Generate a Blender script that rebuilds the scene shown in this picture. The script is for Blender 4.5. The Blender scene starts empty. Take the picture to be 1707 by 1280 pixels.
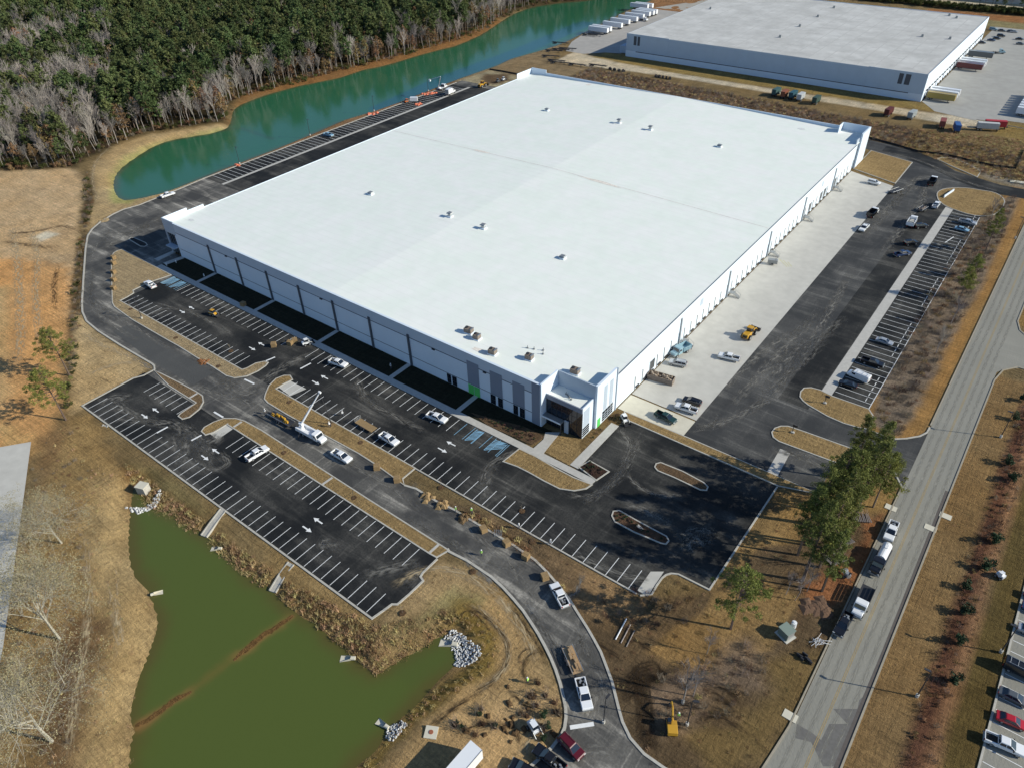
import bpy, bmesh, math, random
import numpy as np
from mathutils import Vector, Matrix
random.seed(7); RNG = np.random.default_rng(7)
PI = math.pi
S = bpy.context.scene; COL = S.collection

# ------------------------------------------------------------------ camera, sky, sun, exposure
YAW, PITCH, ROLL, FPX, CAMH = math.radians(128.55728), math.radians(37.99552), math.radians(-2.008208), 1214.1946, 124.0
_f = Vector((math.cos(YAW)*math.cos(PITCH), math.sin(YAW)*math.cos(PITCH), -math.sin(PITCH)))
_r0 = Vector((math.sin(YAW), -math.cos(YAW), 0)); _u0 = _r0.cross(_f)
_r = _r0*math.cos(ROLL)+_u0*math.sin(ROLL); _u = -_r0*math.sin(ROLL)+_u0*math.cos(ROLL)
cam_data = bpy.data.cameras.new('camera'); cam = bpy.data.objects.new('camera', cam_data); COL.objects.link(cam)
cam_data.sensor_width = 36; cam_data.sensor_fit = 'HORIZONTAL'; cam_data.lens = 36*FPX/1707
cam_data.clip_start = 1; cam_data.clip_end = 20000
cam.matrix_world = Matrix(((_r.x, _u.x, -_f.x, 0), (_r.y, _u.y, -_f.y, 0), (_r.z, _u.z, -_f.z, CAMH), (0, 0, 0, 1)))
S.camera = cam
SUN_AZ, SUN_EL = math.radians(23.5), math.radians(28)
world = bpy.data.worlds.new('World'); S.world = world; world.use_nodes = True
wn = world.node_tree.nodes; wl = world.node_tree.links
sky = wn.new('ShaderNodeTexSky'); sky.sky_type = 'NISHITA'; sky.sun_disc = False
sky.sun_elevation = SUN_EL; sky.sun_rotation = math.radians(90)-SUN_AZ; sky.altitude = 50
sky.air_density = 1.0; sky.dust_density = 0.2; sky.ozone_density = 4.5
wn['Background'].inputs['Strength'].default_value = 0.115
wl.new(sky.outputs[0], wn['Background'].inputs['Color'])
sd = bpy.data.lights.new('sun', 'SUN'); sd.energy = 5.0; sd.angle = math.radians(0.5); sd.color = (1.0, 0.955, 0.82)
sun = bpy.data.objects.new('sun', sd); COL.objects.link(sun)
sdir = Vector((math.cos(SUN_AZ)*math.cos(SUN_EL), math.sin(SUN_AZ)*math.cos(SUN_EL), math.sin(SUN_EL)))
sun.rotation_mode = 'QUATERNION'; sun.rotation_quaternion = sdir.to_track_quat('Z', 'Y'); sun.location = sdir*400
S.view_settings.view_transform = 'Standard'; S.view_settings.look = 'None'
S.view_settings.exposure = 0.1; S.view_settings.gamma = 1; S.view_settings.use_curve_mapping = False
S.cycles.max_bounces = 5; S.cycles.transparent_max_bounces = 8

def at(px, py, h=0.0):
    """where the survey picture's point lies on the plane z = h, in metres"""
    d = _f*FPX+_r*(px-853.5)+_u*(640-py); t = (h-CAMH)/d.z
    return (d.x*t, d.y*t)
def atl(L, h=0.0): return [at(x, y, h) for x, y in L]
# enlarged survey tiles: offset and scale
def tile(ox, oy, s): return lambda L, h=0.0: [at(ox+x/s, oy+y/s, h) for x, y in L]
Q = 2.977
T1, T2, T3 = tile(0, 0, Q), tile(570, 0, Q), tile(1137, 0, Q)
T4, T5, T6 = tile(0, 425, Q), tile(570, 425, Q), tile(1137, 425, Q)
T8, T9, T10 = tile(0, 850, Q), tile(570, 850, Q), tile(1137, 850, Q)

# ------------------------------------------------------------------ materials
MATS = {}
def mat(name, rgb, rough=0.7, metal=0.0, var=0.0, scale=1.0, bump=0.0, rgb2=None, spec=0.5, stretch=None, objvar=0.0, attr=None, detail=6, coat=0.0, trans=0.0):
    if name in MATS: return MATS[name]
    m = bpy.data.materials.new(name); m.use_nodes = True; MATS[name] = m
    N, L = m.node_tree.nodes, m.node_tree.links
    b = N['Principled BSDF']; b.inputs['Roughness'].default_value = rough; b.inputs['Metallic'].default_value = metal
    b.inputs['Specular IOR Level'].default_value = spec
    if coat: b.inputs['Coat Weight'].default_value = coat
    c = (*rgb, 1)
    if attr:
        a = N.new('ShaderNodeAttribute'); a.attribute_name = attr; src = a.outputs['Color']
    else:
        r = N.new('ShaderNodeRGB'); r.outputs[0].default_value = c; src = r.outputs[0]
    nz = None
    if var or bump or rgb2:
        tc = N.new('ShaderNodeNewGeometry')
        mp = N.new('ShaderNodeMapping'); L.new(tc.outputs['Position'], mp.inputs['Vector'])
        if stretch: mp.inputs['Scale'].default_value = stretch
        nz = N.new('ShaderNodeTexNoise'); nz.inputs['Scale'].default_value = scale; nz.inputs['Detail'].default_value = detail
        nz.inputs['Roughness'].default_value = 0.65
        L.new(mp.outputs[0], nz.inputs['Vector'])
    if rgb2:
        mx = N.new('ShaderNodeMix'); mx.data_type = 'RGBA'
        rp = N.new('ShaderNodeMapRange'); rp.inputs[1].default_value = 0.4; rp.inputs[2].default_value = 0.62
        L.new(nz.outputs['Fac'], rp.inputs[0]); L.new(rp.outputs[0], mx.inputs[0])
        L.new(src, mx.inputs[6]); mx.inputs[7].default_value = (*rgb2, 1); src = mx.outputs[2]
    if var:
        nz2 = N.new('ShaderNodeTexNoise'); nz2.inputs['Scale'].default_value = scale*3.1; nz2.inputs['Detail'].default_value = detail
        L.new(mp.outputs[0], nz2.inputs['Vector'])
        ad = N.new('ShaderNodeMath'); ad.operation = 'ADD'; L.new(nz.outputs['Fac'], ad.inputs[0]); L.new(nz2.outputs['Fac'], ad.inputs[1])
        rp2 = N.new('ShaderNodeMapRange'); rp2.inputs[1].default_value = 0.7; rp2.inputs[2].default_value = 1.3
        rp2.inputs[3].default_value = 1-var; rp2.inputs[4].default_value = 1+var
        L.new(ad.outputs[0], rp2.inputs[0])
        vm = N.new('ShaderNodeVectorMath'); vm.operation = 'SCALE'; L.new(src, vm.inputs[0]); L.new(rp2.outputs[0], vm.inputs['Scale']); src = vm.outputs[0]
    if objvar:
        oi = N.new('ShaderNodeObjectInfo'); rp3 = N.new('ShaderNodeMapRange')
        rp3.inputs[3].default_value = 1-objvar; rp3.inputs[4].default_value = 1+objvar
        L.new(oi.outputs['Random'], rp3.inputs[0])
        vm2 = N.new('ShaderNodeVectorMath'); vm2.operation = 'SCALE'; L.new(src, vm2.inputs[0]); L.new(rp3.outputs[0], vm2.inputs['Scale']); src = vm2.outputs[0]
        hs = N.new('ShaderNodeHueSaturation'); rp4 = N.new('ShaderNodeMapRange'); rp4.inputs[3].default_value = 0.5-objvar*0.1; rp4.inputs[4].default_value = 0.5+objvar*0.1
        mu = N.new('ShaderNodeMath'); mu.operation = 'FRACT'; m7 = N.new('ShaderNodeMath'); m7.operation = 'MULTIPLY'; m7.inputs[1].default_value = 7.31
        L.new(oi.outputs['Random'], m7.inputs[0]); L.new(m7.outputs[0], mu.inputs[0]); L.new(mu.outputs[0], rp4.inputs[0])
        L.new(rp4.outputs[0], hs.inputs['Hue']); L.new(src, hs.inputs['Color']); src = hs.outputs['Color']
    L.new(src, b.inputs['Base Color'])
    if bump:
        bp = N.new('ShaderNodeBump'); bp.inputs['Strength'].default_value = 1.0; bp.inputs['Distance'].default_value = bump
        L.new(nz.outputs['Fac'], bp.inputs['Height']); L.new(bp.outputs[0], b.inputs['Normal'])
    if trans:
        tr = N.new('ShaderNodeBsdfTranslucent'); L.new(src, tr.inputs['Color'])
        ms = N.new('ShaderNodeMixShader'); ms.inputs[0].default_value = trans
        L.new(b.outputs[0], ms.inputs[1]); L.new(tr.outputs[0], ms.inputs[2]); L.new(ms.outputs[0], N['Material Output'].inputs['Surface'])
    return m

def asphalt_mat(name, dark, light, amt, rot, streak=1.0):
    """tar with pale dusty wheel sweeps and blotches"""
    m = bpy.data.materials.new(name); m.use_nodes = True; MATS[name] = m
    N, L = m.node_tree.nodes, m.node_tree.links; b = N['Principled BSDF']; b.inputs['Roughness'].default_value = 0.85
    b.inputs['Specular IOR Level'].default_value = 0.25
    g = N.new('ShaderNodeNewGeometry')
    def noise(scale, sc=(1, 1, 1), rz=0, lo=0.45, hi=0.7, dist=0.0, det=6):
        mp = N.new('ShaderNodeMapping'); mp.inputs['Scale'].default_value = sc; mp.inputs['Rotation'].default_value = (0, 0, rz)
        L.new(g.outputs['Position'], mp.inputs['Vector'])
        n = N.new('ShaderNodeTexNoise'); n.inputs['Scale'].default_value = scale; n.inputs['Detail'].default_value = det
        n.inputs['Roughness'].default_value = 0.6; n.inputs['Distortion'].default_value = dist
        L.new(mp.outputs[0], n.inputs['Vector'])
        r = N.new('ShaderNodeMapRange'); r.inputs[1].default_value = lo; r.inputs[2].default_value = hi; L.new(n.outputs['Fac'], r.inputs[0])
        return r.outputs[0]
    a = noise(0.07, lo=0.42, hi=0.68); s1 = noise(0.35, (0.12, 1, 1), rot, 0.5, 0.72, 0.6); s2 = noise(0.5, (1, 0.1, 1), rot+0.3, 0.55, 0.78, 1.2)
    c = noise(2.2, lo=0.36, hi=0.66, det=9)
    def math_(op, x, y):
        q = N.new('ShaderNodeMath'); q.operation = op
        for i, v in enumerate((x, y)):
            if isinstance(v, (int, float)): q.inputs[i].default_value = v
            else: L.new(v, q.inputs[i])
        return q.outputs[0]
    st = math_('MULTIPLY', math_('ADD', s1, math_('MULTIPLY', s2, 0.6)), math_('ADD', math_('MULTIPLY', a, 0.9), 0.15))
    st = math_('MULTIPLY', st, streak); tot = math_('ADD', math_('MULTIPLY', a, 0.35), st)
    tot = math_('MULTIPLY', tot, math_('ADD', math_('MULTIPLY', c, 0.6), 0.6)); tot = math_('MULTIPLY', tot, amt)
    mx = N.new('ShaderNodeMix'); mx.data_type = 'RGBA'; mx.inputs[6].default_value = (*dark, 1); mx.inputs[7].default_value = (*light, 1)
    L.new(tot, mx.inputs[0]); mx.clamp_factor = True
    L.new(mx.outputs[2], b.inputs['Base Color'])
    bp = N.new('ShaderNodeBump'); bp.inputs['Distance'].default_value = 0.02; L.new(c, bp.inputs['Height']); L.new(bp.outputs[0], b.inputs['Normal'])
    return m

asphalt_new = asphalt_mat('new_asphalt', (0.010, 0.011, 0.012), (0.17, 0.16, 0.14), 0.8, 0.15, 0.8)
asphalt_mid = asphalt_mat('dusty_asphalt', (0.054, 0.053, 0.051), (0.36, 0.335, 0.29), 1.15, 0.1, 1.5)
asphalt_yard = asphalt_mat('yard_asphalt', (0.038, 0.039, 0.040), (0.22, 0.21, 0.19), 0.85, 1.5, 1.0)
asphalt_old = asphalt_mat('old_asphalt', (0.25, 0.24, 0.205), (0.36, 0.34, 0.29), 0.6, 1.57, 0.6)
asphalt_grey = asphalt_mat('grey_asphalt', (0.075, 0.075, 0.072), (0.16, 0.155, 0.14), 0.6, 0.4, 0.8)
concrete = mat('concrete', (0.50, 0.48, 0.43), 0.8, var=0.10, scale=0.12)
concrete_pale = mat('pale_concrete', (0.60, 0.56, 0.45), 0.8, var=0.08, scale=0.2)
concrete_walk = mat('walk_concrete', (0.46, 0.44, 0.40), 0.8, var=0.1, scale=0.4)
kerb_m = mat('kerb_concrete', (0.44, 0.415, 0.36), 0.8, var=0.15, scale=0.8)
kerb_old = mat('old_kerb_concrete', (0.33, 0.29, 0.22), 0.85, var=0.15, scale=0.8)
white_line = mat('line_paint', (0.78, 0.78, 0.76), 0.6, var=0.08, scale=1.5)
blue_line = mat('blue_paint', (0.22, 0.42, 0.58), 0.6, var=0.2, scale=1.5)
yellow_line = mat('yellow_paint', (0.36, 0.25, 0.09), 0.7, var=0.3, scale=0.8)
roof_m = mat('roof_membrane', (0.80, 0.84, 0.765), 0.6, var=0.035, scale=0.09, spec=0.3, rgb2=(0.82, 0.825, 0.78))
wall_white = mat('wall_paint', (0.66, 0.74, 0.82), 0.7, var=0.03, scale=0.1)
wall_grey = mat('grey_wall_paint', (0.21, 0.24, 0.30), 0.7, var=0.03, scale=0.3)  # plain dark grey paint for panels, bands and doors
wall_mid = mat('mid_grey_wall_paint', (0.40, 0.47, 0.55), 0.7, var=0.03, scale=0.3)
reveal = mat('dark_reveal', (0.07, 0.08, 0.10), 0.6)
glass = mat('dark_glass', (0.012, 0.018, 0.028), 0.06, spec=0.9)
metal_dark = mat('dark_metal', (0.05, 0.05, 0.055), 0.5, metal=0.3)
metal_grey = mat('grey_metal', (0.32, 0.33, 0.33), 0.45, metal=0.5)
galv = mat('galvanised_metal', (0.45, 0.46, 0.46), 0.4, metal=0.6, var=0.1, scale=2)
green_wrap = mat('green_wrap', (0.10, 0.55, 0.12), 0.5)
black = mat('black_rubber', (0.015, 0.015, 0.016), 0.8)
door_white = mat('dock_door_paint', (0.66, 0.68, 0.70), 0.6)
white_p = mat('white_vehicle_paint', (0.78, 0.79, 0.80), 0.25, coat=0.4)
PAINT = {'white': white_p, 'black': mat('black_vehicle_paint', (0.012, 0.012, 0.014), 0.2, coat=0.5),
 'silver': mat('silver_vehicle_paint', (0.50, 0.51, 0.52), 0.3, metal=0.4, coat=0.4), 'maroon': mat('maroon_vehicle_paint', (0.10, 0.008, 0.014), 0.25, coat=0.5),
 'red': mat('red_vehicle_paint', (0.42, 0.012, 0.02), 0.25, coat=0.5), 'green': mat('dark_green_vehicle_paint', (0.018, 0.05, 0.045), 0.25, coat=0.5),
 'navy': mat('navy_vehicle_paint', (0.02, 0.04, 0.10), 0.25, coat=0.5), 'lightblue': mat('light_blue_vehicle_paint', (0.22, 0.38, 0.50), 0.25, coat=0.5),
 'grey': mat('grey_vehicle_paint', (0.09, 0.10, 0.11), 0.3, coat=0.4), 'steelblue': mat('pale_steel_blue_paint', (0.26, 0.40, 0.46), 0.4),
 'yellow': mat('machine_yellow_paint', (0.55, 0.30, 0.03), 0.45), 'orange': mat('machine_orange_paint', (0.55, 0.14, 0.03), 0.5)}
lamp_m = mat('headlight_lens', (0.7, 0.7, 0.68), 0.15); tail_m = mat('tail_light_lens', (0.35, 0.01, 0.01), 0.3)
rim_m = mat('wheel_rim', (0.45, 0.46, 0.47), 0.35, metal=0.6)
wood = mat('raw_wood', (0.36, 0.24, 0.13), 0.8, var=0.3, scale=3)
sod_m = mat('rolled_sod', (0.27, 0.18, 0.085), 0.95, var=0.35, scale=4)
orange_net = mat('orange_netting', (0.60, 0.16, 0.08), 0.7, var=0.2, scale=4)
bark = mat('pine_bark', (0.14, 0.10, 0.075), 0.9, var=0.3, scale=3, objvar=0.15)
bark_pale = mat('pale_bark', (0.30, 0.265, 0.235), 0.9, var=0.2, scale=2, objvar=0.22)
needles = mat('pine_needles', (0.098, 0.125, 0.046), 0.75, var=0.45, scale=0.55, objvar=0.33, spec=0.2, trans=0.25)
needles_pale = mat('young_pine_needles', (0.20, 0.215, 0.055), 0.75, var=0.35, scale=0.7, objvar=0.15, spec=0.2, trans=0.25)  # even yellow-green needle colour of the nearer pines
russet = mat('russet_leaves', (0.23, 0.15, 0.075), 0.85, var=0.35, scale=0.8, objvar=0.3, spec=0.1, trans=0.2)
shrub_m = mat('shrub_leaves', (0.075, 0.085, 0.028), 0.85, var=0.35, scale=0.8, objvar=0.35, spec=0.1, trans=0.2)
holly_m = mat('dark_evergreen_leaves', (0.028, 0.05, 0.022), 0.7, var=0.35, scale=1, objvar=0.2, spec=0.2)
twig_red = mat('reddish_twigs', (0.10, 0.05, 0.035), 0.9, var=0.3, scale=2, objvar=0.2)
twig_dark = mat('dark_twigs', (0.19, 0.155, 0.12), 0.9, var=0.3, scale=2, objvar=0.3)
rock_m = mat('pale_riprap', (0.50, 0.50, 0.49), 0.85, var=0.35, scale=1.2)
skin_m = mat('skin', (0.35, 0.20, 0.14), 0.6); vest_m = mat('hi_vis_vest', (0.45, 0.85, 0.15), 0.6); jeans_m = mat('work_trousers', (0.05, 0.06, 0.09), 0.8)
hat_m = mat('hard_hat', (0.8, 0.8, 0.78), 0.4)

def soil_mat(name='soil_and_turf', rgb=None):
    m = bpy.data.materials.new(name); MATS[name] = m; m.use_nodes = True; N, L = m.node_tree.nodes, m.node_tree.links; b = N['Principled BSDF']
    b.inputs['Roughness'].default_value = 0.95; b.inputs['Specular IOR Level'].default_value = 0.1
    g = N.new('ShaderNodeNewGeometry'); a = N.new('ShaderNodeAttribute') if rgb is None else N.new('ShaderNodeRGB'); fac = None; hts = []
    if rgb is None: a.attribute_name = 'soil'
    else: a.outputs[0].default_value = (*rgb, 1)
    for sc, st, rz, lo, hi, amp in ((0.22, (1, 1, 1), 0, .35, .65, .16), (1.3, (1, 1, 1), 0, .35, .68, .30), (5.0, (1, 1, 1), 0, .3, .7, .30), (0.9, (.12, 1.6, 1), .12, .42, .7, .26), (1.1, (1.7, .1, 1), .05, .45, .7, .20)):
        mp = N.new('ShaderNodeMapping'); mp.inputs['Scale'].default_value = st; mp.inputs['Rotation'].default_value = (0, 0, rz); L.new(g.outputs['Position'], mp.inputs['Vector'])
        n = N.new('ShaderNodeTexNoise'); n.inputs['Scale'].default_value = sc; n.inputs['Detail'].default_value = 7; n.inputs['Roughness'].default_value = .7; n.inputs['Distortion'].default_value = .4; L.new(mp.outputs[0], n.inputs['Vector'])
        r = N.new('ShaderNodeMapRange'); r.inputs[1].default_value = lo; r.inputs[2].default_value = hi; r.inputs[3].default_value = 1+amp*.8; r.inputs[4].default_value = 1-amp; L.new(n.outputs['Fac'], r.inputs[0]); hts.append(n.outputs['Fac'])
        if fac is None: fac = r.outputs[0]
        else: q = N.new('ShaderNodeMath'); q.operation = 'MULTIPLY'; L.new(fac, q.inputs[0]); L.new(r.outputs[0], q.inputs[1]); fac = q.outputs[0]
    v = N.new('ShaderNodeVectorMath'); v.operation = 'SCALE'; L.new(a.outputs['Color'], v.inputs[0]); L.new(fac, v.inputs['Scale']); L.new(v.outputs[0], b.inputs['Base Color'])
    bp = N.new('ShaderNodeBump'); bp.inputs['Distance'].default_value = .35; L.new(fac, bp.inputs['Height']); L.new(bp.outputs[0], b.inputs['Normal']); return m

# ------------------------------------------------------------------ mesh helpers
class MB:
    def __init__(s): s.v = []; s.f = []; s.m = []
    def quad(s, a, b, c, d, m=0):
        i = len(s.v); s.v += [a, b, c, d]; s.f.append((i, i+1, i+2, i+3)); s.m.append(m)
    def tri(s, a, b, c, m=0):
        i = len(s.v); s.v += [a, b, c]; s.f.append((i, i+1, i+2)); s.m.append(m)
    def box(s, x0, x1, y0, y1, z0, z1, m=0):
        s.frus((x0, x1, y0, y1, z0), (x0, x1, y0, y1, z1), m)
    def frus(s, lo, hi, m=0):
        i = len(s.v); x0, x1, y0, y1, z = lo; X0, X1, Y0, Y1, Z = hi
        s.v += [(x0, y0, z), (x1, y0, z), (x1, y1, z), (x0, y1, z), (X0, Y0, Z), (X1, Y0, Z), (X1, Y1, Z), (X0, Y1, Z)]
        for q in ((3, 2, 1, 0), (4, 5, 6, 7), (0, 1, 5, 4), (1, 2, 6, 5), (2, 3, 7, 6), (3, 0, 4, 7)):
            s.f.append(tuple(i+k for k in q)); s.m.append(m)
    def tube(s, p0, p1, r0, r1=None, n=6, m=0, cap=True):
        r1 = r0 if r1 is None else r1
        p0 = Vector(p0); p1 = Vector(p1); d = (p1-p0)
        if d.length < 1e-6: return
        d.normalize(); a = d.orthogonal().normalized(); b = d.cross(a); i = len(s.v)
        for p, r in ((p0, r0), (p1, r1)):
            for k in range(n):
                t = 2*PI*k/n; s.v.append(tuple(p+a*(r*math.cos(t))+b*(r*math.sin(t))))
        for k in range(n):
            s.f.append((i+k, i+(k+1) % n, i+n+(k+1) % n, i+n+k)); s.m.append(m)
        if cap:
            s.f.append(tuple(i+k for k in range(n))[::-1]); s.m.append(m); s.f.append(tuple(i+n+k for k in range(n))); s.m.append(m)
    def path(s, pts, r, n=6, m=0):
        for a, b in zip(pts, pts[1:]): s.tube(a, b, r, r, n, m)
    def profile(s, pts, hw, ch=0.06, m=0, y0=0.0):
        """side outline (x, z) carried across the width with softened sides"""
        cx = sum(p[0] for p in pts)/len(pts); cz = sum(p[1] for p in pts)/len(pts)
        sx = max(abs(p[0]-cx) for p in pts); sz = max(abs(p[1]-cz) for p in pts)
        kx = 1-ch/sx; kz = 1-ch/sz; n = len(pts); i = len(s.v)
        for y, a, b in ((-hw, kx, kz), (-hw+ch, 1, 1), (hw-ch, 1, 1), (hw, kx, kz)):
            for x, z in pts: s.v.append((cx+(x-cx)*a, y0+y, cz+(z-cz)*b))
        for r in range(3):
            for k in range(n):
                s.f.append((i+r*n+k, i+r*n+(k+1) % n, i+(r+1)*n+(k+1) % n, i+(r+1)*n+k)); s.m.append(m)
        s.f.append(tuple(i+k for k in range(n))[::-1]); s.m.append(m); s.f.append(tuple(i+3*n+k for k in range(n))); s.m.append(m)
    def prism(s, poly, z0, z1, m=0):
        i = len(s.v); n = len(poly)
        ar = sum(poly[k][0]*poly[(k+1) % n][1]-poly[(k+1) % n][0]*poly[k][1] for k in range(n))
        if ar < 0: poly = poly[::-1]
        s.v += [(p[0], p[1], z0) for p in poly]+[(p[0], p[1], z1) for p in poly]
        for k in range(n): s.f.append((i+k, i+(k+1) % n, i+n+(k+1) % n, i+n+k)); s.m.append(m)
        s.f.append(tuple(i+n+k for k in range(n))); s.m.append(m); s.f.append(tuple(i+k for k in range(n))[::-1]); s.m.append(m)
    def sheet(s, poly, z, m=0):
        i = len(s.v); n = len(poly)
        ar = sum(poly[k][0]*poly[(k+1) % n][1]-poly[(k+1) % n][0]*poly[k][1] for k in range(n))
        if ar < 0: poly = poly[::-1]
        s.v += [(p[0], p[1], z) for p in poly]; s.f.append(tuple(i+k for k in range(n))); s.m.append(m)
    def ribbon(s, pts, w, z0, z1, m=0, closed=False, side=0.0):
        """kerb-like bar following a line; side shifts it sideways"""
        n = len(pts); P = [Vector(p) for p in pts]; L_ = []; R_ = []
        for k in range(n):
            if closed: a, c = P[k-1], P[(k+1) % n]
            else: a, c = P[max(0, k-1)], P[min(n-1, k+1)]
            b = P[k]; d1 = (b-a).normalized() if (b-a).length > 1e-6 else (c-b).normalized(); d2 = (c-b).normalized() if (c-b).length > 1e-6 else d1
            t = (d1+d2); t = t.normalized() if t.length > 1e-6 else d1
            nv = Vector((-t.y, t.x)); k_ = 1/max(0.5, nv.dot(Vector((-d1.y, d1.x))))
            L_.append(b+nv*((side+w/2)*k_)); R_.append(b+nv*((side-w/2)*k_))
        i = len(s.v)
        for l, r in zip(L_, R_): s.v += [(l.x, l.y, z0), (l.x, l.y, z1), (r.x, r.y, z1), (r.x, r.y, z0)]
        rng = range(n if closed else n-1)
        for k in rng:
            a = i+4*k; b = i+4*((k+1) % n)
            for u in range(3): s.f.append((a+u, b+u, b+u+1, a+u+1)); s.m.append(m)
        if not closed:
            s.f.append((i, i+1, i+2, i+3)); s.m.append(m); e = i+4*(n-1); s.f.append((e+3, e+2, e+1, e)); s.m.append(m)
    def mesh(s, name, mats):
        me = bpy.data.meshes.new(name); me.from_pydata([tuple(v) for v in s.v], [], s.f)
        for x in (mats if isinstance(mats, (list, tuple)) else [mats]): me.materials.append(x)
        me.polygons.foreach_set('material_index', s.m); me.update()
        return me
    def obj(s, name, mats, parent=None, loc=(0, 0, 0), rz=0.0, **k): return add(name, s.mesh(name, mats), parent, loc, rz, **k)

def add(name, me, parent=None, loc=(0, 0, 0), rz=0.0, **k):
    o = bpy.data.objects.new(name, me); COL.objects.link(o); o.location = loc; o.rotation_euler = (0, 0, rz)
    if parent: o.parent = parent
    for a, b in k.items():
        if b: o[a] = b
    return o
def thing(name, label, cat, loc=(0, 0, 0), rz=0.0, group=None):
    o = bpy.data.objects.new(name, None); COL.objects.link(o); o.location = loc; o.rotation_euler = (0, 0, rz); o.empty_display_size = 0.2
    o['label'] = label; o['category'] = cat
    if group: o['group'] = group
    return o
def box(name, m, b, parent=None, **k):
    mb = MB(); mb.box(*b); return mb.obj(name, m, parent, **k)
KIDS = {}
def dup(root, loc, rz, label=None, group=None, scale=None):
    r = root.copy(); COL.objects.link(r); r.location = loc; r.rotation_euler = (0, 0, rz)
    if label: r['label'] = label
    if group: r['group'] = group
    if scale: r.scale = (scale, scale, scale)
    kids = KIDS.get(root.name)
    if kids is None:
        kids = [(ch, list(ch.children)) for ch in root.children]; KIDS[root.name] = kids
    for ch, gs in kids:
        c = ch.copy(); COL.objects.link(c); c.parent = r
        for g in gs:
            d = g.copy(); COL.objects.link(d); d.parent = c
    return r

def sd_poly(X, Y, poly):
    """signed distance to a polygon, negative inside"""
    P = np.array(poly); n = len(P); d = np.full(X.shape, 1e9); ins = np.zeros(X.shape, bool)
    for i in range(n):
        x0, y0 = P[i]; x1, y1 = P[(i+1) % n]; ex, ey = x1-x0, y1-y0; L2 = ex*ex+ey*ey+1e-12
        t = np.clip(((X-x0)*ex+(Y-y0)*ey)/L2, 0, 1); d = np.minimum(d, (X-x0-t*ex)**2+(Y-y0-t*ey)**2)
        c = ((y0 > Y) != (y1 > Y)); xi = (x1-x0)*(Y-y0)/((y1-y0) if abs(y1-y0) > 1e-9 else 1e-9)+x0; ins ^= c & (X < xi)
    d = np.sqrt(d); return np.where(ins, -d, d)
def sd_line(X, Y, pts):
    d = np.full(X.shape, 1e9)
    for (x0, y0), (x1, y1) in zip(pts, pts[1:]):
        ex, ey = x1-x0, y1-y0; L2 = ex*ex+ey*ey+1e-12; t = np.clip(((X-x0)*ex+(Y-y0)*ey)/L2, 0, 1)
        d = np.minimum(d, (X-x0-t*ex)**2+(Y-y0-t*ey)**2)
    return np.sqrt(d)
def smooth_line(pts, n=4, closed=False):
    P = [Vector(p) for p in pts]; out = []; N = len(P)
    rng = range(N if closed else N-1)
    for i in rng:
        p0 = P[i-1] if (i > 0 or closed) else P[0]; p1 = P[i]; p2 = P[(i+1) % N]; p3 = P[(i+2) % N] if (closed or i+2 < N) else P[-1]
        for k in range(n):
            t = k/n; t2 = t*t; t3 = t2*t
            out.append(tuple(0.5*((2*p1)+(-p0+p2)*t+(2*p0-5*p1+4*p2-p3)*t2+(-p0+3*p1-3*p2+p3)*t3)))
    if not closed: out.append(tuple(P[-1]))
    return out
def vnoise(X, Y, scale, seed):
    """smooth value noise in 0..1"""
    r = np.random.default_rng(seed); T = r.random((256, 256)); x = X/scale; y = Y/scale
    xi = np.floor(x).astype(int); yi = np.floor(y).astype(int); fx = x-xi; fy = y-yi; fx = fx*fx*(3-2*fx); fy = fy*fy*(3-2*fy)
    g = lambda a, b: T[a % 256, b % 256]
    return (g(xi, yi)*(1-fx)+g(xi+1, yi)*fx)*(1-fy)+(g(xi, yi+1)*(1-fx)+g(xi+1, yi+1)*fx)*fy
def fbm(X, Y, scale, seed): return 0.5*vnoise(X, Y, scale, seed)+0.3*vnoise(X, Y, scale/2.3, seed+1)+0.2*vnoise(X, Y, scale/5.1, seed+2)

# ------------------------------------------------------------------ waters
LAKE = smooth_line(T1([(565, 930), (568, 890), (590, 850), (630, 815), (680, 780), (740, 742), (820, 705), (930, 683), (1030, 667), (1105, 648), (1138, 625), (1150, 590), (1160, 550), (1200, 520), (1300, 480), (1400, 450), (1500, 425), (1697, 385)], -1.5)
  + T2([(100, 350), (240, 320), (400, 270), (560, 230), (680, 180), (760, 130), (820, 90), (880, 60), (960, 35), (1100, 15), (1250, 0)], -1.5)
  + [at(1030, -14, -1.5), at(1120, -45, -1.5), at(1190, -42, -1.5), at(1130, -14, -1.5), at(1083, 2, -1.5)]
  + T2([(1460, 40), (1400, 62), (1200, 165), (1100, 215), (990, 255), (820, 303), (760, 333), (560, 403), (430, 453), (280, 513), (140, 563), (0, 605)], -1.5)
  + T1([(1560, 665), (1330, 760), (1120, 840), (960, 905), (800, 965), (660, 995), (610, 992), (580, 970)], -1.5), 2, True)
POND = smooth_line(T8([(655, 0), (645, 150), (660, 290), (700, 350), (740, 400), (780, 500), (790, 580), (750, 700), (700, 830), (665, 960), (655, 1040), (680, 1080), (660, 1150), (650, 1280), (648, 1420)], -1.5)
  + [at(500, 1340, -1.5), at(590, 1320, -1.5)]
  + T9([(40, 1290), (120, 1230), (190, 1150), (240, 1080), (330, 995), (400, 920), (480, 830), (545, 775), (590, 740), (560, 650), (500, 625), (400, 690), (300, 740), (230, 790), (180, 812), (130, 800), (80, 760), (30, 700)], -1.5)
  + T8([(1640, 640), (1560, 570), (1500, 535), (1430, 480), (1330, 392), (1200, 285), (1120, 200), (1060, 150), (1000, 110), (930, 65), (840, 5)], -1.5)
  + T4([(760, 1250), (730, 1190), (690, 1150), (668, 1160), (662, 1200)], -1.5), 2, True)

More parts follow.
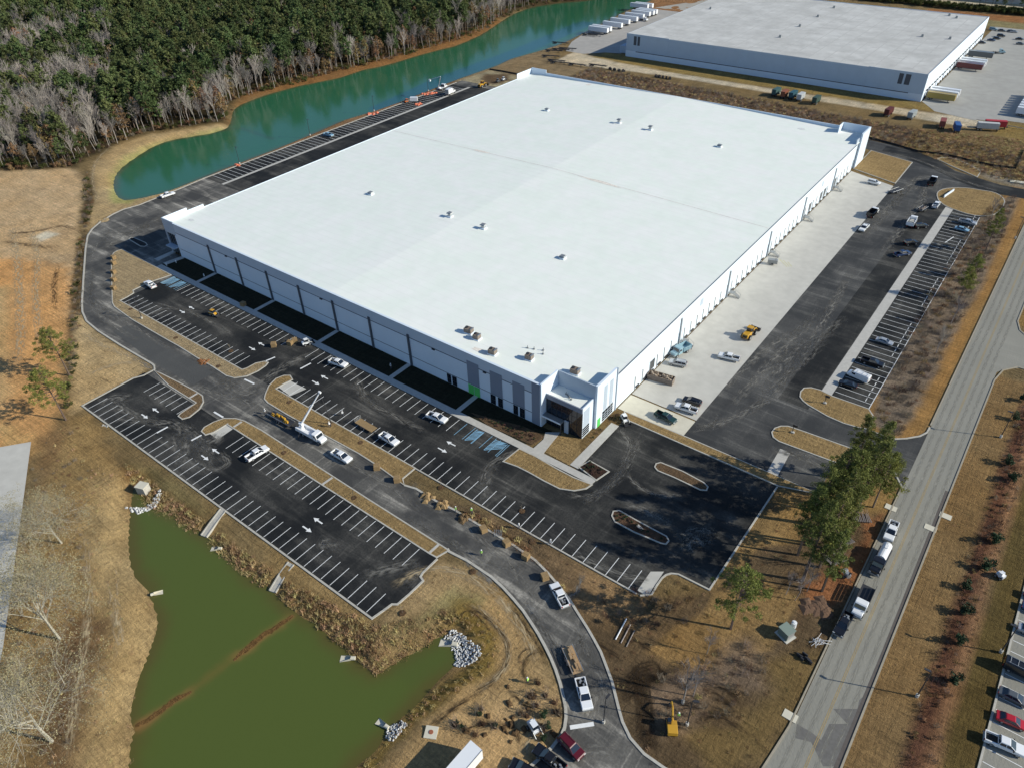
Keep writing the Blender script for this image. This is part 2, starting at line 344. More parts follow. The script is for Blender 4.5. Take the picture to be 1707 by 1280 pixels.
# ------------------------------------------------------------------ ground
def axis(lo, hi, a, b, fine, mid):
    """coordinates fine between a and b, coarser outside, out to +-6500"""
    c = list(np.arange(a, b+1e-6, fine)); x = a
    while x > lo: x -= mid; c.insert(0, x)
    x = b
    while x < hi: x += mid; c.append(x)
    st = mid
    while c[0] > -6500: st *= 1.5; c.insert(0, c[0]-st)
    st = mid
    while c[-1] < 6500: st *= 1.5; c.append(c[-1]+st)
    return np.array(c)
gx = axis(-520, 60, -330, 40, 1.0, 4.0); gy = axis(-20, 760, 0, 230, 1.0, 2.5)
X, Y = np.meshgrid(gx, gy, indexing='ij')
wob = 0.6*(fbm(X, Y, 9, 3)-0.5)+0.5*(fbm(X, Y, 3.2, 4)-0.5)
colr = np.zeros(X.shape+(3,)); colr[:] = (0.17, 0.125, 0.065)
def paint(c, d, blur=1.5, warp=3.0, amt=1.0, patch=0.0):
    w = 1/(1+np.exp(np.clip((d+wob*2*warp)/(blur*0.22), -40, 40)))*amt
    if patch: w = w*np.clip((fbm(X, Y, 7, int(patch*100)+5)-0.35)*4, 0, 1)
    colr[:] = colr*(1-w[..., None])+np.array(c)*w[..., None]
def pp(c, poly, **k): paint(c, sd_poly(X, Y, poly), **k)
def pl(c, line, w, **k): paint(c, sd_line(X, Y, line)-w, **k)
# forest floor beyond the lake and west
FOREST = atl([(-60, 286), (60, 283), (124, 279), (150, 262), (178, 249), (206, 236), (240, 222), (300, 214), (372, 203), (384, 186), (386, 176), (400, 164), (440, 153), (503, 136), (570, 118), (617, 108), (704, 84), (760, 68), (800, 54), (835, 30), (860, 18), (900, 8), (1000, -2)])+[(-330, 900), (-1500, 900), (-1500, 100)]
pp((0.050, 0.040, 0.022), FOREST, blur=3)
pp((0.16, 0.085, 0.035), atl([(380, 203), (400, 160), (570, 112), (704, 76), (830, 30), (850, 45), (800, 62), (704, 92), (570, 128), (420, 160)]), blur=4)
# west fields
pp((0.43, 0.315, 0.195), atl([(-200, 292), (-10, 286), (60, 284), (122, 282), (140, 300), (134, 400), (124, 520), (60, 560), (-200, 560)]), blur=3)
pp((0.50, 0.285, 0.125), atl([(-200, 440), (60, 432), (118, 450), (118, 560), (100, 640), (80, 760), (-200, 760)]), blur=5, warp=5)
pp((0.40, 0.31, 0.17), atl([(-20, 480), (10, 480), (14, 640), (-10, 720)]), blur=5, warp=3, amt=0.7)
pp((0.50, 0.48, 0.42), T1([(160, 1180), (230, 1150), (280, 1165), (200, 1200)]), blur=2, warp=2)
pp((0.30, 0.27, 0.12), atl([(0, 700), (60, 735), (110, 745), (118, 790), (60, 760), (0, 745)]), blur=3, amt=0.3)
pp((0.22, 0.14, 0.07), atl([(60, 735), (118, 700), (150, 720), (215, 800), (218, 880), (110, 900), (60, 900)]), blur=4)
# ditch and its verge
pp((0.36, 0.27, 0.155), atl([(140, 300), (160, 270), (195, 245), (240, 226), (380, 206), (378, 214), (300, 226), (245, 243), (205, 270), (186, 300), (190, 325), (215, 334), (300, 310), (430, 260), (430, 268), (290, 325), (180, 360), (150, 385), (140, 420), (128, 410)]), blur=2, warp=2)
pp((0.30, 0.29, 0.12), atl([(182, 290), (205, 262), (262, 235), (370, 212), (372, 217), (270, 243), (215, 272), (194, 300), (196, 322), (230, 330), (216, 342), (186, 340)]), blur=2.5, warp=2)
pl((0.075, 0.055, 0.03), atl([(148, 285), (150, 320), (142, 372), (138, 420), (130, 470), (126, 520), (122, 580), (118, 640)]), 1.6, blur=2, warp=3)
pp((0.40, 0.295, 0.165), atl([(126, 520), (138, 528), (160, 556), (255, 612), (202, 640), (150, 676), (120, 690), (117, 600)]), blur=1.5, warp=1)
# pond banks
pp((0.27, 0.185, 0.085), atl([(118, 700), (150, 690), (215, 800), (225, 870), (300, 1330), (-200, 1330), (-60, 1050), (30, 900)]), blur=3)
pp((0.36, 0.265, 0.14), atl([(150, 800), (215, 800), (222, 900), (264, 1040), (228, 1300), (110, 1300), (150, 1060), (140, 900)]), blur=4)
pp((0.12, 0.075, 0.045), atl([(150, 1020), (188, 1030), (160, 1130), (120, 1300), (60, 1300), (80, 1140), (90, 1060)]), blur=4, warp=4, amt=0.85)
pp((0.25, 0.18, 0.09), atl([(205, 790), (300, 800), (400, 880), (640, 1040), (720, 1020), (800, 1010), (760, 1060), (640, 1120), (560, 1090), (400, 960), (250, 850)]), blur=2)
pp((0.15, 0.135, 0.06), atl([(200, 760), (300, 800), (345, 850), (330, 870), (270, 830), (230, 850)]), blur=3, amt=0.6)
pp((0.17, 0.085, 0.035), atl([(200, 760), (235, 790), (330, 862), (300, 850), (230, 855), (215, 830)]), blur=3, amt=0.7)
# middle dirt by the drive
pp((0.36, 0.255, 0.135), atl([(622, 1040), (665, 1010), (735, 935), (800, 960), (850, 1000), (900, 1070), (938, 1170), (935, 1225), (880, 1290), (600, 1330), (640, 1230), (760, 1110), (800, 1060), (760, 1000), (700, 1030), (640, 1060)]), blur=2)
pp((0.26, 0.225, 0.115), atl([(640, 1050), (700, 1025), (745, 985), (800, 1000), (745, 1020), (690, 1050), (650, 1072)]), blur=3)
pp((0.225, 0.165, 0.055), T9([(560, 470), (640, 480), (760, 590), (790, 690), (740, 790), (560, 900), (250, 1150), (160, 1290), (60, 1300), (300, 1010), (480, 850), (600, 800), (690, 720), (680, 650), (590, 580), (520, 560)]), blur=2)
pp((0.44, 0.31, 0.17), T9([(620, 1000), (900, 900), (1080, 960), (1100, 1060), (1010, 1170), (880, 1260), (560, 1280), (520, 1200), (480, 1060)]), blur=4)
pl((0.17, 0.115, 0.06), T9([(620, 480), (700, 520), (800, 620), (820, 720), (760, 840), (520, 1010), (440, 1080)]), 0.35, blur=0.6, warp=0.8, amt=0.6)
pl((0.16, 0.11, 0.055), T9([(1000, 690), (930, 720), (900, 790), (930, 860)]), 0.5, blur=0.8, warp=1, amt=0.7)
# south-east building land between drive and public road
pp((0.115, 0.082, 0.05), atl([(700, 835), (735, 830), (832, 862), (1067, 1000), (1182, 985), (1300, 815), (1365, 830), (1480, 860), (1430, 974), (1350, 1135), (1270, 1290), (1110, 1330), (1040, 1230), (990, 1065), (930, 975), (860, 910), (790, 866)]), blur=1.5, warp=1)
pp((0.30, 0.20, 0.11), T9([(560, 20), (760, 30), (1060, 230), (1440, 440), (1560, 640), (1330, 700), (1270, 640), (1180, 500), (1000, 270), (760, 100)]), blur=3, amt=0.85, patch=0.4)
pp((0.235, 0.155, 0.07), T10([(-20, 800), (40, 700), (330, 640), (430, 690), (610, 440), (400, 330), (280, 300), (380, 180), (600, 160), (560, 20), (420, 0), (290, 90), (180, 300), (120, 480), (-60, 640), (-140, 720)]), blur=0.8, warp=0.6)
pp((0.245, 0.16, 0.072), T10([(-170, 700), (-20, 560), (110, 560), (240, 600), (440, 690), (330, 740), (250, 700), (130, 810), (0, 760)]), blur=0.8, warp=0.6)
pp((0.20, 0.15, 0.115), T10([(-200, 880), (-60, 800), (120, 800), (330, 650), (430, 720), (400, 900), (200, 860), (60, 1060), (-160, 1100)]), blur=3, amt=0.8)
pp((0.155, 0.11, 0.05), T10([(380, 720), (700, 700), (640, 850), (540, 1050), (400, 1270), (150, 1290), (60, 1130), (250, 1050), (430, 900)]), blur=2.5)
pp((0.235, 0.105, 0.05), T10([(620, 380), (850, 240), (900, 60), (1010, 0), (960, 200), (890, 330), (740, 480), (560, 560)])+[], blur=1.5)
for k in range(7):
    pl((0.045, 0.032, 0.022), T9([(1445+k*14, 760+30*k), (1470+k*13, 960+10*k), (1480+k*14, 1170)]), 0.18, blur=0.5, warp=0.4, amt=0.85)
for k in range(8):
    pl((0.05, 0.036, 0.024), T9([(1400+k*6, 930-k*20), (1500, 900-k*18), (1610-k*9, 790+k*14)]), 0.2, blur=0.7, warp=1.2, amt=0.7)
# verges of the public road
pp((0.285, 0.165, 0.062), [(-20, 160), (-3.0, 160), (-3.0, 345), (-12, 345), (-17, 300)], blur=1, warp=0.4)
pp((0.17, 0.135, 0.105), atl([(1449, 700), (1470, 640), (1550, 480), (1620, 360), (1640, 345), (1705, 318), (1690, 350), (1640, 470), (1590, 560), (1520, 700), (1500, 730), (1455, 712)]), blur=1.5, warp=1.5)
pp((0.205, 0.135, 0.065), [(6.4, 20), (14, 20), (14, 204), (6.4, 204)], blur=0.5, warp=0.2)
pp((0.125, 0.062, 0.040), [(14, 20), (17.3, 20), (17.3, 204), (14, 204)], blur=0.8, warp=0.8)
pp((0.25, 0.145, 0.085), [(17.3, 20), (19.2, 20), (19.2, 204), (17.3, 204)], blur=0.8, warp=0.9)
pp((0.105, 0.078, 0.03), [(19.2, 20), (24.3, 20), (24.3, 204), (19.2, 204)], blur=1.2, warp=0.9)
pp((0.23, 0.15, 0.06), [(6.4, 233), (60, 233), (60, 330), (6.4, 330)], blur=0.8, warp=0.4)
pp((0.25, 0.16, 0.065), atl([(1300, 815), (1365, 828), (1440, 800), (1500, 820), (1486, 850), (1400, 870), (1300, 860)]), blur=2, amt=0.9)
# between and around the two warehouses
pp((0.125, 0.085, 0.055), [(-250, 344), (-250, 403), (-60, 392), (-40, 385), (-8, 380), (-8, 346), (-30, 352), (-50, 366), (-75, 366), (-78, 344)], blur=2.5, warp=4)
pp((0.17, 0.125, 0.062), [(-60, 393), (-30, 400), (-10, 404), (-6, 350), (-34, 353), (-60, 366)], blur=3, warp=4)
pp((0.43, 0.38, 0.30), [(-278, 402), (-200, 411), (-130, 411), (-80, 411), (-40, 408), (-30, 425), (-75, 421), (-130, 419), (-200, 418), (-262, 424), (-280, 430)], blur=1.2, warp=1.5)
pp((0.21, 0.155, 0.06), [(-262, 424), (-200, 419), (-80, 422), (-55, 425), (-58, 435), (-250, 438), (-262, 438)], blur=1, warp=0.6)
pp((0.20, 0.145, 0.055), [(-30, 404), (-5, 400), (-5, 425), (-30, 425)], blur=1.5, warp=1.5)
pp((0.19, 0.145, 0.09), [(-303, 330), (-287, 332), (-252, 344), (-252, 400), (-282, 404), (-296, 440), (-302, 480), (-306, 440), (-308, 380)], blur=2, warp=2)
pp((0.26, 0.23, 0.16), [(-303, 338), (-270, 336), (-262, 362), (-300, 366)], blur=2, warp=2)
pp((0.10, 0.07, 0.045), T2([(700, 370), (820, 370), (830, 400), (760, 420), (690, 410)]), blur=2, warp=2)
pp((0.19, 0.12, 0.07), [(-306, 165), (-301, 165), (-301, 335), (-307, 335)], blur=1, warp=0.8)
pp((0.25, 0.23, 0.20), [(-12, 352), (-50, 372), (-20, 345), (0, 344), (0, 352)], blur=2.5, warp=3, amt=0.7)
pp((0.20, 0.18, 0.10), [(-80, 632), (60, 632), (60, 652), (-80, 650)], blur=3)
pp((0.24, 0.12, 0.055), [(-120, 652), (60, 654), (60, 674), (-120, 672)], blur=3)
pp((0.42, 0.38, 0.29), [(-260, 698), (120, 698), (120, 900), (-260, 900)], blur=3)
pp((0.22, 0.12, 0.06), [(-310, 560), (-260, 560), (-245, 620), (-330, 700)], blur=4)
# small scale mottling of soil and dry turf
mott = 0.70+0.60*fbm(X, Y, 4, 31); mott *= 0.90+0.2*fbm(X, Y, 40, 57)
colr *= 1.17*mott[..., None]*np.array([1.04, 0.985, 0.88]); hue = (fbm(X, Y, 14, 77)-0.5)
colr[..., 0] *= 1+0.14*hue; colr[..., 2] *= 1-0.22*hue
Z = 0.16*(fbm(X, Y, 11, 91)-0.5)
PAVED = []  # filled flat below
for poly, slope in ((LAKE, 3.5), (POND, 6.0)):
    d = sd_poly(X, Y, poly); t = np.clip(d/slope, 0, 1); t = t*t*(3-2*t)
    Z = np.where(d > 0, Z*t-1.5*(1-t), -1.5-np.clip(-d*0.45, 0, 1.6))
flat = np.zeros(X.shape, bool)
for x0, x1, y0, y1 in ((-302, -249, 160, 345), (-279, -184, 66, 345), (-190, -74, 48, 112), (-110, -24, 82, 132), (-71, -16, 130, 360), (-3.5, 7.5, 20, 6000), (-250, -70, 112, 342), (-250, -60, 434, 592)):
    flat |= (X > x0) & (X < x1) & (Y > y0) & (Y < y1)
Z = np.where(flat & (Z > -0.4), np.minimum(Z, -0.02), Z)
nx, ny = len(gx), len(gy)
V = np.stack([X, Y, Z], -1).reshape(-1, 3)
idx = np.arange(nx*ny).reshape(nx, ny); Fq = np.stack([idx[:-1, :-1], idx[1:, :-1], idx[1:, 1:], idx[:-1, 1:]], -1).reshape(-1, 4)
def np_mesh(name, V, F, k):
    me = bpy.data.meshes.new(name); me.vertices.add(len(V)); me.vertices.foreach_set('co', np.asarray(V, np.float32).ravel())
    me.loops.add(F.size); me.loops.foreach_set('vertex_index', F.astype(np.int32).ravel())
    me.polygons.add(len(F)); me.polygons.foreach_set('loop_start', np.arange(0, F.size, k, dtype=np.int32))
    try: me.polygons.foreach_set('loop_total', np.full(len(F), k, np.int32))
    except Exception: pass
    me.update(calc_edges=True); return me
gme = np_mesh('ground', V, Fq, 4)
ca = gme.color_attributes.new('soil', 'FLOAT_COLOR', 'POINT')
ca.data.foreach_set('color', np.concatenate([colr.reshape(-1, 3), np.ones((nx*ny, 1))], 1).astype(np.float32).ravel())
gme.materials.append(soil_mat())
gme.polygons.foreach_set('use_smooth', np.ones(len(Fq), bool))
add('ground', gme, kind='structure', label='dry winter turf, bare soil and straw')

def ground_z(x, y):
    i = int(np.clip(np.searchsorted(gx, x), 0, nx-1)); j = int(np.clip(np.searchsorted(gy, y), 0, ny-1)); return float(Z[i, j])

# ------------------------------------------------------------------ water sheets
def water(name, poly, base, patches, step, rough):
    P = np.array(poly); xs = np.arange(P[:, 0].min()-2, P[:, 0].max()+2+step, step); ys = np.arange(P[:, 1].min()-2, P[:, 1].max()+2+step, step)
    A, B = np.meshgrid(xs, ys, indexing='ij'); d = sd_poly(A, B, poly); c = np.zeros(A.shape+(3,)); c[:] = base
    w0 = (fbm(A, B, 5, 12)-0.5)
    sh = 1/(1+np.exp(np.clip((-d-1.4+w0*2.5)/0.7, -40, 40))); c = c*(1-0.55*sh[..., None])+np.array((0.10, 0.055, 0.02))*0.55*sh[..., None]
    for col, line, w, a in patches:
        q = sd_line(A, B, line)-w+w0*2.4; ww = a/(1+np.exp(np.clip(q/0.3, -40, 40))); c = c*(1-ww[..., None])+np.array(col)*ww[..., None]
    idx = np.arange(A.size).reshape(A.shape); F = np.stack([idx[:-1, :-1], idx[1:, :-1], idx[1:, 1:], idx[:-1, 1:]], -1).reshape(-1, 4)
    keep = (d[:-1, :-1].reshape(-1) < 3); F = F[keep]
    me = np_mesh(name, np.stack([A, B, np.full(A.shape, -1.5)], -1).reshape(-1, 3), F, 4)
    at_ = me.color_attributes.new('tint', 'FLOAT_COLOR', 'POINT'); at_.data.foreach_set('color', np.concatenate([c.reshape(-1, 3), np.ones((A.size, 1))], 1).astype(np.float32).ravel())
    me.materials.append(mat(name+'_surface', (0, 0, 0), rough, attr='tint', spec=0.35, bump=0.012, scale=0.8))
    add(name, me, kind='structure')
water('lake_water', LAKE, (0.026, 0.120, 0.060), [((0.03, 0.045, 0.03), T1([(1040, 640), (1200, 640), (1350, 690)], -1.5), 1.5, 0.35), ((0.012, 0.085, 0.115), T2([(200, 540), (500, 400), (900, 250), (1200, 120)], -1.5), 7, 0.7)], 1.5, 0.12)
water('pond_water', POND, (0.080, 0.106, 0.022), [((0.26, 0.14, 0.045), T8([(1440, 530), (1320, 620), (1180, 730)], -1.5), 0.9, 0.85), ((0.25, 0.13, 0.045), T8([(690, 1070), (800, 990), (935, 905)], -1.5), 0.9, 0.85),
   ((0.17, 0.115, 0.03), T8([(1180, 730), (935, 905)], -1.5), 0.8, 0.5), ((0.13, 0.08, 0.02), T9([(0, 530), (-30, 560)], -1.5), 1.0, 0.6), ((0.075, 0.095, 0.022), T9([(350, 760), (520, 700)], -1.5), 4, 0.5)], 0.8, 0.12)

# ------------------------------------------------------------------ silt bar crossing the pond, awash at both ends
def silt_bar(L, w, z):
    pts = smooth_line(L, 6); mb = MB(); P = [Vector(p) for p in pts]; n = len(P); rr = random.Random(5)
    for k in range(n):
        t = (P[min(n-1, k+1)]-P[max(0, k-1)]).normalized(); nv = Vector((-t.y, t.x)); f = math.sin(PI*(k+.6)/(n+.2))**.4
        a, b = w*.5*f*rr.uniform(.75, 1.15), w*.5*f*rr.uniform(.6, 1.3)
        for o_, h in ((-a, -.12), (-a*.45, .03), (b*.4, .035), (b, -.12)): q = P[k]+nv*o_; mb.v.append((q.x, q.y, z+h))
    for k in range(n-1):
        for j in range(3): i = k*4+j; mb.f.append((i, i+4, i+5, i+1)); mb.m.append(0)
    o = mb.obj('silt_bar', soil_mat('wet_silt', (0.17, 0.095, 0.035)), kind='structure'); return o
silt_bar(T8([(1455, 520), (1380, 575), (1300, 625), (1220, 690), (1160, 745)], -1.5), 2.3, -1.5)
silt_bar(T8([(672, 1072), (740, 1035), (810, 985), (880, 935), (950, 900)], -1.5), 2.1, -1.5)
# ------------------------------------------------------------------ paving
def flat_sheet(name, poly, z, m, **k):
    mb = MB(); mb.sheet(poly, z); o = mb.obj(name, m, kind='structure', **k)
    bm = bmesh.new(); bm.from_mesh(o.data); bmesh.ops.triangulate(bm, faces=bm.faces[:]); bm.to_mesh(o.data); bm.free(); return o
OUTER = atl([(299, 315.8), (268.7, 327.5), (231.8, 342.6), (205, 350), (188, 358), (166.6, 371.3), (153.4, 382.7), (146.4, 393.3), (142.8, 414.4), (139.3, 463.6), (136.7, 505), (137.5, 520), (144.4, 535.9), (164.6, 552.6), (201.5, 576.2), (254, 607)])
SKERB = T9([(530, 205), (620, 250), (680, 290), (740, 330), (800, 385), (850, 440), (900, 500), (940, 560), (975, 615), (1005, 670), (1035, 730), (1060, 790), (1083, 860), (1100, 930), (1110, 980), (1112, 1030), (1105, 1080), (1090, 1115), (1040, 1180), (960, 1250), (880, 1320), (700, 1420)])
NKERB = [at(674, 808.8), at(694, 814.7), at(725, 834), at(758, 850)]+T9([(640, 50), (760, 120), (860, 180), (960, 250), (1020, 310), (1080, 380), (1130, 445), (1170, 510), (1215, 580), (1250, 640), (1285, 705), (1310, 770), (1340, 850), (1360, 930), (1375, 990), (1392, 1050), (1430, 1130), (1500, 1210), (1600, 1280), (1700, 1330)])
LOT2E = [at(1067, 992.8), at(1086.4, 990), at(1095, 975), at(1103.7, 963), at(1110, 958), at(1118.4, 955.6), at(1130.7, 956.8), at(1182.4, 982.7)]
LOT1E = tile(430, 830, 5.334)([(1020, 1100), (1150, 975), (1190, 945), (1240, 945), (1350, 850), (1470, 735), (1445, 700), (1465, 665), (1595, 540)])
site = [(-301, 340), (-301, 163.3)]+OUTER+[(-189.4, 70.4), (-187.8, 70), (-187.6, 66), (-189, 63.5), (-189, 48.5), (-76, 48.5)]+LOT1E[1:]+[(-75.4, 70.3)]+SKERB+[at(1150, 1420)]+NKERB[::-1]+[(-98, 79.8), (-98, 84.3), (-37, 84.3)]+LOT2E+[(-25.5, 129.1), (-66.2, 129.1), (-66.2, 104.4), (-244, 104.4), (-244, 114.3), (-249.6, 114.3), (-249.6, 340)]
drive = flat_sheet('asphalt_drive', site, 0.03, asphalt_mid, label='dusty asphalt drive looping round the warehouse')
lot2 = flat_sheet('north_parking_lot', [(-233, 84.3), (-98, 84.4), (-37, 84.4)]+LOT2E[:-1]+[(-25.7, 93.9), (-25.6, 129.0), (-66.1, 129.0), (-66.1, 104.4), (-233, 104.35)], 0.036, asphalt_new)
lot1 = flat_sheet('south_parking_lot', [(-188.9, 48.6), (-76, 48.6)]+LOT1E[1:]+[(-77.5, 67), (-188.9, 67)], 0.036, asphalt_new)
lake_lot = flat_sheet('lakeside_parking_lot', [(-300.9, 163.4), (-289, 163.4), (-289, 331), (-300.9, 331)], 0.036, asphalt_new)
flat_sheet('old_road_surface', T4([(560, 380), (640, 345), (1060, 585), (960, 645), (790, 552)]), 0.042, asphalt_grey)
flat_sheet('side_lane', [(-287.2, 163), (-249.7, 163), (-249.7, 340), (-287.2, 334)], 0.036, asphalt_new)
yard_poly = [(-51, 132.2), (-17.1, 132.2), at(1389, 773.5), at(1433, 754), at(1470, 768), at(1490, 785), at(1503, 811), (-2.45, at(1503, 811)[1]), (-2.45, at(1550, 717)[1]), at(1533, 727), at(1510, 731), at(1490, 732), at(1449, 717), (-16.8, 169.5), (-16.8, 306.3), (-15, 333), (-2.4, 333.7), (-2.4, 343.4), (-8, 343.4), (-16, 343), (-26, 346), (-34.5, 349), (-43.9, 358.2), (-53.7, 363.6), (-78, 367.4), (-78, 356), (-63.3, 352.1), (-52.2, 349.2), (-51, 318.6)]
yard = flat_sheet('truck_yard', yard_poly, 0.03, asphalt_yard, label='dark asphalt truck yard east of the warehouse')
flat_sheet('fresh_asphalt_band', [(-37.5, 160), (-29.5, 160), (-29.5, 309), (-37.5, 309)], 0.034, asphalt_new)
flat_sheet('north_access_road', [(-2.4, 333.9), (-15.4, 333.3), (-23.7, 334.5), (-32.1, 338.5), (-45, 347.5), (-55, 352), (-66, 355.5), (-66, 363), (-53.7, 363.2), (-43.9, 357.9), (-34.5, 348.7), (-26, 345.7), (-16, 342.8), (-8, 343.2), (-2.4, 343.2)], 0.035, asphalt_new)
east_lot = flat_sheet('east_parking_lot', [(-26.4, 169.3), (-16.9, 169.3), (-16.9, 306.2), (-26.4, 308)], 0.036, asphalt_new)
flat_sheet('concrete_apron', [(-69.9, 139.4), (-51, 139.4), (-51, 318.4), (-69.9, 325)], 0.05, concrete, label='pale concrete dock apron')
flat_sheet('concrete_ramp', [(-69.9, 132.0), (-51, 132.0), (-51, 138.9), (-69.9, 138.9)], 0.056, concrete_pale)
flat_sheet('trailer_pad_strip', [(-29.3, 169.6), (-26.5, 169.4), (-26.5, 309), (-29.3, 309)], 0.042, concrete_walk)
flat_sheet('lakeside_concrete_strip', [(-289, 163.4), (-287.3, 163.4), (-287.3, 331.5), (-289, 331.5)], 0.042, concrete_walk)
flat_sheet('pump_pad', tile(1020, 680, 4.064)([(1140, 275), (1210, 300), (1120, 465), (1050, 430)]), 0.042, concrete_walk)
for nm, poly in (('bulb_patch', T4([(1380, 655), (1440, 625), (1520, 665), (1440, 700)])), ('lot_end_patch', T4([(1040, 885), (1120, 840), (1160, 860), (1080, 915)])), ('corner_patch', tile(740, 780, 4.064)([(1310, 828), (1400, 700), (1490, 700), (1380, 870)]))):
    flat_sheet(nm, poly, 0.046, concrete)
road = flat_sheet('public_road', [(-2.4, -40), (6.4, -40), (6.4, 4000), (-2.4, 4000)], 0.03, asphalt_old, label='grey two-lane public road')
flat_sheet('road_flare', [(-2.4, 30), (-2.4, 78), (-3.5, 66), (-7.5, 54), (-15.6, 38), (-22, 28)], 0.026, asphalt_old)
flat_sheet('side_street', [(6.4, 205), (8, 208), (11, 210.5), (60, 211), (60, 228), (11, 228), (8, 231), (6.4, 236)], 0.026, asphalt_old)
flat_sheet('road_edge_patch', [(5.2, 30), (6.35, 30), (6.35, 150), (5.6, 150), (5.8, 100)], 0.039, mat('fresh_edge_asphalt', (0.10, 0.085, 0.075), 0.85, var=0.2, scale=0.6))
flat_sheet('road_tar_patch', T10([(570, 1060), (640, 1100), (690, 1140), (730, 1060), (820, 1060), (750, 985), (870, 985), (880, 940), (930, 900), (800, 1270), (700, 1270), (640, 1150), (560, 1130)]), 0.034, mat('tar_patch', (0.135, 0.128, 0.118), 0.85, var=0.2, scale=0.6))
flat_sheet('concrete_yard', atl([(-120, 740), (0, 745), (52, 736), (30, 900), (5, 1080), (-20, 1200), (-250, 1200)]), 0.05, concrete, label='pale concrete yard of the neighbour')
flat_sheet('far_truck_court', [(-69, 438), (-60, 425), (-42, 421), (-30, 428), (-8, 430), (40, 430), (40, 632), (-69, 632)], 0.03, mat('far_concrete', (0.34, 0.33, 0.30), 0.85, var=0.1, scale=0.08))
flat_sheet('far_side_court', [(-286, 428), (-272, 428), (-262, 438), (-252, 441), (-252, 570), (-296, 570), (-303, 480), (-296, 450)], 0.03, mat('far_side_concrete', (0.36, 0.34, 0.31), 0.85, var=0.12, scale=0.08))
flat_sheet('far_gravel_spur', [(-252, 575), (-300, 575), (-270, 640), (-220, 700), (-200, 700), (-240, 640)], 0.02, mat('far_gravel', (0.36, 0.33, 0.28), 0.9, var=0.12, scale=0.1))

# markings: every painted bar is a child of its paved surface
LB = {}
def line(par, x0, y0, x1, y1, w=0.13, z=0.05, m=white_line, name='parking_line'):
    L_ = math.hypot(x1-x0, y1-y0); key = (round(L_, 1), w, m.name, name)
    if key not in LB:
        mb = MB(); l = round(L_, 1); mb.box(-l/2, l/2, -w/2, w/2, -0.006, 0.0); LB[key] = mb.mesh(name, m)
    return add(name, LB[key], par, ((x0+x1)/2, (y0+y1)/2, z), math.atan2(y1-y0, x1-x0))
SP = 2.735
def xs(a, b): 
    n = round((b-a)/SP); return [a+(b-a)*k/n for k in range(n+1)]
for x in xs(-230.6, -170.4): line(lot2, x, 84.5, x, 89.9)
for x in xs(-148.6, -39.0): line(lot2, x, 84.5, x, 89.9)
for x in xs(-222.5, -101.0): 
    if not (-166 < x < -157.5): line(lot2, x, 98.9, x, 104.2)
for x in xs(-186.4, -78.0): line(lot1, x, 48.9, x, 54.3)
for x in xs(-180.6, -164.4): line(lot1, x, 61.8, x, 66.8)
for x in xs(-142.0, -80.3): line(lot1, x, 61.4, x, 66.8)
for y in xs(171.5, 305.0):
    line(east_lot, -26.2, y, -17.0, y)
    if int(y*10) % 3: line(east_lot, -18.6, y+0.5, -18.6, y+2.1, w=0.16)
line(east_lot, -16.95, 169.5, -16.95, 306, w=0.16)
for k, y in enumerate(xs(167, 327)): line(lake_lot, -300.6, y, -289.1, y, w=0.16)
for x0, x1 in ((-232.0, -223.5), (-98.3, -84.5)):
    for k, x in enumerate(xs(x0, x1)): line(lot2, x, 98.9, x, 104.2, m=blue_line)
def hatch(x0, x1, y0, y1):
    for k in range(8):
        a = y0+(y1-y0)*k/8; line(lot2, x0, a, x1, min(y1, a+(x1-x0)*0.9), m=blue_line, w=0.22, z=0.052)
    line(lot2, x0, y0, x0, y1, m=blue_line); line(lot2, x1, y0, x1, y1, m=blue_line)
hatch(-94.8, -92.6, 99, 104.1); hatch(-88.6, -85.0, 99, 104.1); hatch(-231, -228.6, 99, 104.1); hatch(-227.4, -224.6, 99, 104.1)
flat_sheet('blue_wash', [(-232.6, 98.9), (-231.2, 98.9), (-231.2, 104.2), (-232.6, 104.2)], 0.045, mat('faded_blue', (0.2, 0.3, 0.36), 0.7, var=0.3, scale=2))
amb = MB(); amb.v += [(x, y, 0) for x, y in ((-1.5, -0.17), (0.2, -0.17), (0.2, -0.6), (1.5, 0), (0.2, 0.6), (0.2, 0.17), (-1.5, 0.17))]
amb.f.append((0, 1, 2, 3, 4, 5, 6)); amb.m.append(0); arrow_me = amb.mesh('direction_arrow', white_line)
for par, a, d in ((lot2, (950, 263), PI), (lot2, (905, 283), 0), (lot2, (1297, 443), PI), (lot2, (1252, 466), 0), (lot2, (1610, 607), PI), (lot2, (1567, 634), 0), (lot1, (772, 770), PI), (lot1, (718, 800), 0), (lot1, (1070, 972), PI), (lot1, (1017, 1005), 0)):
    p = T4([a])[0]; add('direction_arrow', arrow_me, par, (p[0], p[1], 0.05), d)
for par, a, d in ((lot2, (541, 935), PI), (lot2, (499, 968), 0)):
    p = T5([a])[0]; add('direction_arrow', arrow_me, par, (p[0], p[1], 0.05), d)
for a, d in (((1578, 52), PI), ((1524, 94), 0)):
    p = T8([a])[0]; add('direction_arrow', arrow_me, lot1, (p[0], p[1], 0.05), d)
for a, b in (((1320, 527), (1365, 508)), ((1213, 617), (1262, 640)), ((1490, 566), (1543, 538)), ((1062, 778), (1108, 805)), ((778, 882), (833, 852)), ((950, 920), (1000, 893))):
    p, q = T4([a, b]); line(drive, *p, *q, w=0.5, z=0.056, name='stop_line')
p, q = T9([(1132, 1078), (1250, 1060)]); line(drive, *p, *q, w=0.75, z=0.056, name='stop_line')
p, q = tile(1300, 300, 4.194)([(1155, 440), (1215, 400)]); line(yard, *p, *q, w=0.3, z=0.056, name='stop_line')
for k in range(70):
    for dx in (1.78, 2.06): line(road, dx, 30+k*9.0, dx, 38.9+k*9.0, w=0.1, z=0.042, m=yellow_line, name='centre_line')
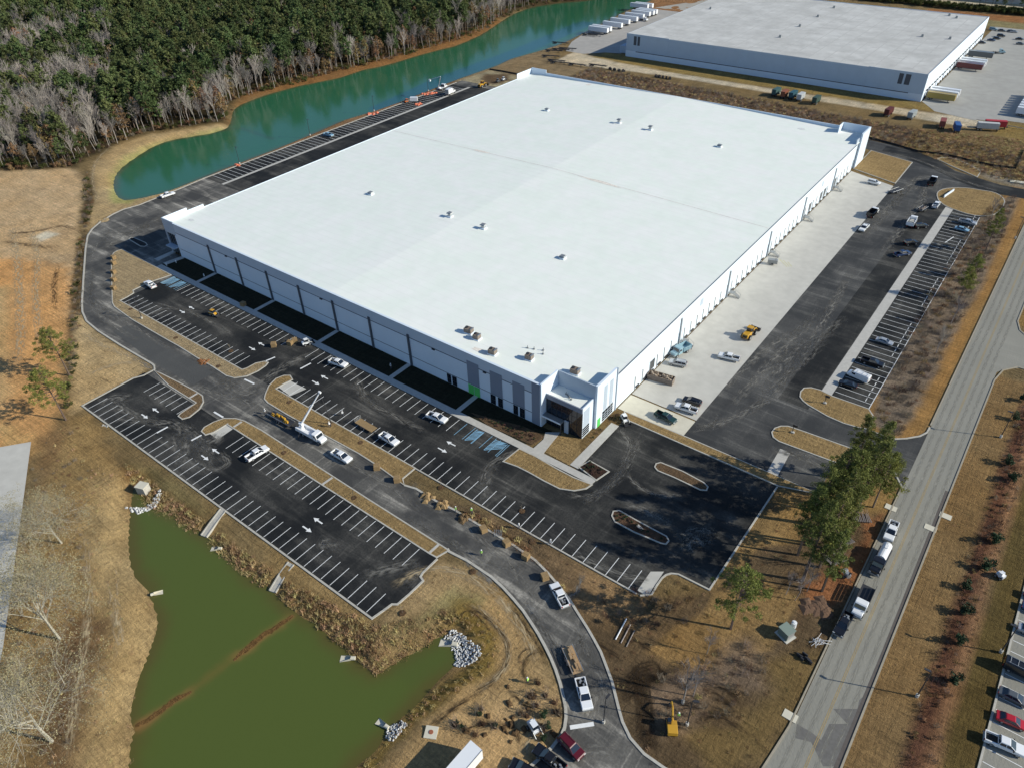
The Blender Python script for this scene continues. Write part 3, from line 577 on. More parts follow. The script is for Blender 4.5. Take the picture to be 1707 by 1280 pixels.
for k in range(3):
    p, q = T6([(480+k*22, 20+k*8), (520+k*12, 60)]); line(yard, *p, *q, w=0.3, z=0.062, m=mat('pale_yellow_mark', (0.5, 0.47, 0.27), 0.8), name='painted_mark')

# pale sweeps of dust where wheels turned, lying on the asphalt
def smear(L, w, z=0.048, c=(0.16, 0.155, 0.14)):
    m = MATS.get('dust_streaks')
    if not m:
        m = bpy.data.materials.new('dust_streaks'); m.use_nodes = True; MATS['dust_streaks'] = m; N, K = m.node_tree.nodes, m.node_tree.links
        b = N['Principled BSDF']; b.inputs['Base Color'].default_value = (0.20, 0.19, 0.17, 1); b.inputs['Roughness'].default_value = 0.95; b.inputs['Specular IOR Level'].default_value = 0.1
        uv = N.new('ShaderNodeAttribute'); uv.attribute_name = 'strip'
        sp = N.new('ShaderNodeSeparateXYZ'); K.new(uv.outputs['Vector'], sp.inputs[0])
        g = N.new('ShaderNodeMapping'); g.inputs['Scale'].default_value = (0.5, 7, 1); K.new(uv.outputs['Vector'], g.inputs['Vector'])
        n = N.new('ShaderNodeTexNoise'); n.inputs['Scale'].default_value = 1.0; n.inputs['Detail'].default_value = 7; K.new(g.outputs[0], n.inputs['Vector'])
        r = N.new('ShaderNodeMapRange'); r.inputs[1].default_value = 0.42; r.inputs[2].default_value = 0.66; K.new(n.outputs['Fac'], r.inputs[0])
        e = N.new('ShaderNodeMapRange'); e.inputs[1].default_value = 0; e.inputs[2].default_value = 0.45; e.interpolation_type = 'SMOOTHSTEP'
        a1 = N.new('ShaderNodeMath'); a1.operation = 'SUBTRACT'; a1.inputs[0].default_value = 0.5
        ab = N.new('ShaderNodeMath'); ab.operation = 'ABSOLUTE'; s5 = N.new('ShaderNodeMath'); s5.operation = 'SUBTRACT'; s5.inputs[1].default_value = 0.5
        K.new(sp.outputs['Y'], s5.inputs[0]); K.new(s5.outputs[0], ab.inputs[0]); K.new(ab.outputs[0], a1.inputs[1]); K.new(a1.outputs[0], e.inputs[0])
        mu = N.new('ShaderNodeMath'); mu.operation = 'MULTIPLY'; K.new(r.outputs[0], mu.inputs[0]); K.new(e.outputs[0], mu.inputs[1])
        m8 = N.new('ShaderNodeMath'); m8.operation = 'MULTIPLY'; K.new(mu.outputs[0], m8.inputs[0]); K.new(sp.outputs['Z'], m8.inputs[1])
        K.new(m8.outputs[0], b.inputs['Alpha'])
    pts = smooth_line(L, 5); n = len(pts); P = [Vector(p) for p in pts]; vs = []; at3 = []; ln = 0
    for k in range(n):
        t = (P[min(n-1, k+1)]-P[max(0, k-1)]).normalized(); nv = Vector((-t.y, t.x)); 
        if k: ln += (P[k]-P[k-1]).length
        fade = min(1, k/3, (n-1-k)/3)*1.0
        for j in range(5):
            s_ = j/4; q = P[k]+nv*(s_-0.5)*w; vs.append((q.x, q.y, z)); at3.append((ln, s_, fade))
    fs = [(k*5+j, (k+1)*5+j, (k+1)*5+j+1, k*5+j+1) for k in range(n-1) for j in range(4)]
    me = bpy.data.meshes.new('dust_smear'); me.from_pydata(vs, [], fs); me.materials.append(m)
    a = me.attributes.new('strip', 'FLOAT_VECTOR', 'POINT'); a.data.foreach_set('vector', np.array(at3, np.float32).ravel())
    o = add('dust_smear', me); o['kind'] = 'stuff'; return o
U4, U5, U8, U6, U2 = tile(740, 780, 4.064), tile(1020, 680, 4.064), tile(120, 330, 5.69), tile(1300, 300, 4.194), tile(130, 640, 5.334)
SM = [(U5([(200, 190), (80, 420), (-60, 560), (-200, 640)]), 3.5), (U5([(80, 420), (180, 530), (320, 590), (480, 590)]), 2.2), (U5([(40, 120), (120, 260), (60, 420)]), 3),
 (U4([(830, 180), (980, 190), (1100, 130), (1220, 20)]), 2.5), (U4([(940, 240), (1100, 130), (1250, -60)]), 2.5), (U4([(860, 560), (1000, 640), (1200, 720), (1400, 760)]), 3),
 (U2([(300, 300), (600, 330), (900, 380), (960, 560), (850, 740)]), 5), (U2([(880, 330), (1060, 480), (1250, 700)]), 5), (U2([(1000, 640), (1200, 760), (1330, 700), (1260, 600)]), 3),
 (U8([(640, 1160), (900, 1050), (1180, 1110), (1500, 1290)]), 2), (U8([(780, 990), (1000, 1050), (1240, 1080)]), 1.5), (U8([(160, 730), (370, 690)]), 1.0), (U8([(140, 850), (370, 800)]), 1.0),
 (U8([(300, 500), (420, 400), (700, 260), (880, 180)]), 7), (U8([(180, 400), (350, 330), (600, 250)]), 4), (T4([(1060, 610), (1250, 650), (1400, 560), (1560, 480)]), 5), (T4([(900, 880), (1000, 960), (1050, 1060)]), 5),
 (T9([(560, 20), (700, 160), (860, 300), (980, 500)]), 4), (T9([(300, 30), (500, 130), (700, 260), (800, 330)]), 3.5), (T9([(900, 420), (1000, 600), (1060, 700)]), 3), (T9([(1200, 300), (1150, 420), (1010, 480)]), 2),
 (T9([(1240, 620), (1120, 680), (1020, 700)]), 3), (T9([(1210, 700), (1290, 850), (1340, 1030)]), 3), (T9([(700, 250), (820, 290), (920, 250)]), 1.2), (T5([(690, 1180), (740, 1040), (900, 960)]), 4), (T5([(150, 760), (100, 680), (60, 600)]), 4),
 (T6([(60, 850), (200, 830), (440, 700), (620, 470), (820, 300)]), 4), (T6([(100, 760), (380, 500), (640, 330)]), 4), (T6([(380, 700), (560, 480), (760, 380)]), 5), (T6([(30, 880), (150, 860)]), 1.2), (T6([(480, 960), (560, 985), (660, 1000)]), 4),
 (T3([(1180, 900), (1200, 970), (1130, 1080), (980, 1280)]), 5), (T3([(900, 1200), (1100, 960), (1350, 900)]), 5), (T3([(1180, 960), (1260, 1000)]), 4), (T3([(930, 740), (1180, 800), (1400, 900)]), 2.5),
 (T4([(440, 200), (620, 330), (900, 500)]), 3), (T4([(470, 60), (450, 200), (560, 330)]), 3), (T8([(1697, 200), (1600, 150), (1640, 220)]), 4), (tile(430, 830, 5.334)([(900, 700), (1200, 620), (1450, 560)]), 5), (tile(430, 830, 5.334)([(1300, 800), (1440, 700)]), 5),
 (U5([(500, 1000), (560, 880), (680, 960)]), 5), (U5([(560, 130), (680, 120), (720, 30)]), 1), (T5([(340, 1120), (420, 1230), (560, 1290)]), 3)]
SM += [(U2([(150, 180), (330, 120), (470, 140)]), 6), (U2([(300, 120), (450, 250), (700, 340)]), 5), (U2([(850, 420), (900, 620), (1020, 700)]), 4), (U2([(980, 560), (1180, 520), (1290, 420)]), 6), (T4([(960, 640), (1100, 700), (1240, 740), (1400, 880)]), 4), (T4([(1080, 600), (1200, 690), (1350, 640)]), 5), (T4([(600, 480), (820, 600), (1000, 700)]), 3), (T4([(460, 120), (450, 240), (540, 340), (700, 430)]), 3),
 (T5([(0, 1010), (200, 1130), (420, 1290)]), 3), (T5([(60, 640), (120, 720), (260, 800), (420, 880)]), 3), (T5([(700, 1230), (720, 1130), (760, 1040)]), 3), (T9([(250, 20), (520, 160), (680, 300), (800, 400)]), 3), (T9([(880, 440), (960, 560), (1040, 640), (1090, 780)]), 3), (T9([(1150, 500), (1190, 640), (1260, 800)]), 3), (T9([(1250, 860), (1250, 980), (1190, 1110)]), 5), (T9([(1120, 1240), (1260, 1200), (1420, 1230)]), 6),
 (U8([(240, 420), (420, 340), (560, 330), (760, 240)]), 6), (U8([(190, 620), (210, 480), (330, 370)]), 3), (T6([(240, 760), (420, 560), (700, 260)]), 5), (T6([(350, 760), (520, 600), (720, 420)]), 4), (T6([(860, 60), (700, 330), (560, 560)]), 4), (T6([(420, 960), (600, 1010), (730, 1080)]), 4), (T3([(1000, 1100), (1150, 900), (1280, 880)]), 5), (T3([(1240, 830), (1400, 900), (1600, 960)]), 3), (U5([(60, 640), (240, 700), (420, 800)]), 4), (U5([(420, 900), (600, 830), (700, 900)]), 5), (tile(430, 830, 5.334)([(1330, 600), (1420, 690), (1350, 800)]), 6)]
for L_, w_ in SM: smear(L_, w_)

# ------------------------------------------------------------------ islands, lawns, kerbs, walks
turf = {}
def turf_mat(c):
    k = 'dormant_turf_%d_%d' % (int(c[0]*1000), int(c[1]*1000)); return MATS.get(k) or soil_mat(k, c)
TAN, GOLD, DIRT = (0.36, 0.27, 0.155), (0.31, 0.21, 0.095), (0.20, 0.135, 0.075)
def island(name, poly, c=GOLD, kerb=True, z=0.16, label=None, w=0.32, km=None):
    mb = MB(); mb.prism(poly, -0.1, z); o = mb.obj(name, turf_mat(c), kind='structure', label=label)
    if kerb:
        kb = MB(); kb.ribbon(poly, w, 0.0, z+0.03, closed=True); kb.obj('kerb', km or kerb_m, o)
    return o
def kerb(pts, w=0.45, z=0.17, m=None, closed=False):
    mb = MB(); mb.ribbon(pts, w, -0.05, z, closed=closed); return mb.obj('kerb', m or kerb_m, kind='structure')
U1 = tile(130, 430, 5.334)
nw = U8([(478, 492), (430, 505), (398, 525), (378, 555), (374, 620)])+atl([(187.5, 505), (191, 512), (220, 533), (268.7, 561.2), (298.7, 578), (328.7, 596.9), (355, 611.9), (377.5, 626.9), (390.6, 630.5), (411.2, 627.5), (430, 619), (443, 610), (447, 605), (441, 603), (426.2, 606.2), (412, 614)])+[(-166.5, 84.3), (-232.8, 84.3)]+atl([(212, 496), (223, 489), (221.9, 484.4), (250, 471)])+[(-234.1, 104.2), (-244.5, 104.3)]
island('west_lawn', nw, TAN, label='tan dormant lawn inside the west bend of the drive')
med = [(-98, 84.25), (-151.2, 84.3)]+T4([(1410, 640), (1452, 620), (1440, 600), (1410, 600), (1370, 615), (1335, 650), (1318, 690), (1312, 715), (1330, 735)])+atl([(480, 692), (598, 756), (627.8, 775), (674, 808.8)])+[(-98, 79.9)]
island('median_strip', med, GOLD, label='straw-coloured median between drive and north lot')
mb = MB(); mb.ribbon([(-98, 84.2), (-37, 84.2)], 0.34, -0.05, 0.17); mb.obj('kerb', kerb_m, kind='structure')
kerb(LOT2E+[(-25.5, 128.9)], 0.36)
kerb([(-301, 335), (-301, 163.3)]+OUTER+[(-189.4, 70.4)], 0.55)
kerb([(-189.4, 70.4), (-187.7, 69.5), (-187.7, 66), (-189, 63.5), (-189, 48.5), (-76, 48.5)]+LOT1E[1:], 0.42)
kerb([(-75.4, 70.4)]+SKERB, 0.55)
kerb(NKERB, 0.5)
isl = [(-149.5, 67.2)]+[(-77.5, 67.1)]+T9([(470, 235), (530, 200)])+[(-100, 70.4), (-140, 71)]+T4([(1215, 825), (1170, 812), (1110, 812), (1060, 830), (1015, 855), (1000, 875), (1020, 893), (1060, 880), (1130, 838)])
island('south_lot_strip', isl, GOLD, label='narrow straw-coloured strip along the south lot')
isl2 = T4([(765, 575), (800, 590), (900, 640), (975, 680), (1005, 700), (1010, 730), (990, 765), (940, 805), (905, 815), (885, 800), (900, 785), (975, 735), (840, 650)])
island('corner_island', isl2, DIRT, label='kerbed soil island at the head of the south lot')
for pts, c in ((U5([(290, 400), (300, 378), (330, 370), (480, 430), (620, 505), (650, 535), (640, 558), (600, 555), (420, 470), (310, 425)]), (0.13, 0.085, 0.05)),
               (U5([(0, 730), (10, 700), (50, 695), (200, 780), (370, 870), (385, 900), (365, 922), (330, 915), (150, 840), (20, 770)]), (0.11, 0.065, 0.042)),
               (U8([(540, 395), (560, 380), (590, 382), (700, 430), (715, 450), (690, 465), (650, 462)]), (0.05, 0.05, 0.05))):
    island('kerbed_island', pts, c)
lb = MB(); lb.ribbon([at(1062.5, 875.5), at(1071, 884)], 0.7, 0.1, 0.21); lb.obj('island_walk', concrete_walk, kind='structure')
lawnC = T5([(880, 962), (960, 1000), (1060, 1058), (1150, 1105), (1240, 1140), (1210, 1160), (1150, 1170), (1080, 1160), (1000, 1120), (930, 1080), (870, 1050), (800, 1025)])
island('front_lawn', lawnC, GOLD, label='golden lawn wedge beyond the accessible stalls')
island('entrance_lawn', T5([(988, 968), (1085, 880), (1120, 900), (1190, 912), (1240, 925), (1130, 1045)]), GOLD, False, 0.1, label='golden lawn square beside the glass entrance')
island('mulch_bed', T5([(1230, 1022), (1325, 1075), (1262, 1118), (1175, 1052)]), (0.05, 0.03, 0.022), label='dark mulch bed with small plants')
island('building_front_bed', [(-244, 106.6), (-81.5, 106.6), (-78.6, 114.4), (-82.2, 114.5), (-244, 114.4)], (0.028, 0.027, 0.016), False, 0.1, label='shaded turf between walk and warehouse front')  # turf colour lowered to deepen the building's shadow over it
island('shrub_bed', T5([(640, 782), (700, 800), (900, 850), (1010, 900), (940, 943), (860, 905), (730, 850)]), (0.13, 0.085, 0.05), False, 0.115)
island('east_bed', [(-70.8, 115), (-68.3, 112), (-68.2, 125.5), (-64.3, 129.4), (-66.8, 132), (-70.1, 131.7)], (0.19, 0.125, 0.055), False, 0.108)
walkm = MB(); walkm.prism([(-244, 104.5), (-81.6, 104.5), (-60.6, 104.5), (-60.4, 106.4), (-81, 106.6), (-244, 106.6)], -0.05, 0.14)
walkm.obj('front_sidewalk', concrete_walk, kind='structure', label='long pale sidewalk along the north lot')
for x in (-222, -190, -159, -128.6, -103.6):
    box('entry_walk', concrete_walk, (x-0.75, x+0.75, 106.6, 114.4, 0, 0.125), kind='structure')
wk = MB(); wk.prism(T5([(940, 968), (1000, 985), (1085, 880), (1010, 880), (1000, 915)]), 0, 0.132); wk.obj('main_entrance_walk', concrete_walk, kind='structure')
wk = MB(); wk.prism([(-68.3, 107), (-66.0, 107), (-66.0, 126), (-68.2, 126)], 0, 0.15); wk.obj('east_walk', concrete_walk, kind='structure')
wk = MB(); wk.prism(U8([(780, 582), (960, 503), (985, 520), (815, 600)]), 0, 0.12); wk.prism(U8([(865, 620), (1045, 555), (1070, 575), (890, 640)]), 0, 0.12); wk.obj('corner_walk', concrete_walk, kind='structure')
ss = island('east_strip', [(-67.8, 131.9), (-48.4, 132.2), (-17.1, 132.2), (-25.4, 129.3), (-66.3, 129.3)], GOLD, label='golden strip between office lot and truck yard')
pen = T6([(685, 672), (640, 660), (605, 662), (588, 680), (585, 705), (600, 725), (625, 745), (720, 800), (800, 835), (880, 858), (935, 865), (948, 800), (925, 765), (745, 702)])
island('entry_peninsula', pen, GOLD, label='rounded golden peninsula north of the entry drive')
qn = T6([(445, 880), (460, 860), (490, 850), (525, 850), (600, 875), (740, 925), (880, 975), (900, 1010), (860, 1050), (800, 1040), (730, 1018), (560, 955), (480, 925), (452, 905)])
island('entry_divider', qn, GOLD, label='long golden divider south of the entry drive')
kerb(atl([(1449, 717), (1490, 732), (1510, 731), (1533, 727), (1545, 721), (1550, 712)]), 0.4)
kerb(atl([(1433, 754), (1470, 768), (1490, 785), (1503, 811)])+[(-2.6, 145)], 0.35)
oval = smooth_line([(-34, 316.5), (-35, 322), (-33, 327.5), (-27.1, 332), (-22, 332.9), (-16.2, 333), (-12, 326), (-13, 312), (-18.8, 306.8), (-27.3, 308.6), (-31.8, 312.1)], 3, True)
island('oval_island', oval, GOLD, label='broad golden oval by the north access road')
island('dock_end_lawn', [(-70, 328), (-51.2, 321.5), (-51.4, 348.8), (-63.3, 351.8), (-70, 353.5)], GOLD, label='golden lawn at the far end of the dock apron')
island('road_corner_lawn', tile(1420, 230, 5.819)([(830, 210), (870, 195), (1000, 205), (1150, 270), (1250, 330), (1215, 385), (1100, 335), (950, 270)]), GOLD, label='small golden wedge north of the access road')
kerb([(-16, 38), (-7.7, 53.5), (-3.7, 65.5), (-2.7, 76), (-2.6, 145)], 0.3, m=kerb_old); kerb([(-2.6, 171.5), (-2.6, 333)], 0.35, m=kerb_old); kerb([(6.6, -20), (6.6, 201), (7.6, 207), (10.5, 210.8), (60, 211.2)], 0.35, m=kerb_old)
kerb([(60, 227.8), (11, 227.8), (8, 231), (6.6, 236), (6.6, 600)], 0.35, m=kerb_old)
for par_l in ((-72.5, 70.2), (-148.5, 71.2)): pass
for a, b in (((1160, 855), (1200, 828)), ((940, 712), (980, 688))):
    p, q = T4([a, b]); m_ = MB(); m_.ribbon([p, q], 0.6, 0.1, 0.2); m_.obj('crossing_walk', concrete_walk, kind='structure')
for p, q in (T4([(1600, 1140), (1650, 1105)]), T9([(436, 212), (480, 172)])):
    m_ = MB(); m_.ribbon([p, q], 0.6, 0.1, 0.2); m_.obj('crossing_walk', concrete_walk, kind='structure')
# drainage flumes from lot to pond
for a in (T8([(1108, 0), (1050, 60), (1003, 110)]), T8([(1445, 265), (1400, 310), (1345, 385)]), T4([(525, 845), (492, 872)])):
    m_ = MB(); n_ = len(a); pts = [(p[0], p[1]) for p in a]
    for (x0, y0), (x1, y1), z0, z1 in ((pts[i], pts[i+1], 0.08-1.4*(i/(n_-1)), 0.08-1.4*((i+1)/(n_-1))) for i in range(n_-1)):
        d = Vector((x1-x0, y1-y0)).normalized(); nn = Vector((-d.y, d.x))
        for s0, s1, h in ((-0.9, -0.65, 0.22), (-0.65, 0.65, 0.08), (0.65, 0.9, 0.22)):
            m_.v += [(x0+nn.x*s0, y0+nn.y*s0, z0+h), (x0+nn.x*s1, y0+nn.y*s1, z0+h), (x1+nn.x*s1, y1+nn.y*s1, z1+h), (x1+nn.x*s0, y1+nn.y*s0, z1+h)]
            m_.v += [(x0+nn.x*s0, y0+nn.y*s0, z0-0.4), (x0+nn.x*s1, y0+nn.y*s1, z0-0.4), (x1+nn.x*s1, y1+nn.y*s1, z1-0.4), (x1+nn.x*s0, y1+nn.y*s0, z1-0.4)]
            i = len(m_.v)-8
            for f in ((0, 3, 2, 1), (0, 1, 5, 4), (1, 2, 6, 5), (2, 3, 7, 6), (3, 0, 4, 7)): m_.f.append(tuple(i+q for q in f)); m_.m.append(0)
    m_.obj('drainage_flume', kerb_m, kind='structure')

under = np.zeros(X.shape, bool)
for poly in (site, yard_poly, [(-70, 132), (-51, 132), (-51, 325), (-70, 325)], [(-69, 438), (-60, 425), (-42, 421), (-30, 428), (-8, 430), (40, 430), (40, 632), (-69, 632)], [(-286, 428), (-272, 428), (-262, 438), (-252, 441), (-252, 570), (-296, 570), (-303, 480), (-296, 450)],
             [(-2.4, -40), (6.4, -40), (6.4, 4000), (-2.4, 4000)], [(24.8, 25), (62, 25), (62, 152), (24.8, 152)], [(6.4, 205), (60, 211), (60, 228), (6.4, 236)], atl([(-120, 740), (0, 745), (52, 736), (30, 900), (5, 1080), (-20, 1200), (-250, 1200)])):
    under |= sd_poly(X, Y, poly) < 1.2
Z = np.where(under & (Z > -0.6), np.minimum(Z, -0.04), Z)
V[:, 2] = Z.reshape(-1); gme.vertices.foreach_set('co', V.astype(np.float32).ravel()); gme.update()
#PART2

# ------------------------------------------------------------------ the main warehouse
WH = thing('warehouse', 'huge new white-roofed warehouse with a glass corner entrance', 'warehouse', (-160, 227, 0))
def wp(name, m, b, parent=None, **k):
    """a building part given in world metres"""
    x0, x1, y0, y1, z0, z1 = b; cx, cy = (x0+x1)/2, (y0+y1)/2
    mb = MB(); mb.box(x0-cx, x1-cx, y0-cy, y1-cy, z0, z1)
    px_, py_ = (WH.location.x, WH.location.y) if parent is None else (parent['wx'], parent['wy'])
    o = mb.obj(name, m, parent or WH, (cx-px_, cy-py_, 0)); o['wx'] = cx; o['wy'] = cy
    for a, c in k.items(): o[a] = c
    return o
def wmb(name, mb, m, parent=None):
    o = mb.obj(name, m, parent or WH)
    px_, py_ = (WH.location.x, WH.location.y) if parent is None else (parent['wx'], parent['wy'])
    o.location = (-px_, -py_, 0); o['wx'] = 0.0; o['wy'] = 0.0; return o
XL, XR, YF, YB = -249.5, -70.2, 114.6, 340.0
rb = MB()
rb.v += [(XL+0.3, YF+0.3, 11.3), (-160, YF+0.3, 12.9), (XR-0.02, YF+15.5, 11.3), (XR-0.02, YB-0.3, 11.3), (-160, YB-0.3, 12.9), (XL+0.3, YB-0.3, 11.3), (-82.2, YF+0.3, 11.52), (-82.2, 121.9, 11.52), (-70.6, 121.9, 11.3), (-70.6, YF+15.5, 11.3)]
rb.f += [(0, 1, 4, 5), (1, 6, 7, 8, 9, 2, 3, 4)]; rb.m += [0, 0]; wmb('roof', rb, roof_m)
# seams in the membrane
sm_ = MB(); seam_m = mat('roof_seam', (0.76, 0.78, 0.72), 0.7); joint_m = mat('roof_joint', (0.70, 0.66, 0.61), 0.7, var=0.2, scale=0.3)
def rz_(x): return 12.9-abs(x+160)/89.5*1.6
for k in range(1, 73):
    y = YF+0.5+k*3.1
    for a, b in ((XL+0.5, -160), (-160, XR-0.2)):
        if y < 130 and b > -100: b = -82.5
        sm_.v += [(a, y-0.05, rz_(a)+0.012), (b, y-0.05, rz_(b)+0.012), (b, y+0.05, rz_(b)+0.012), (a, y+0.05, rz_(a)+0.012)]; i = len(sm_.v)-4; sm_.f.append((i, i+1, i+2, i+3)); sm_.m.append(0)
wmb('membrane_seams', sm_, seam_m)
jm = MB()
for a, b in ((XL+0.5, -160), (-160, XR-0.2)):
    jm.v += [(a, 230.75, rz_(a)+0.03), (b, 230.75, rz_(b)+0.03), (b, 231.1, rz_(b)+0.03), (a, 231.1, rz_(a)+0.03)]; i = len(jm.v)-4; jm.f.append((i, i+1, i+2, i+3)); jm.m.append(0)
wmb('expansion_joint', jm, joint_m)
st = MB(); stain_m = mat('roof_stain', (0.74, 0.68, 0.60), 0.8, var=0.2, scale=0.5); dust_m = mat('roof_dust', (0.66, 0.67, 0.65), 0.8, var=0.1, scale=0.6)
for x, y, a, b, m in ((-104.5, 118.6, 3.4, 1.0, 0), (-243, 122, 1.6, 0.9, 1), (-196, 230.9, 5, 0.9, 0), (-137, 230.5, 9, 1.0, 0), (-96, 330, 2, 1.2, 1), (-210, 336, 1.5, 1.4, 0)):
    pts = [(x+a*math.cos(t)*(0.7+0.5*random.random()), y+b*math.sin(t)*(0.7+0.5*random.random())) for t in [2*PI*k/14 for k in range(14)]]
    i = len(st.v); st.v += [(p[0], p[1], rz_(p[0])+0.035) for p in pts]; st.f.append(tuple(range(i, i+14))); st.m.append(m)
wmb('roof_stains', st, [stain_m, dust_m])['kind'] = 'stuff'
pil = [-222.2, -206.35, -190.5, -174.7, -158.9, -143.2, -127.6]
ed = [-242.2]+pil+[-106.6, -82.4]
for a, b in zip(ed, ed[1:]):
    p = wp('wall_panel', wall_white, (a+0.02, b-0.02, YF-0.25, YF+0.25, 0, 9.6)); 
    q = wp('parapet_panel', mat('parapet_paint', (0.50, 0.565, 0.64), 0.7, var=0.03, scale=0.1), (a+0.02, b-0.02, YF-0.25, YF+0.25, 9.9, 13.35))
    wp('coping', wall_white, (a+0.02, b-0.02, YF-0.32, YF+0.32, 13.352, 13.45), q)
wp('reveal_band', reveal, (-242.2, -82.4, YF-0.2, YF+0.2, 9.602, 9.898)); wp('reveal_band', reveal, (-242.2, -82.4, YF-0.285, YF-0.252, 3.35, 3.52))
for x in pil: 
    o = wp('pilaster', reveal, (x-0.38, x+0.38, YF-0.55, YF-0.29, 0, 10.8))
for x in (-212, -164, -118, -100): wp('wall_light', metal_dark, (x-0.5, x+0.5, YF-0.7, YF-0.29, 9.55, 9.8))
for x0, x1 in ((-106.2, -102.2), (-98.4, -94.4), (-91.0, -87.2)): wp('grey_panel', wall_grey, (x0, x1, YF-0.32, YF-0.288, 3.6, 11.0))
for x0, x1 in ((-113.9, -112.5), (-112.0, -110.4), (-98.5, -96.8), (-96.0, -94.4), (-90.9, -89.4), (-88.8, -87.2)):
    w_ = wp('window', glass, (x0, x1, YF-0.35, YF-0.289, 0.25, 3.25))
    wp('frame', metal_dark, ((x0+x1)/2-0.04, (x0+x1)/2+0.04, YF-0.42, YF-0.352, 0.25, 3.25), w_); wp('frame', metal_dark, (x0, x1, YF-0.42, YF-0.352, 1.7, 1.78), w_)
for x0, x1 in ((-106.2, -104.3), (-104.1, -102.2)): wp('entrance_door', green_wrap, (x0, x1, YF-0.36, YF-0.289, 0.05, 3.2), label='door wrapped in green film')
# left corner pavilion
wp('corner_wall', wall_mid, (XL, -242.25, YF-0.1, YF+0.3, 8.4, 13.6)); wp('corner_glazing', glass, (-248.9, -243.6, YF+0.35, YF+0.6, 0, 8.4)); wp('corner_wall', wall_grey, (XL, -242.25, YF+0.62, YF+1.0, 0, 8.39))
wp('corner_pier', wall_mid, (XL, -249.0, YF-0.1, YF+0.6, 0, 8.38)); wp('corner_pier', wall_white, (-243.3, -242.25, YF-0.3, YF+0.6, 0, 8.38)); wp('corner_canopy', wall_mid, (-248.9, -243.4, YF-2.0, YF+0.3, 3.5, 3.8))
for k in range(4): wp('mullion', metal_grey, (-248+k*1.3, -247.92+k*1.3, YF+0.25, YF+0.34, 0, 8.3))
# west wall and parapets
wp('west_wall', wall_white, (XL, XL+0.28, YF+1.1, YB-0.3, 0, 11.45)); wp('parapet', wall_white, (XL, XL+0.27, YF+0.32, 124.7, 11.46, 13.6)); wp('parapet', wall_white, (XL, XL+0.27, 124.72, 131.5, 11.46, 12.5))
wp('parapet', wall_white, (XL, XL+0.27, 326.5, YB-0.3, 11.46, 14.0)); wp('back_wall_panel', wall_white, (XL+0.3, XL+9.98, YB-0.28, YB, 0, 14.4))
for a in np.arange(XL+10, -84, 12.1): wp('back_wall_panel', wall_white, (a+0.02, min(a+12.08, -81.25), YB-0.28, YB, 0, 12.9))
wp('back_wall_panel', wall_white, (-81.2, XR+0.4, YB-0.28, YB, 0, 14.6)); wp('parapet', wall_white, (-81.6, -81.25, 334.5, YB-0.3, 11.3, 14.6)); 
# dock wall with its doors
dp = [133.9+33.25*k for k in range(7)]
for k in range(12):
    a = 131.2+k*16.2; b = min(a+16.2, 325)
    wp('dock_wall_panel', wall_white, (XR-0.3, XR, a+0.015, b-0.015, 4.6, 11.3)); wp('dock_wall_base', wall_white, (XR-0.3, XR-0.08, a+0.015, b-0.015, 0, 4.598))
wp('eave_gutter', metal_grey, (XR-0.1, XR+0.12, 131.3, 325, 11.302, 11.42)); wp('wall_groove', mat('pale_groove', (0.45, 0.46, 0.48), 0.7), (XR+0.001, XR+0.03, 131.3, 325, 9.55, 9.67)); wp('wall_groove', MATS['pale_groove'], (XR+0.001, XR+0.03, 131.3, 325, 4.62, 4.7))
DY = [166.8, 199.8, 233.0, 266.6, 300.0]
dark_open = {150.9, 274.3, 287.4, 291.6, 303.9}
y = 142.6; k = 0
door_me = None
while y < 320:
    if all(abs(y-p) > 2.2 for p in DY):
        opn = any(abs(y-q) < 2.05 for q in dark_open)
        d = wp('dock_door', glass if opn else door_white, (XR-0.09, XR-0.02, y-1.3, y+1.3, 1.25, 4.3))
        wp('door_frame', metal_grey, (XR-0.06, XR+0.10, y-1.46, y-1.36, 0.3, 4.5), d)
        wp('dock_bumper', metal_dark, (XR-0.05, XR+0.2, y-0.8, y+0.8, 0.45, 0.95), d)
    y += 4.12
for y in DY:
    wp('downpipe', mat('downpipe_grey', (0.30, 0.33, 0.35), 0.5), (XR+0.002, XR+0.35, y-0.28, y+0.28, 0.05, 9.5))
    stp = MB()
    stp.box(0, 1.6, -1.2, 0.6, 1.15, 1.27, 0)
    for q in range(6): stp.box(1.65+q*0.3, 1.95+q*0.3, -1.2, 0.0, 1.0-q*0.18, 1.06-q*0.18, 0)
    for yy in (-1.2, 0.0): stp.tube((0, yy, 2.25), (1.6, yy, 2.25), 0.035); stp.tube((1.6, yy, 2.25), (3.5, yy, 1.1), 0.035); stp.tube((1.6, yy, 0), (1.6, yy, 2.25), 0.04); stp.tube((3.4, yy, 0), (3.4, yy, 1.15), 0.04); stp.tube((0.1, yy, 0), (0.1, yy, 2.25), 0.04)
    o = stp.obj('dock_stair', metal_grey, WH, (XR+0.4-WH.location.x, y+2.2-WH.location.y, 0.05))
for y in (180, 285): wp('wall_louvre', wall_mid, (XR+0.002, XR+0.06, y-0.9, y+0.9, 7.2, 9.3))
wp('end_wall', wall_mid, (XR-0.9, XR-0.5, 325.02, 329, 0, 13.0)); wp('end_wall', wall_white, (XR-0.3, XR+0.35, 329.02, YB-0.3, 0, 14.6)); wp('end_door', glass, (XR-0.5, XR-0.4, 325.8, 327.6, 0, 4.0))
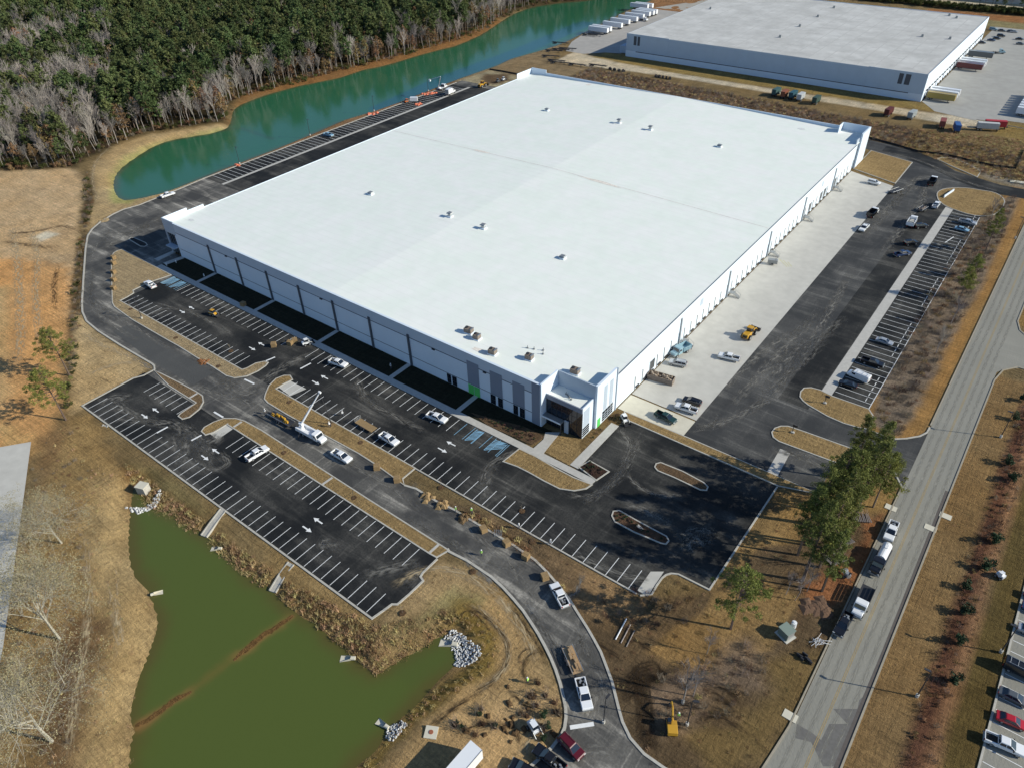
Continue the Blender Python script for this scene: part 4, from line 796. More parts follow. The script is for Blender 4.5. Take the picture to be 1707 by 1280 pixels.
# entrance block: masses, stair-stepped volume, canopy
wp('tower_wall', wall_white, (-82.4, -81.95, YF-0.3, 121.6, 0, 13.75)); wp('tower_front', wall_grey, (-84.9, -82.42, YF-0.34, YF-0.252, 0, 13.3))
wp('tower_back_wall', wall_mid, (-81.94, -70.9, 121.6, 121.95, 0, 13.6)); wp('tower_east_wall', wall_white, (-70.88, -70.25, 121.62, 130.9, 0, 13.7)); wp('tower_return', wall_mid, (-70.6, -70.0, 130.92, 131.18, 0, 13.7))
wp('entrance_roof', roof_m, (-81.9, -71.4, 116.6, 121.58, 9.0, 9.15)); wp('entrance_parapet', wall_grey, (-81.94, -71.1, 116.25, 116.58, 8.3, 9.7)); wp('entrance_parapet', wall_white, (-71.38, -71.08, 116.6, 121.58, 0, 9.7))
gz = wp('entrance_glazing', glass, (-81.9, -71.12, 116.4, 116.56, 0.1, 8.28))
for k in range(8): wp('mullion', metal_dark, (-81.7+k*1.5, -81.62+k*1.5, 116.32, 116.398, 0.1, 8.28), gz)
for k in range(3): wp('mullion', metal_dark, (-81.9, -71.2, 116.3, 116.318, 2.0+k*2.1, 2.06+k*2.1), gz)
wp('canopy', metal_grey, (-82.0, -76.2, 114.5, 116.24, 3.55, 3.85)); wp('canopy_edge', wall_white, (-82.0, -76.2, 114.38, 114.48, 3.5, 3.95)); wp('porch_wall', wall_mid, (-76.1, -74.9, 116.0, 116.24, 0, 4.0)); wp('porch_post', metal_dark, (-76.35, -76.15, 114.6, 114.8, 0, 3.5))
wp('blue_grey_strip', wall_mid, (-71.075, -71.04, 117.0, 119.6, 3.4, 8.6))
for k in range(4): wp('window_bar', glass, (-71.075, -71.03, 116.7, 119.7, 0.4+k*0.75, 0.95+k*0.75))
for y0 in (125.0, 127.8): wp('blue_grey_strip', wall_mid, (-70.245, -70.2, y0, y0+1.5, 3.9, 11.6))
w_ = wp('window', glass, (-70.245, -70.2, 124.6, 129.7, 0.5, 3.6))
for k in range(3): wp('frame', wall_white, (-70.19, -70.15, 124.6, 129.7, 1.2+k*0.75, 1.27+k*0.75), w_)
for k in range(3): wp('frame', wall_white, (-70.19, -70.15, 125.8+k*1.3, 125.87+k*1.3, 0.5, 3.6), w_)
wp('side_door', green_wrap, (-70.245, -70.19, 122.3, 123.7, 0.05, 2.7), label='side door wrapped in green film')

# rooftop machines
def fan_unit(label, x, y, tall, grp):
    t = thing('roof_fan', label, 'roof fan', (x, y, rz_(x)), 0.05, grp)
    box('curb', wall_white, (-0.9, 0.9, -0.9, 0.9, 0, 0.45), t)
    mb = MB(); mb.frus((-0.6, 0.6, -0.6, 0.6, 0.45), (-0.5, 0.5, -0.5, 0.5, 0.45+tall), 0); mb.obj('housing', galv, t)
    mb = MB(); mb.frus((-1.0, 1.0, -0.9, 0.9, 0.45+tall), (-0.8, 0.8, -0.7, 0.7, 0.75+tall), 0); mb.obj('cap', metal_grey, t)
    return t
FU = [(-203.4, 173.6, 0.3), (-164.5, 174.7, 0.9), (-149, 174.3, 0.9), (-115.4, 172.9, 0.3), (-203.8, 289.8, 0.4), (-165.1, 291.2, 1.1), (-149.1, 291.1, 1.1), (-115.8, 289.9, 0.3)]
wd = ['low wide', 'taller capped', 'taller capped', 'low wide', 'low', 'tall capped', 'tall capped', 'low wide']
ps = ['nearest the west end of the front row on the new roof', 'second along the front row on the new roof', 'third along the front row on the new roof', 'nearest the dock side in the front row on the new roof',
      'nearest the lake in the far row on the new roof', 'second along the far row on the new roof', 'third along the far row on the new roof', 'nearest the dock side in the far row on the new roof']
for (x, y, h), a, b in zip(FU, wd, ps): fan_unit('%s roof fan %s' % (a, b), x, y, h, 'fans on the white roof')
brown_m = mat('weathered_unit_panel', (0.20, 0.16, 0.13), 0.7, var=0.4, scale=2)
for (x, y, l, lab) in ((-112.9, 123.4, 2.3, 'largest brown rooftop unit of the western pair'), (-109.2, 122.4, 1.7, 'smaller dark rooftop unit beside the brown one'), (-101.5, 119.6, 2.0, 'rooftop unit standing in a muddy stain near the front edge'), (-92.3, 123.4, 1.9, 'lone dark rooftop unit west of the entrance'), (-79.4, 125.5, 2.2, 'tall brown rooftop unit above the entrance')):
    t = thing('rooftop_unit', lab, 'rooftop unit', (x, y, rz_(x)), 0.1, 'rooftop units by the entrance')
    mb = MB(); mb.box(-l/2, l/2, -0.8, 0.8, 0.3, 1.5); mb.obj('casing', brown_m, t); mb = MB(); mb.box(-l/2-0.2, l/2+0.2, -0.95, 0.95, 0, 0.3); mb.obj('curb', wall_white, t)
    mb = MB(); mb.tube((-l/4, 0, 1.5), (-l/4, 0, 1.75), 0.45, n=10); mb.obj('fan_cowl', metal_dark, t); mb = MB(); mb.frus((l/2-0.5, l/2, -0.6, 0.6, 1.5), (l/2, l/2+0.4, -0.5, 0.5, 1.9)); mb.obj('intake_hood', galv, t)
for vi, (x, y) in enumerate(((-95.5, 127), (-93.8, 127.6), (-91.5, 128.6), (-90.6, 127.2), (-78.0, 119.5), (-77.3, 119.2), (-76.6, 118.8), (-75.8, 118.4))):
    h = rz_(x) if y > 121 else 9.15
    mb = MB(); mb.box(-0.25, 0.25, -0.15, 0.15, 0, 0.3); mb.tube((0, 0, 0.3), (0.05, 0, 0.9), 0.09, n=6); o = mb.obj('vent_pipe', metal_grey, loc=(x, y, h)); o['label'] = '%s thin vent pipe from the west on the %s roof' % (['first', 'second', 'third', 'fourth'][vi % 4], 'main white' if y > 121 else 'low entrance'); o['category'] = 'vent pipe'; o['group'] = 'vent pipes near the entrance'

# ------------------------------------------------------------------ the second warehouse, north
FW = thing('warehouse', 'older grey-roofed warehouse north of the new one with trailers at its docks', 'warehouse', (-157, 512, 0))
OLD_WH = WH; WH = FW
fx0, fx1, fy0, fy1, fh = -246.0, -69.6, 437.0, 590.0, 13.6
roof_old = mat('old_roof_membrane', (0.50, 0.49, 0.46), 0.7, var=0.10, scale=0.06, rgb2=(0.56, 0.55, 0.52), spec=0.2)
wp('roof', roof_old, (fx0+0.3, fx1-0.3, fy0+0.3, fy1-0.3, 12.6, 13.3))
seamm = MB()
for k in range(20):
    x = fx0+8+k*8.8
    seamm.box(x, x+0.5, fy0+1, fy1-1, 13.3, 13.315)
for k in range(12):
    for j in range(9):
        x = fx0+6+k*14.5+random.uniform(-2, 2); y = fy0+8+j*16.5; seamm.box(x, x+random.uniform(3, 9), y, y+0.5, 13.32, 13.33)
wmb('roof_streaks', seamm, mat('roof_streak', (0.465, 0.455, 0.43), 0.8, var=0.15, scale=0.5))
for a in np.arange(fx0, fx1-1, 14.7):
    wp('wall_panel', mat('old_wall_paint', (0.45, 0.54, 0.63), 0.7, var=0.04, scale=0.1), (a+0.02, min(fx1, a+14.68), fy0, fy0+0.28, 3.62, fh if (a < fx0+20 or a > fx1-40) else fh-0.5))
    wp('wall_base', wall_white, (a+0.02, min(fx1, a+14.68), fy0, fy0+0.28, 0, 3.2)); 
wp('reveal_band', reveal, (fx0+7, fx1-7, fy0+0.02, fy0+0.2, 3.202, 3.618)); wp('corner_wall', wall_white, (fx0-0.1, fx0+7, fy0-0.06, fy0-0.004, 0, 3.6)); wp('corner_wall', wall_white, (fx1-7, fx1+0.02, fy0-0.06, fy0-0.004, 0, 3.6))
wp('east_wall', wall_white, (fx1-0.28, fx1, fy0+0.3, fy1, 0, fh)); wp('west_wall', wall_white, (fx0, fx0+0.28, fy0+0.3, fy1, 0, fh-0.3)); wp('back_wall', wall_white, (fx0+0.3, fx1-0.3, fy1-0.28, fy1, 0, fh))
for x0, x1 in ((fx0+5.2, fx0+7.2), (fx0+7.9, fx0+9.6), (fx1-13.6, fx1-11.4), (fx1-10.4, fx1-7.8)): wp('window', reveal, (x0, x1, fy0-0.05, fy0-0.002, 7.2, 12.4))
for k in range(26):
    y = fy0+7+k*5.6; d = wp('dock_door', wall_grey if k % 3 == 1 else door_white, (fx1+0.002, fx1+0.05, y-1.3, y+1.3, 1.2, 4.2)); wp('dock_seal', black, (fx1+0.052, fx1+0.5, y-1.5, y+1.5, 4.2, 4.6), d); wp('dock_bumper', black, (fx1+0.052, fx1+0.4, y-1.0, y+1.0, 0.3, 1.15), d)
wp('canopy_line', mat('pale_line', (0.5, 0.5, 0.5), 0.7), (fx1+0.002, fx1+0.2, fy0+1, fy1-1, 9.4, 9.6))
wp('side_annex', wall_mid, (fx0-8, fx0-0.15, fy0+6, fy0+30, 0, 4.2))
WH = OLD_WH
def fan2(lab, px, py):
    x, y = at(px, py, 13.3); t = thing('roof_fan', lab, 'roof fan', (x, y, 13.315), 0, 'fans on the grey roof')
    box('curb', galv, (-0.9, 0.9, -0.7, 0.7, 0, 0.4), t); box('hood', metal_grey, (-0.5, 0.7, -0.4, 0.4, 0.4, 1.4), t)
for px, py, lab in ((1300, 63, 'dark roof fan nearest the front edge of the grey roof'), (1333, 45, 'dark roof fan second from the front on the grey roof'), (1363, 29, 'dark roof fan third from the front on the grey roof'), (1390, 14, 'dark roof fan farthest back on the grey roof'), (1537, 62, 'small roof fan nearest the dock side of the grey roof'), (1583, 66, 'wide roof fan at the grey roof dock edge'), (1184, 16, 'roof fan near the lakeside edge of the grey roof'), (1582, 27, 'roof fan at the far corner of the grey roof'), (1594, 31, 'second roof fan at the far corner of the grey roof')): fan2(lab, px, py)
# pale building and road glimpsed beyond
t = thing('warehouse', 'long pale building glimpsed behind the far tree row', 'warehouse', (-60, 716, 0))
box('wall', mat('cream_wall', (0.55, 0.52, 0.46), 0.8), (-70, 160, 0, 30, 0, 9.0), t); box('roof', roof_old, (-70.5, 160.5, -0.5, 30.5, 9.01, 9.4), t)
for k in range(12): box('window', reveal, (-60+k*18, -50+k*18, -0.06, -0.003, 3, 6), t)

# ------------------------------------------------------------------ vehicles
WORDS = ['first', 'second', 'third', 'fourth', 'fifth', 'sixth', 'seventh', 'eighth', 'ninth', 'tenth', 'eleventh', 'twelfth']
ME = {}
def part(name, key, fn, m, parent, loc=(0, 0, 0), rz=0.0):
    k = (key, m.name if not isinstance(m, list) else tuple(q.name for q in m))
    if k not in ME:
        mb = MB(); fn(mb); ME[k] = mb.mesh(name, m)
    return add(name, ME[k], parent, loc, rz)
def wheel(t, x, y, r=0.38, w=0.26):
    s_ = 1 if y > 0 else -1
    o = part('wheel', 'wh%.2f%.2f' % (r, w), lambda b: b.tube((0, -w/2, 0), (0, w/2, 0), r, n=14), black, t, (x, y, r))
    part('rim', 'rim%.2f' % r, lambda b: b.tube((0, -0.02, 0), (0, 0.02, 0), r*0.6, n=10), rim_m, o, (0, s_*(w/2+0.005), 0)); return o
def lights(t, xf, xr, y, zf, zr):
    for s_ in (-1, 1):
        part('headlight', 'hl', lambda b: b.box(-0.05, 0.05, -0.2, 0.2, -0.1, 0.1), lamp_m, t, (xf, s_*y, zf)); part('tail_light', 'tl', lambda b: b.box(-0.04, 0.04, -0.12, 0.12, -0.16, 0.16), tail_m, t, (xr, s_*y*1.02, zr))
def pickup(t, c, load=None):
    p = PAINT[c]
    def body(b):
        b.profile([(-1.0, .48), (2.8, .48), (2.95, .62), (2.93, .98), (2.78, 1.13), (1.4, 1.24), (-1.0, 1.27)], 1.0, 0.08)
        b.box(-2.95, -1.02, -.99, .99, .5, .68); b.box(-2.95, -1.02, .80, .99, .682, 1.25); b.box(-2.95, -1.02, -.99, -.80, .682, 1.25); b.box(-2.98, -2.88, -.79, .79, .69, 1.24)
    part('body', 'pk_body', body, p, t)
    def gl(b): b.frus((-1.0, 1.5, -.92, .92, 1.24), (-0.82, 0.62, -.74, .74, 1.80))
    part('cab_glass', 'pk_glass', gl, glass, t)
    def rf(b):
        b.frus((-0.86, 0.60, -.76, .76, 1.78), (-0.78, 0.48, -.68, .68, 1.90))
        for s_ in (-1, 1):
            for a, q in ((1.5, .62), (0.12, 0.0), (-1.0, -0.82)): b.tube((a, s_*.93, 1.22), (q, s_*.75, 1.82), 0.055, n=4)
    part('cab_roof', 'pk_roof', rf, p, t)
    part('bed_liner', 'pk_bed', lambda b: b.box(-2.87, -1.03, -.79, .79, .685, .76), black, t)
    part('front_bumper', 'pk_bf', lambda b: b.box(2.92, 3.06, -.95, .95, .45, .70), metal_grey, t); part('rear_bumper', 'pk_br', lambda b: b.box(-3.12, -2.99, -.95, .95, .48, .66), metal_grey, t)
    for s_ in (-1, 1): part('mirror', 'mir', lambda b: b.box(-.08, .08, -.14, .14, 0, .22), black, t, (1.15, s_*1.12, 1.2))
    lights(t, 2.92, -2.99, .78, .9, 1.0)
    for x in (1.92, -1.85):
        for y in (-.86, .86): wheel(t, x, y, 0.40)
    if load == 'tools':
        def ld(b):
            for k in range(7): x = random.uniform(-2.7, -1.3); y = random.uniform(-.6, .6); b.box(x, x+random.uniform(.2, .5), y, y+.3, .77, .77+random.uniform(.2, .6))
        part('bed_load', 'load%d' % random.randint(0, 1), ld, galv, t)
    if load == 'box': part('tool_box', 'tbx', lambda b: b.box(-1.5, -1.05, -.78, .78, 1.0, 1.35), metal_grey, t)
    if load == 'rack': part('ladder_rack', 'rack', lambda b: [b.path([(x, -.9, 1.25), (x, -.9, 1.95), (x, .9, 1.95), (x, .9, 1.25)], .035) for x in (-2.8, -1.2)]+[b.tube((-2.9, s_*.9, 1.95), (0.4, s_*.9, 1.95), .035) for s_ in (-1, 1)], metal_grey, t)
def sedan(t, c):
    p = PAINT[c]
    part('body', 'sd_body', lambda b: b.profile([(-2.3, .35), (2.25, .35), (2.38, .5), (2.3, .72), (1.2, .93), (-1.6, .98), (-2.35, .92), (-2.4, .6)], .92, 0.10), p, t)
    part('cabin_glass', 'sd_gl', lambda b: b.frus((-1.85, 1.15, -.84, .84, .92), (-1.15, 0.35, -.62, .62, 1.40)), glass, t)
    def rf(b):
        b.frus((-1.18, 0.36, -.64, .64, 1.385), (-1.0, 0.2, -.54, .54, 1.46))
        for s_ in (-1, 1):
            for a, q in ((1.15, .36), (-0.35, -0.35), (-1.85, -1.15)): b.tube((a, s_*.85, .92), (q, s_*.63, 1.40), 0.05, n=4)
    part('roof', 'sd_rf', rf, p, t); lights(t, 2.33, -2.37, .66, .66, .76)
    for x in (1.45, -1.4):
        for y in (-.8, .8): wheel(t, x, y, 0.33, 0.22)
def suv(t, c):
    p = PAINT[c]
    part('body', 'sv_body', lambda b: b.profile([(-2.5, .42), (2.4, .42), (2.5, .6), (2.45, .95), (2.3, 1.06), (1.2, 1.16), (-2.45, 1.2)], .98, 0.09), p, t)
    part('cabin_glass', 'sv_gl', lambda b: b.frus((-2.42, 1.3, -.90, .90, 1.15), (-2.15, 0.5, -.74, .74, 1.70)), glass, t)
    def rf(b):
        b.frus((-2.2, 0.52, -.76, .76, 1.68), (-2.1, 0.35, -.68, .68, 1.80))
        for s_ in (-1, 1):
            for a, q in ((1.3, .5), (0.1, 0.0), (-1.1, -1.1), (-2.42, -2.15)): b.tube((a, s_*.91, 1.15), (q, s_*.75, 1.70), 0.055, n=4)
            b.tube((-2.0, s_*.6, 1.85), (0.2, s_*.6, 1.85), .03, n=4)
    part('roof', 'sv_rf', rf, p, t); lights(t, 2.46, -2.48, .74, .85, 1.0); part('front_bumper', 'sv_bf', lambda b: b.box(2.46, 2.56, -.85, .85, .4, .6), metal_dark, t)
    for x in (1.6, -1.55):
        for y in (-.85, .85): wheel(t, x, y, 0.38)
def van(t, c):
    p = PAINT[c]
    part('body', 'vn_body', lambda b: b.profile([(-2.9, .4), (2.8, .4), (2.95, .6), (2.85, 1.05), (2.1, 1.35), (1.3, 2.15), (-2.85, 2.25), (-2.95, 2.0)], 1.0, 0.1), p, t)
    part('windscreen', 'vn_ws', lambda b: b.quad((2.14, -.86, 1.36), (2.14, .86, 1.36), (1.40, .8, 2.12), (1.40, -.8, 2.12)), glass, t)
    for s_ in (-1, 1): part('side_window', 'vn_sw', lambda b: b.box(.7, 1.6, -.01, .01, 1.35, 1.85), glass, t, (0, s_*1.0, 0))
    part('roof_rack', 'vn_rk', lambda b: [b.tube((-2.5, s_*.7, 2.35), (1.0, s_*.7, 2.35), .04) for s_ in (-1, 1)]+[b.tube((x, -.7, 2.35), (x, .7, 2.35), .04) for x in (-2.2, -1, .4)], galv, t)
    lights(t, 2.93, -2.93, .78, .85, 1.1)
    for x in (1.9, -1.8):
        for y in (-.86, .86): wheel(t, x, y, 0.37)
def hauler(t, c, L, x0cab, hood=True):
    """bare lorry: rails, bonnet, cab, wheels; deck from -L/2 to x0cab"""
    p = PAINT[c]; f = L/2; key = '%s%.1f' % (c, L)
    part('chassis', 'hc'+key, lambda b: [b.box(-f, f-0.6, s_*.45-.08, s_*.45+.08, .65, .95) for s_ in (-1, 1)]+[b.box(x, x+.15, -.37, .37, .7, .88) for x in (-f, -f/2, 0)], metal_dark, t)
    part('cab', 'hcab'+key, lambda b: (b.profile([(f-3.1, .7), (f-1.3, .7), (f-1.3, 1.75), (f-1.65, 2.55), (f-1.9, 2.68), (f-3.1, 2.7)], 1.15, .1), b.profile([(f-1.32, .7), (f-.1, .7), (f, .85), (f-.05, 1.45), (f-.3, 1.58), (f-1.32, 1.75)], .98, .1)), p, t)
    part('windscreen', 'hws'+key, lambda b: b.quad((f-1.26, -1.0, 1.78), (f-1.26, 1.0, 1.78), (f-1.60, .95, 2.5), (f-1.60, -.95, 2.5)), glass, t)
    for s_ in (-1, 1):
        part('side_window', 'hsw'+key, lambda b: b.box(f-2.6, f-1.75, -.01, .01, 1.8, 2.4), glass, t, (0, s_*1.155, 0)); part('mirror', 'hmi', lambda b: b.box(-.06, .06, -.1, .1, 0, .45), black, t, (f-1.3, s_*1.38, 1.75))
    part('bumper', 'hbp'+key, lambda b: b.box(f+.01, f+.16, -1.12, 1.12, .5, .85), metal_grey, t); lights(t, f-.02, -f-.05, .8, 1.05, .8)
    for y in (-.98, .98): wheel(t, f-1.0, y, .5, .3)
    for y in (-.92, .92):
        wheel(t, -f+1.5, y, .5, .5)
        if L > 7.5: wheel(t, -f+2.75, y, .5, .5)
def dump_body(t, L, c, x1, h=1.3, load=None):
    f = L/2; key = 'db%s%.1f%.1f' % (c, L, h)
    def fn(b):
        b.box(-f, x1, -1.2, 1.2, 1.05, 1.2)
        for s_ in (-1, 1):
            b.box(-f, x1, s_*1.2-.06, s_*1.2+.06, 1.2, 1.2+h)
            for k in range(6): x = -f+.2+k*(x1+f-.4)/5; b.box(x-.06, x+.06, s_*1.32-.06, s_*1.32+.06, 1.1, 1.2+h)
        b.box(x1-.1, x1, -1.13, 1.13, 1.2, 1.45+h); b.box(-f-.06, -f, -1.13, 1.13, 1.2, 1.1+h)
    part('dump_body', key, fn, PAINT[c], t)
    if load: part('load', key+'ld', lambda b: [b.frus((x, x+1.2, -1.1, 1.1, 1.21), (x+.25, x+.9, -.6, .6, 1.3+h*random.uniform(.5, .9))) for x in np.arange(-f+.1, x1-1.3, .8)], load, t)
def dump_truck(t, c, L=7.6, bc='grey', load=None): hauler(t, c, L, 0); dump_body(t, L, bc, L/2-3.2, 1.2, load)
def box_truck(t, c, L=8.0):
    hauler(t, c, L, 0); f = L/2
    part('cargo_box', 'cb%.1f' % L, lambda b: b.box(-f, f-3.2, -1.22, 1.22, 1.0, 3.5), PAINT['white'], t); part('rear_door', 'cbd%.1f' % L, lambda b: b.box(-f-.04, -f-.005, -1.1, 1.1, 1.1, 3.3), galv, t)
def flat_truck(t, c, L=8.2, stakes=False, deck=wood):
    hauler(t, c, L, 0); f = L/2
    part('deck', 'fd%.1f%s' % (L, deck.name), lambda b: b.box(-f, f-3.2, -1.2, 1.2, 1.0, 1.15), deck, t); part('headboard', 'fh%.1f' % L, lambda b: b.box(f-3.3, f-3.2, -1.2, 1.2, 1.15, 2.3), metal_dark, t)
    if stakes: part('side_boards', 'fs%.1f' % L, lambda b: [b.box(-f, f-3.4, s_*1.2-.05, s_*1.2+.05, 1.2+q*.4, 1.5+q*.4) for s_ in (-1, 1) for q in range(3)], metal_dark, t)
def trailer(t, L=5.5, deck=wood, rails=True, load=None, gate=False):
    f = L/2; k = '%.1f%s' % (L, deck.name)
    part('deck', 'trd'+k, lambda b: b.box(-f, f, -1.05, 1.05, .62, .74), deck, t); part('tongue', 'trt'+k, lambda b: (b.tube((f, .7, .6), (f+1.4, 0, .55), .06), b.tube((f, -.7, .6), (f+1.4, 0, .55), .06)), metal_dark, t)
    if rails: part('rail', 'trr'+k, lambda b: [b.path([(-f, s_*1.05, .75), (-f, s_*1.05, 1.1), (f, s_*1.05, 1.1), (f, s_*1.05, .75)], .05) for s_ in (-1, 1)], galv, t)
    for x in (-.45, .4):
        for y in (-1.2, 1.2): wheel(t, x, y, .34, .22)
    part('fender', 'trf'+k, lambda b: [b.box(-.95, .9, s_*1.2-.13, s_*1.2+.13, .72, .78) for s_ in (-1, 1)], metal_dark, t)
    if gate: part('ramp_gate', 'trg'+k, lambda b: [b.box(-f-.06, -f, -1.0+q*.5, -.9+q*.5, .74, 1.9) for q in range(5)]+[b.box(-f-.06, -f, -1, 1.1, z, z+.08) for z in (.8, 1.3, 1.8)], galv, t)
    if load: part('load', 'trl'+k+load.name, lambda b: [b.box(x, x+random.uniform(.5, 1.6), y, y+random.uniform(.15, .5), .75, .75+random.uniform(.15, .7)) for x, y in [(random.uniform(-f+.2, f-1.6), random.uniform(-.8, .4)) for _ in range(9)]], load, t)
def semi_trailer(t, c='white', L=15.5):
    f = L/2; m = PAINT[c]
    part('cargo_box', 'stb%.1f%s' % (L, c), lambda b: b.box(-f, f, -1.28, 1.28, 1.2, 4.05), m, t); part('roof_rail', 'str%.1f' % L, lambda b: [b.box(-f, f, s_*1.28-.03, s_*1.28+.03, 4.0, 4.1) for s_ in (-1, 1)], galv, t)
    part('rear_door', 'std%s' % c, lambda b: (b.box(-.04, 0, -1.2, -.02, 1.3, 3.95), b.box(-.04, 0, .02, 1.2, 1.3, 3.95)), PAINT['white'], t, (-f-.01, 0, 0))
    part('landing_gear', 'stl', lambda b: [b.box(-.08, .08, s_*.9-.08, s_*.9+.08, 0, 1.2) for s_ in (-1, 1)], metal_dark, t, (f-3, 0, 0)); part('underframe', 'stu%.1f' % L, lambda b: b.box(-f+.3, f-.4, -.5, .5, .95, 1.19), metal_dark, t)
    for x in (-f+1.2, -f+2.5):
        for y in (-.95, .95): wheel(t, x, y, .5, .5)
def chassis_trailer(t, L=12):
    f = L/2
    part('rails', 'chr', lambda b: [b.box(-f, f, s_*.5-.08, s_*.5+.08, 1.0, 1.35) for s_ in (-1, 1)]+[b.box(x-.1, x+.1, -1.2, 1.2, 1.1, 1.35) for x in (-f+.1, -f+3, 0, 3, f-.1)], metal_dark, t)
    part('landing_gear', 'chl', lambda b: [b.box(-.08, .08, s_*.9-.08, s_*.9+.08, 0, 1.0) for s_ in (-1, 1)], metal_dark, t, (f-3, 0, 0))
    for x in (-f+1.2, -f+2.5):
        for y in (-.95, .95): wheel(t, x, y, .5, .5)
def skid_steer(t, c='white', bucket=True):
    p = PAINT[c]
    part('body', 'skb', lambda b: (b.profile([(-1.5, .45), (.9, .45), (.9, .8), (.3, 1.1), (-1.3, 1.35), (-1.55, 1.1)], .55, .06)), p, t)
    part('cab_cage', 'skc', lambda b: (b.frus((-.8, .5, -.48, .48, 1.1), (-.7, .3, -.45, .45, 1.95)),), glass, t); part('cab_roof', 'skr', lambda b: b.box(-.8, .4, -.52, .52, 1.952, 2.05), p, t)
    part('loader_arm', 'ska', lambda b: [b.path([(-1.3, s_*.72, 1.45), (.7, s_*.72, 1.2), (1.6, s_*.72, .45)], .08) for s_ in (-1, 1)], metal_grey, t)
    if bucket: part('bucket', 'skk', lambda b: (b.box(1.6, 2.2, -.9, .9, .1, .18), b.box(1.6, 1.7, -.9, .9, .18, .7), b.box(1.7, 2.2, -.9, -.85, .18, .6), b.box(1.7, 2.2, .85, .9, .18, .6)), metal_dark, t)
    for x in (-.85, .55):
        for y in (-.78, .78): wheel(t, x, y, .40, .30)
def wheel_loader(t, c='yellow'):
    p = PAINT[c]
    part('rear_body', 'wlb', lambda b: b.profile([(-3.4, .9), (-.6, .9), (-.6, 1.9), (-1.2, 2.15), (-3.2, 2.0), (-3.5, 1.6)], .95, .1), p, t); part('cab', 'wlc', lambda b: b.frus((-1.1, .5, -.75, .75, 1.9), (-.95, .3, -.7, .7, 3.2)), glass, t)
    part('cab_roof', 'wlr', lambda b: b.box(-1.1, .45, -.8, .8, 3.202, 3.35), p, t); part('front_frame', 'wlf', lambda b: b.box(.3, 2.2, -.5, .5, .8, 1.8), p, t); part('engine_grille', 'wlg', lambda b: b.box(-3.56, -3.5, -.7, .7, 1.1, 1.8), black, t)
    part('loader_arm', 'wla', lambda b: [b.path([(1.2, s_*.55, 1.9), (2.8, s_*.6, 1.6), (3.7, s_*.6, .6)], .14) for s_ in (-1, 1)], p, t)
    part('bucket', 'wlk', lambda b: (b.box(3.7, 4.8, -1.45, 1.45, .1, .2), b.box(3.7, 3.85, -1.45, 1.45, .2, 1.3), b.box(3.85, 4.6, -1.45, -1.38, .2, 1.1), b.box(3.85, 4.6, 1.38, 1.45, .2, 1.1)), metal_dark, t)
    for x in (-2.2, 1.4):
        for y in (-1.1, 1.1): wheel(t, x, y, .82, .6)
def excavator(t, c='yellow'):
    p = PAINT[c]
    part('track', 'ext', lambda b: b.profile([(-1.9, .15), (1.9, .15), (2.1, .5), (1.9, .85), (-1.9, .85), (-2.1, .5)], .28, .04), black, t, (0, 1.05, 0)); part('track', 'ext', lambda b: None, black, t, (0, -1.05, 0))
    part('turntable', 'extt', lambda b: b.box(-.7, .7, -.75, .75, .6, 1.0), metal_dark, t); part('house', 'exh', lambda b: b.profile([(-2.3, 1.02), (1.2, 1.02), (1.2, 1.5), (-.2, 2.0), (-2.2, 2.0)], 1.15, .08), p, t)
    part('cab', 'exc', lambda b: b.frus((-.2, 1.2, .2, 1.12, 1.5), (-.1, .95, .25, 1.08, 2.9)), glass, t); part('boom', 'exb', lambda b: b.path([(1.0, -.2, 1.6), (3.2, -.2, 3.4), (5.0, -.2, 2.6)], .20), p, t)
    part('stick', 'exs', lambda b: b.tube((5.0, -.2, 2.6), (5.6, -.2, .8), .15), p, t); part('bucket', 'exk', lambda b: b.profile([(5.1, .1), (5.9, .2), (5.8, .8), (5.4, .9)], .45, .03, y0=-.2), metal_dark, t)
def digger_derrick(t):
    hauler(t, 'white', 9.4, 0); f = 4.7
    part('utility_body', 'ddu', lambda b: (b.box(-f, f-3.2, -1.2, 1.2, 1.0, 1.3), b.box(-f+.2, f-3.4, .75, 1.2, 1.3, 2.0), b.box(-f+.2, f-3.4, -1.2, -.75, 1.3, 2.0)), PAINT['white'], t)
    part('turret', 'ddt', lambda b: (b.tube((-3.2, 0, 1.3), (-3.2, 0, 2.6), .55, .45, 10), b.box(-3.9, -2.7, -.35, .35, 2.4, 3.2)), PAINT['white'], t); part('outrigger', 'ddo', lambda b: [b.path([(-2.4, s_*1.2, 1.1), (-2.4, s_*2.2, .9), (-2.4, s_*2.4, .05)], .09) for s_ in (-1, 1)], metal_dark, t)
def loader_backhoe(t, c='yellow'):
    wheel_loader(t, c)
MAKE = dict(pickup=pickup, sedan=sedan, suv=suv, van=van, dump=dump_truck, box=box_truck, flat=flat_truck, trailer=trailer, skid=skid_steer, loader=wheel_loader, excavator=excavator, derrick=digger_derrick, semi=semi_trailer, chassis=chassis_trailer)
NAME = dict(pickup=('pickup_truck', 'pickup'), sedan=('parked_car', 'car'), suv=('sport_utility_vehicle', 'car'), van=('work_van', 'van'), dump=('dump_truck', 'truck'), box=('box_truck', 'truck'), flat=('flatbed_truck', 'truck'), trailer=('utility_trailer', 'trailer'), skid=('skid_steer', 'loader'), loader=('wheel_loader', 'loader'), excavator=('excavator', 'excavator'), derrick=('derrick_truck', 'truck'), semi=('semi_trailer', 'trailer'), chassis=('container_chassis', 'trailer'))
def veh(kind, label, rear, front, *a, grp=None, z=0.05, **k):
    r = Vector(at(*rear)); f = Vector(at(*front)); c = (r+f)/2; d = f-r
    n, cat = NAME[kind]; t = thing(n, label, cat, (c.x, c.y, z), math.atan2(d.y, d.x), grp); MAKE[kind](t, *a, **k); return t
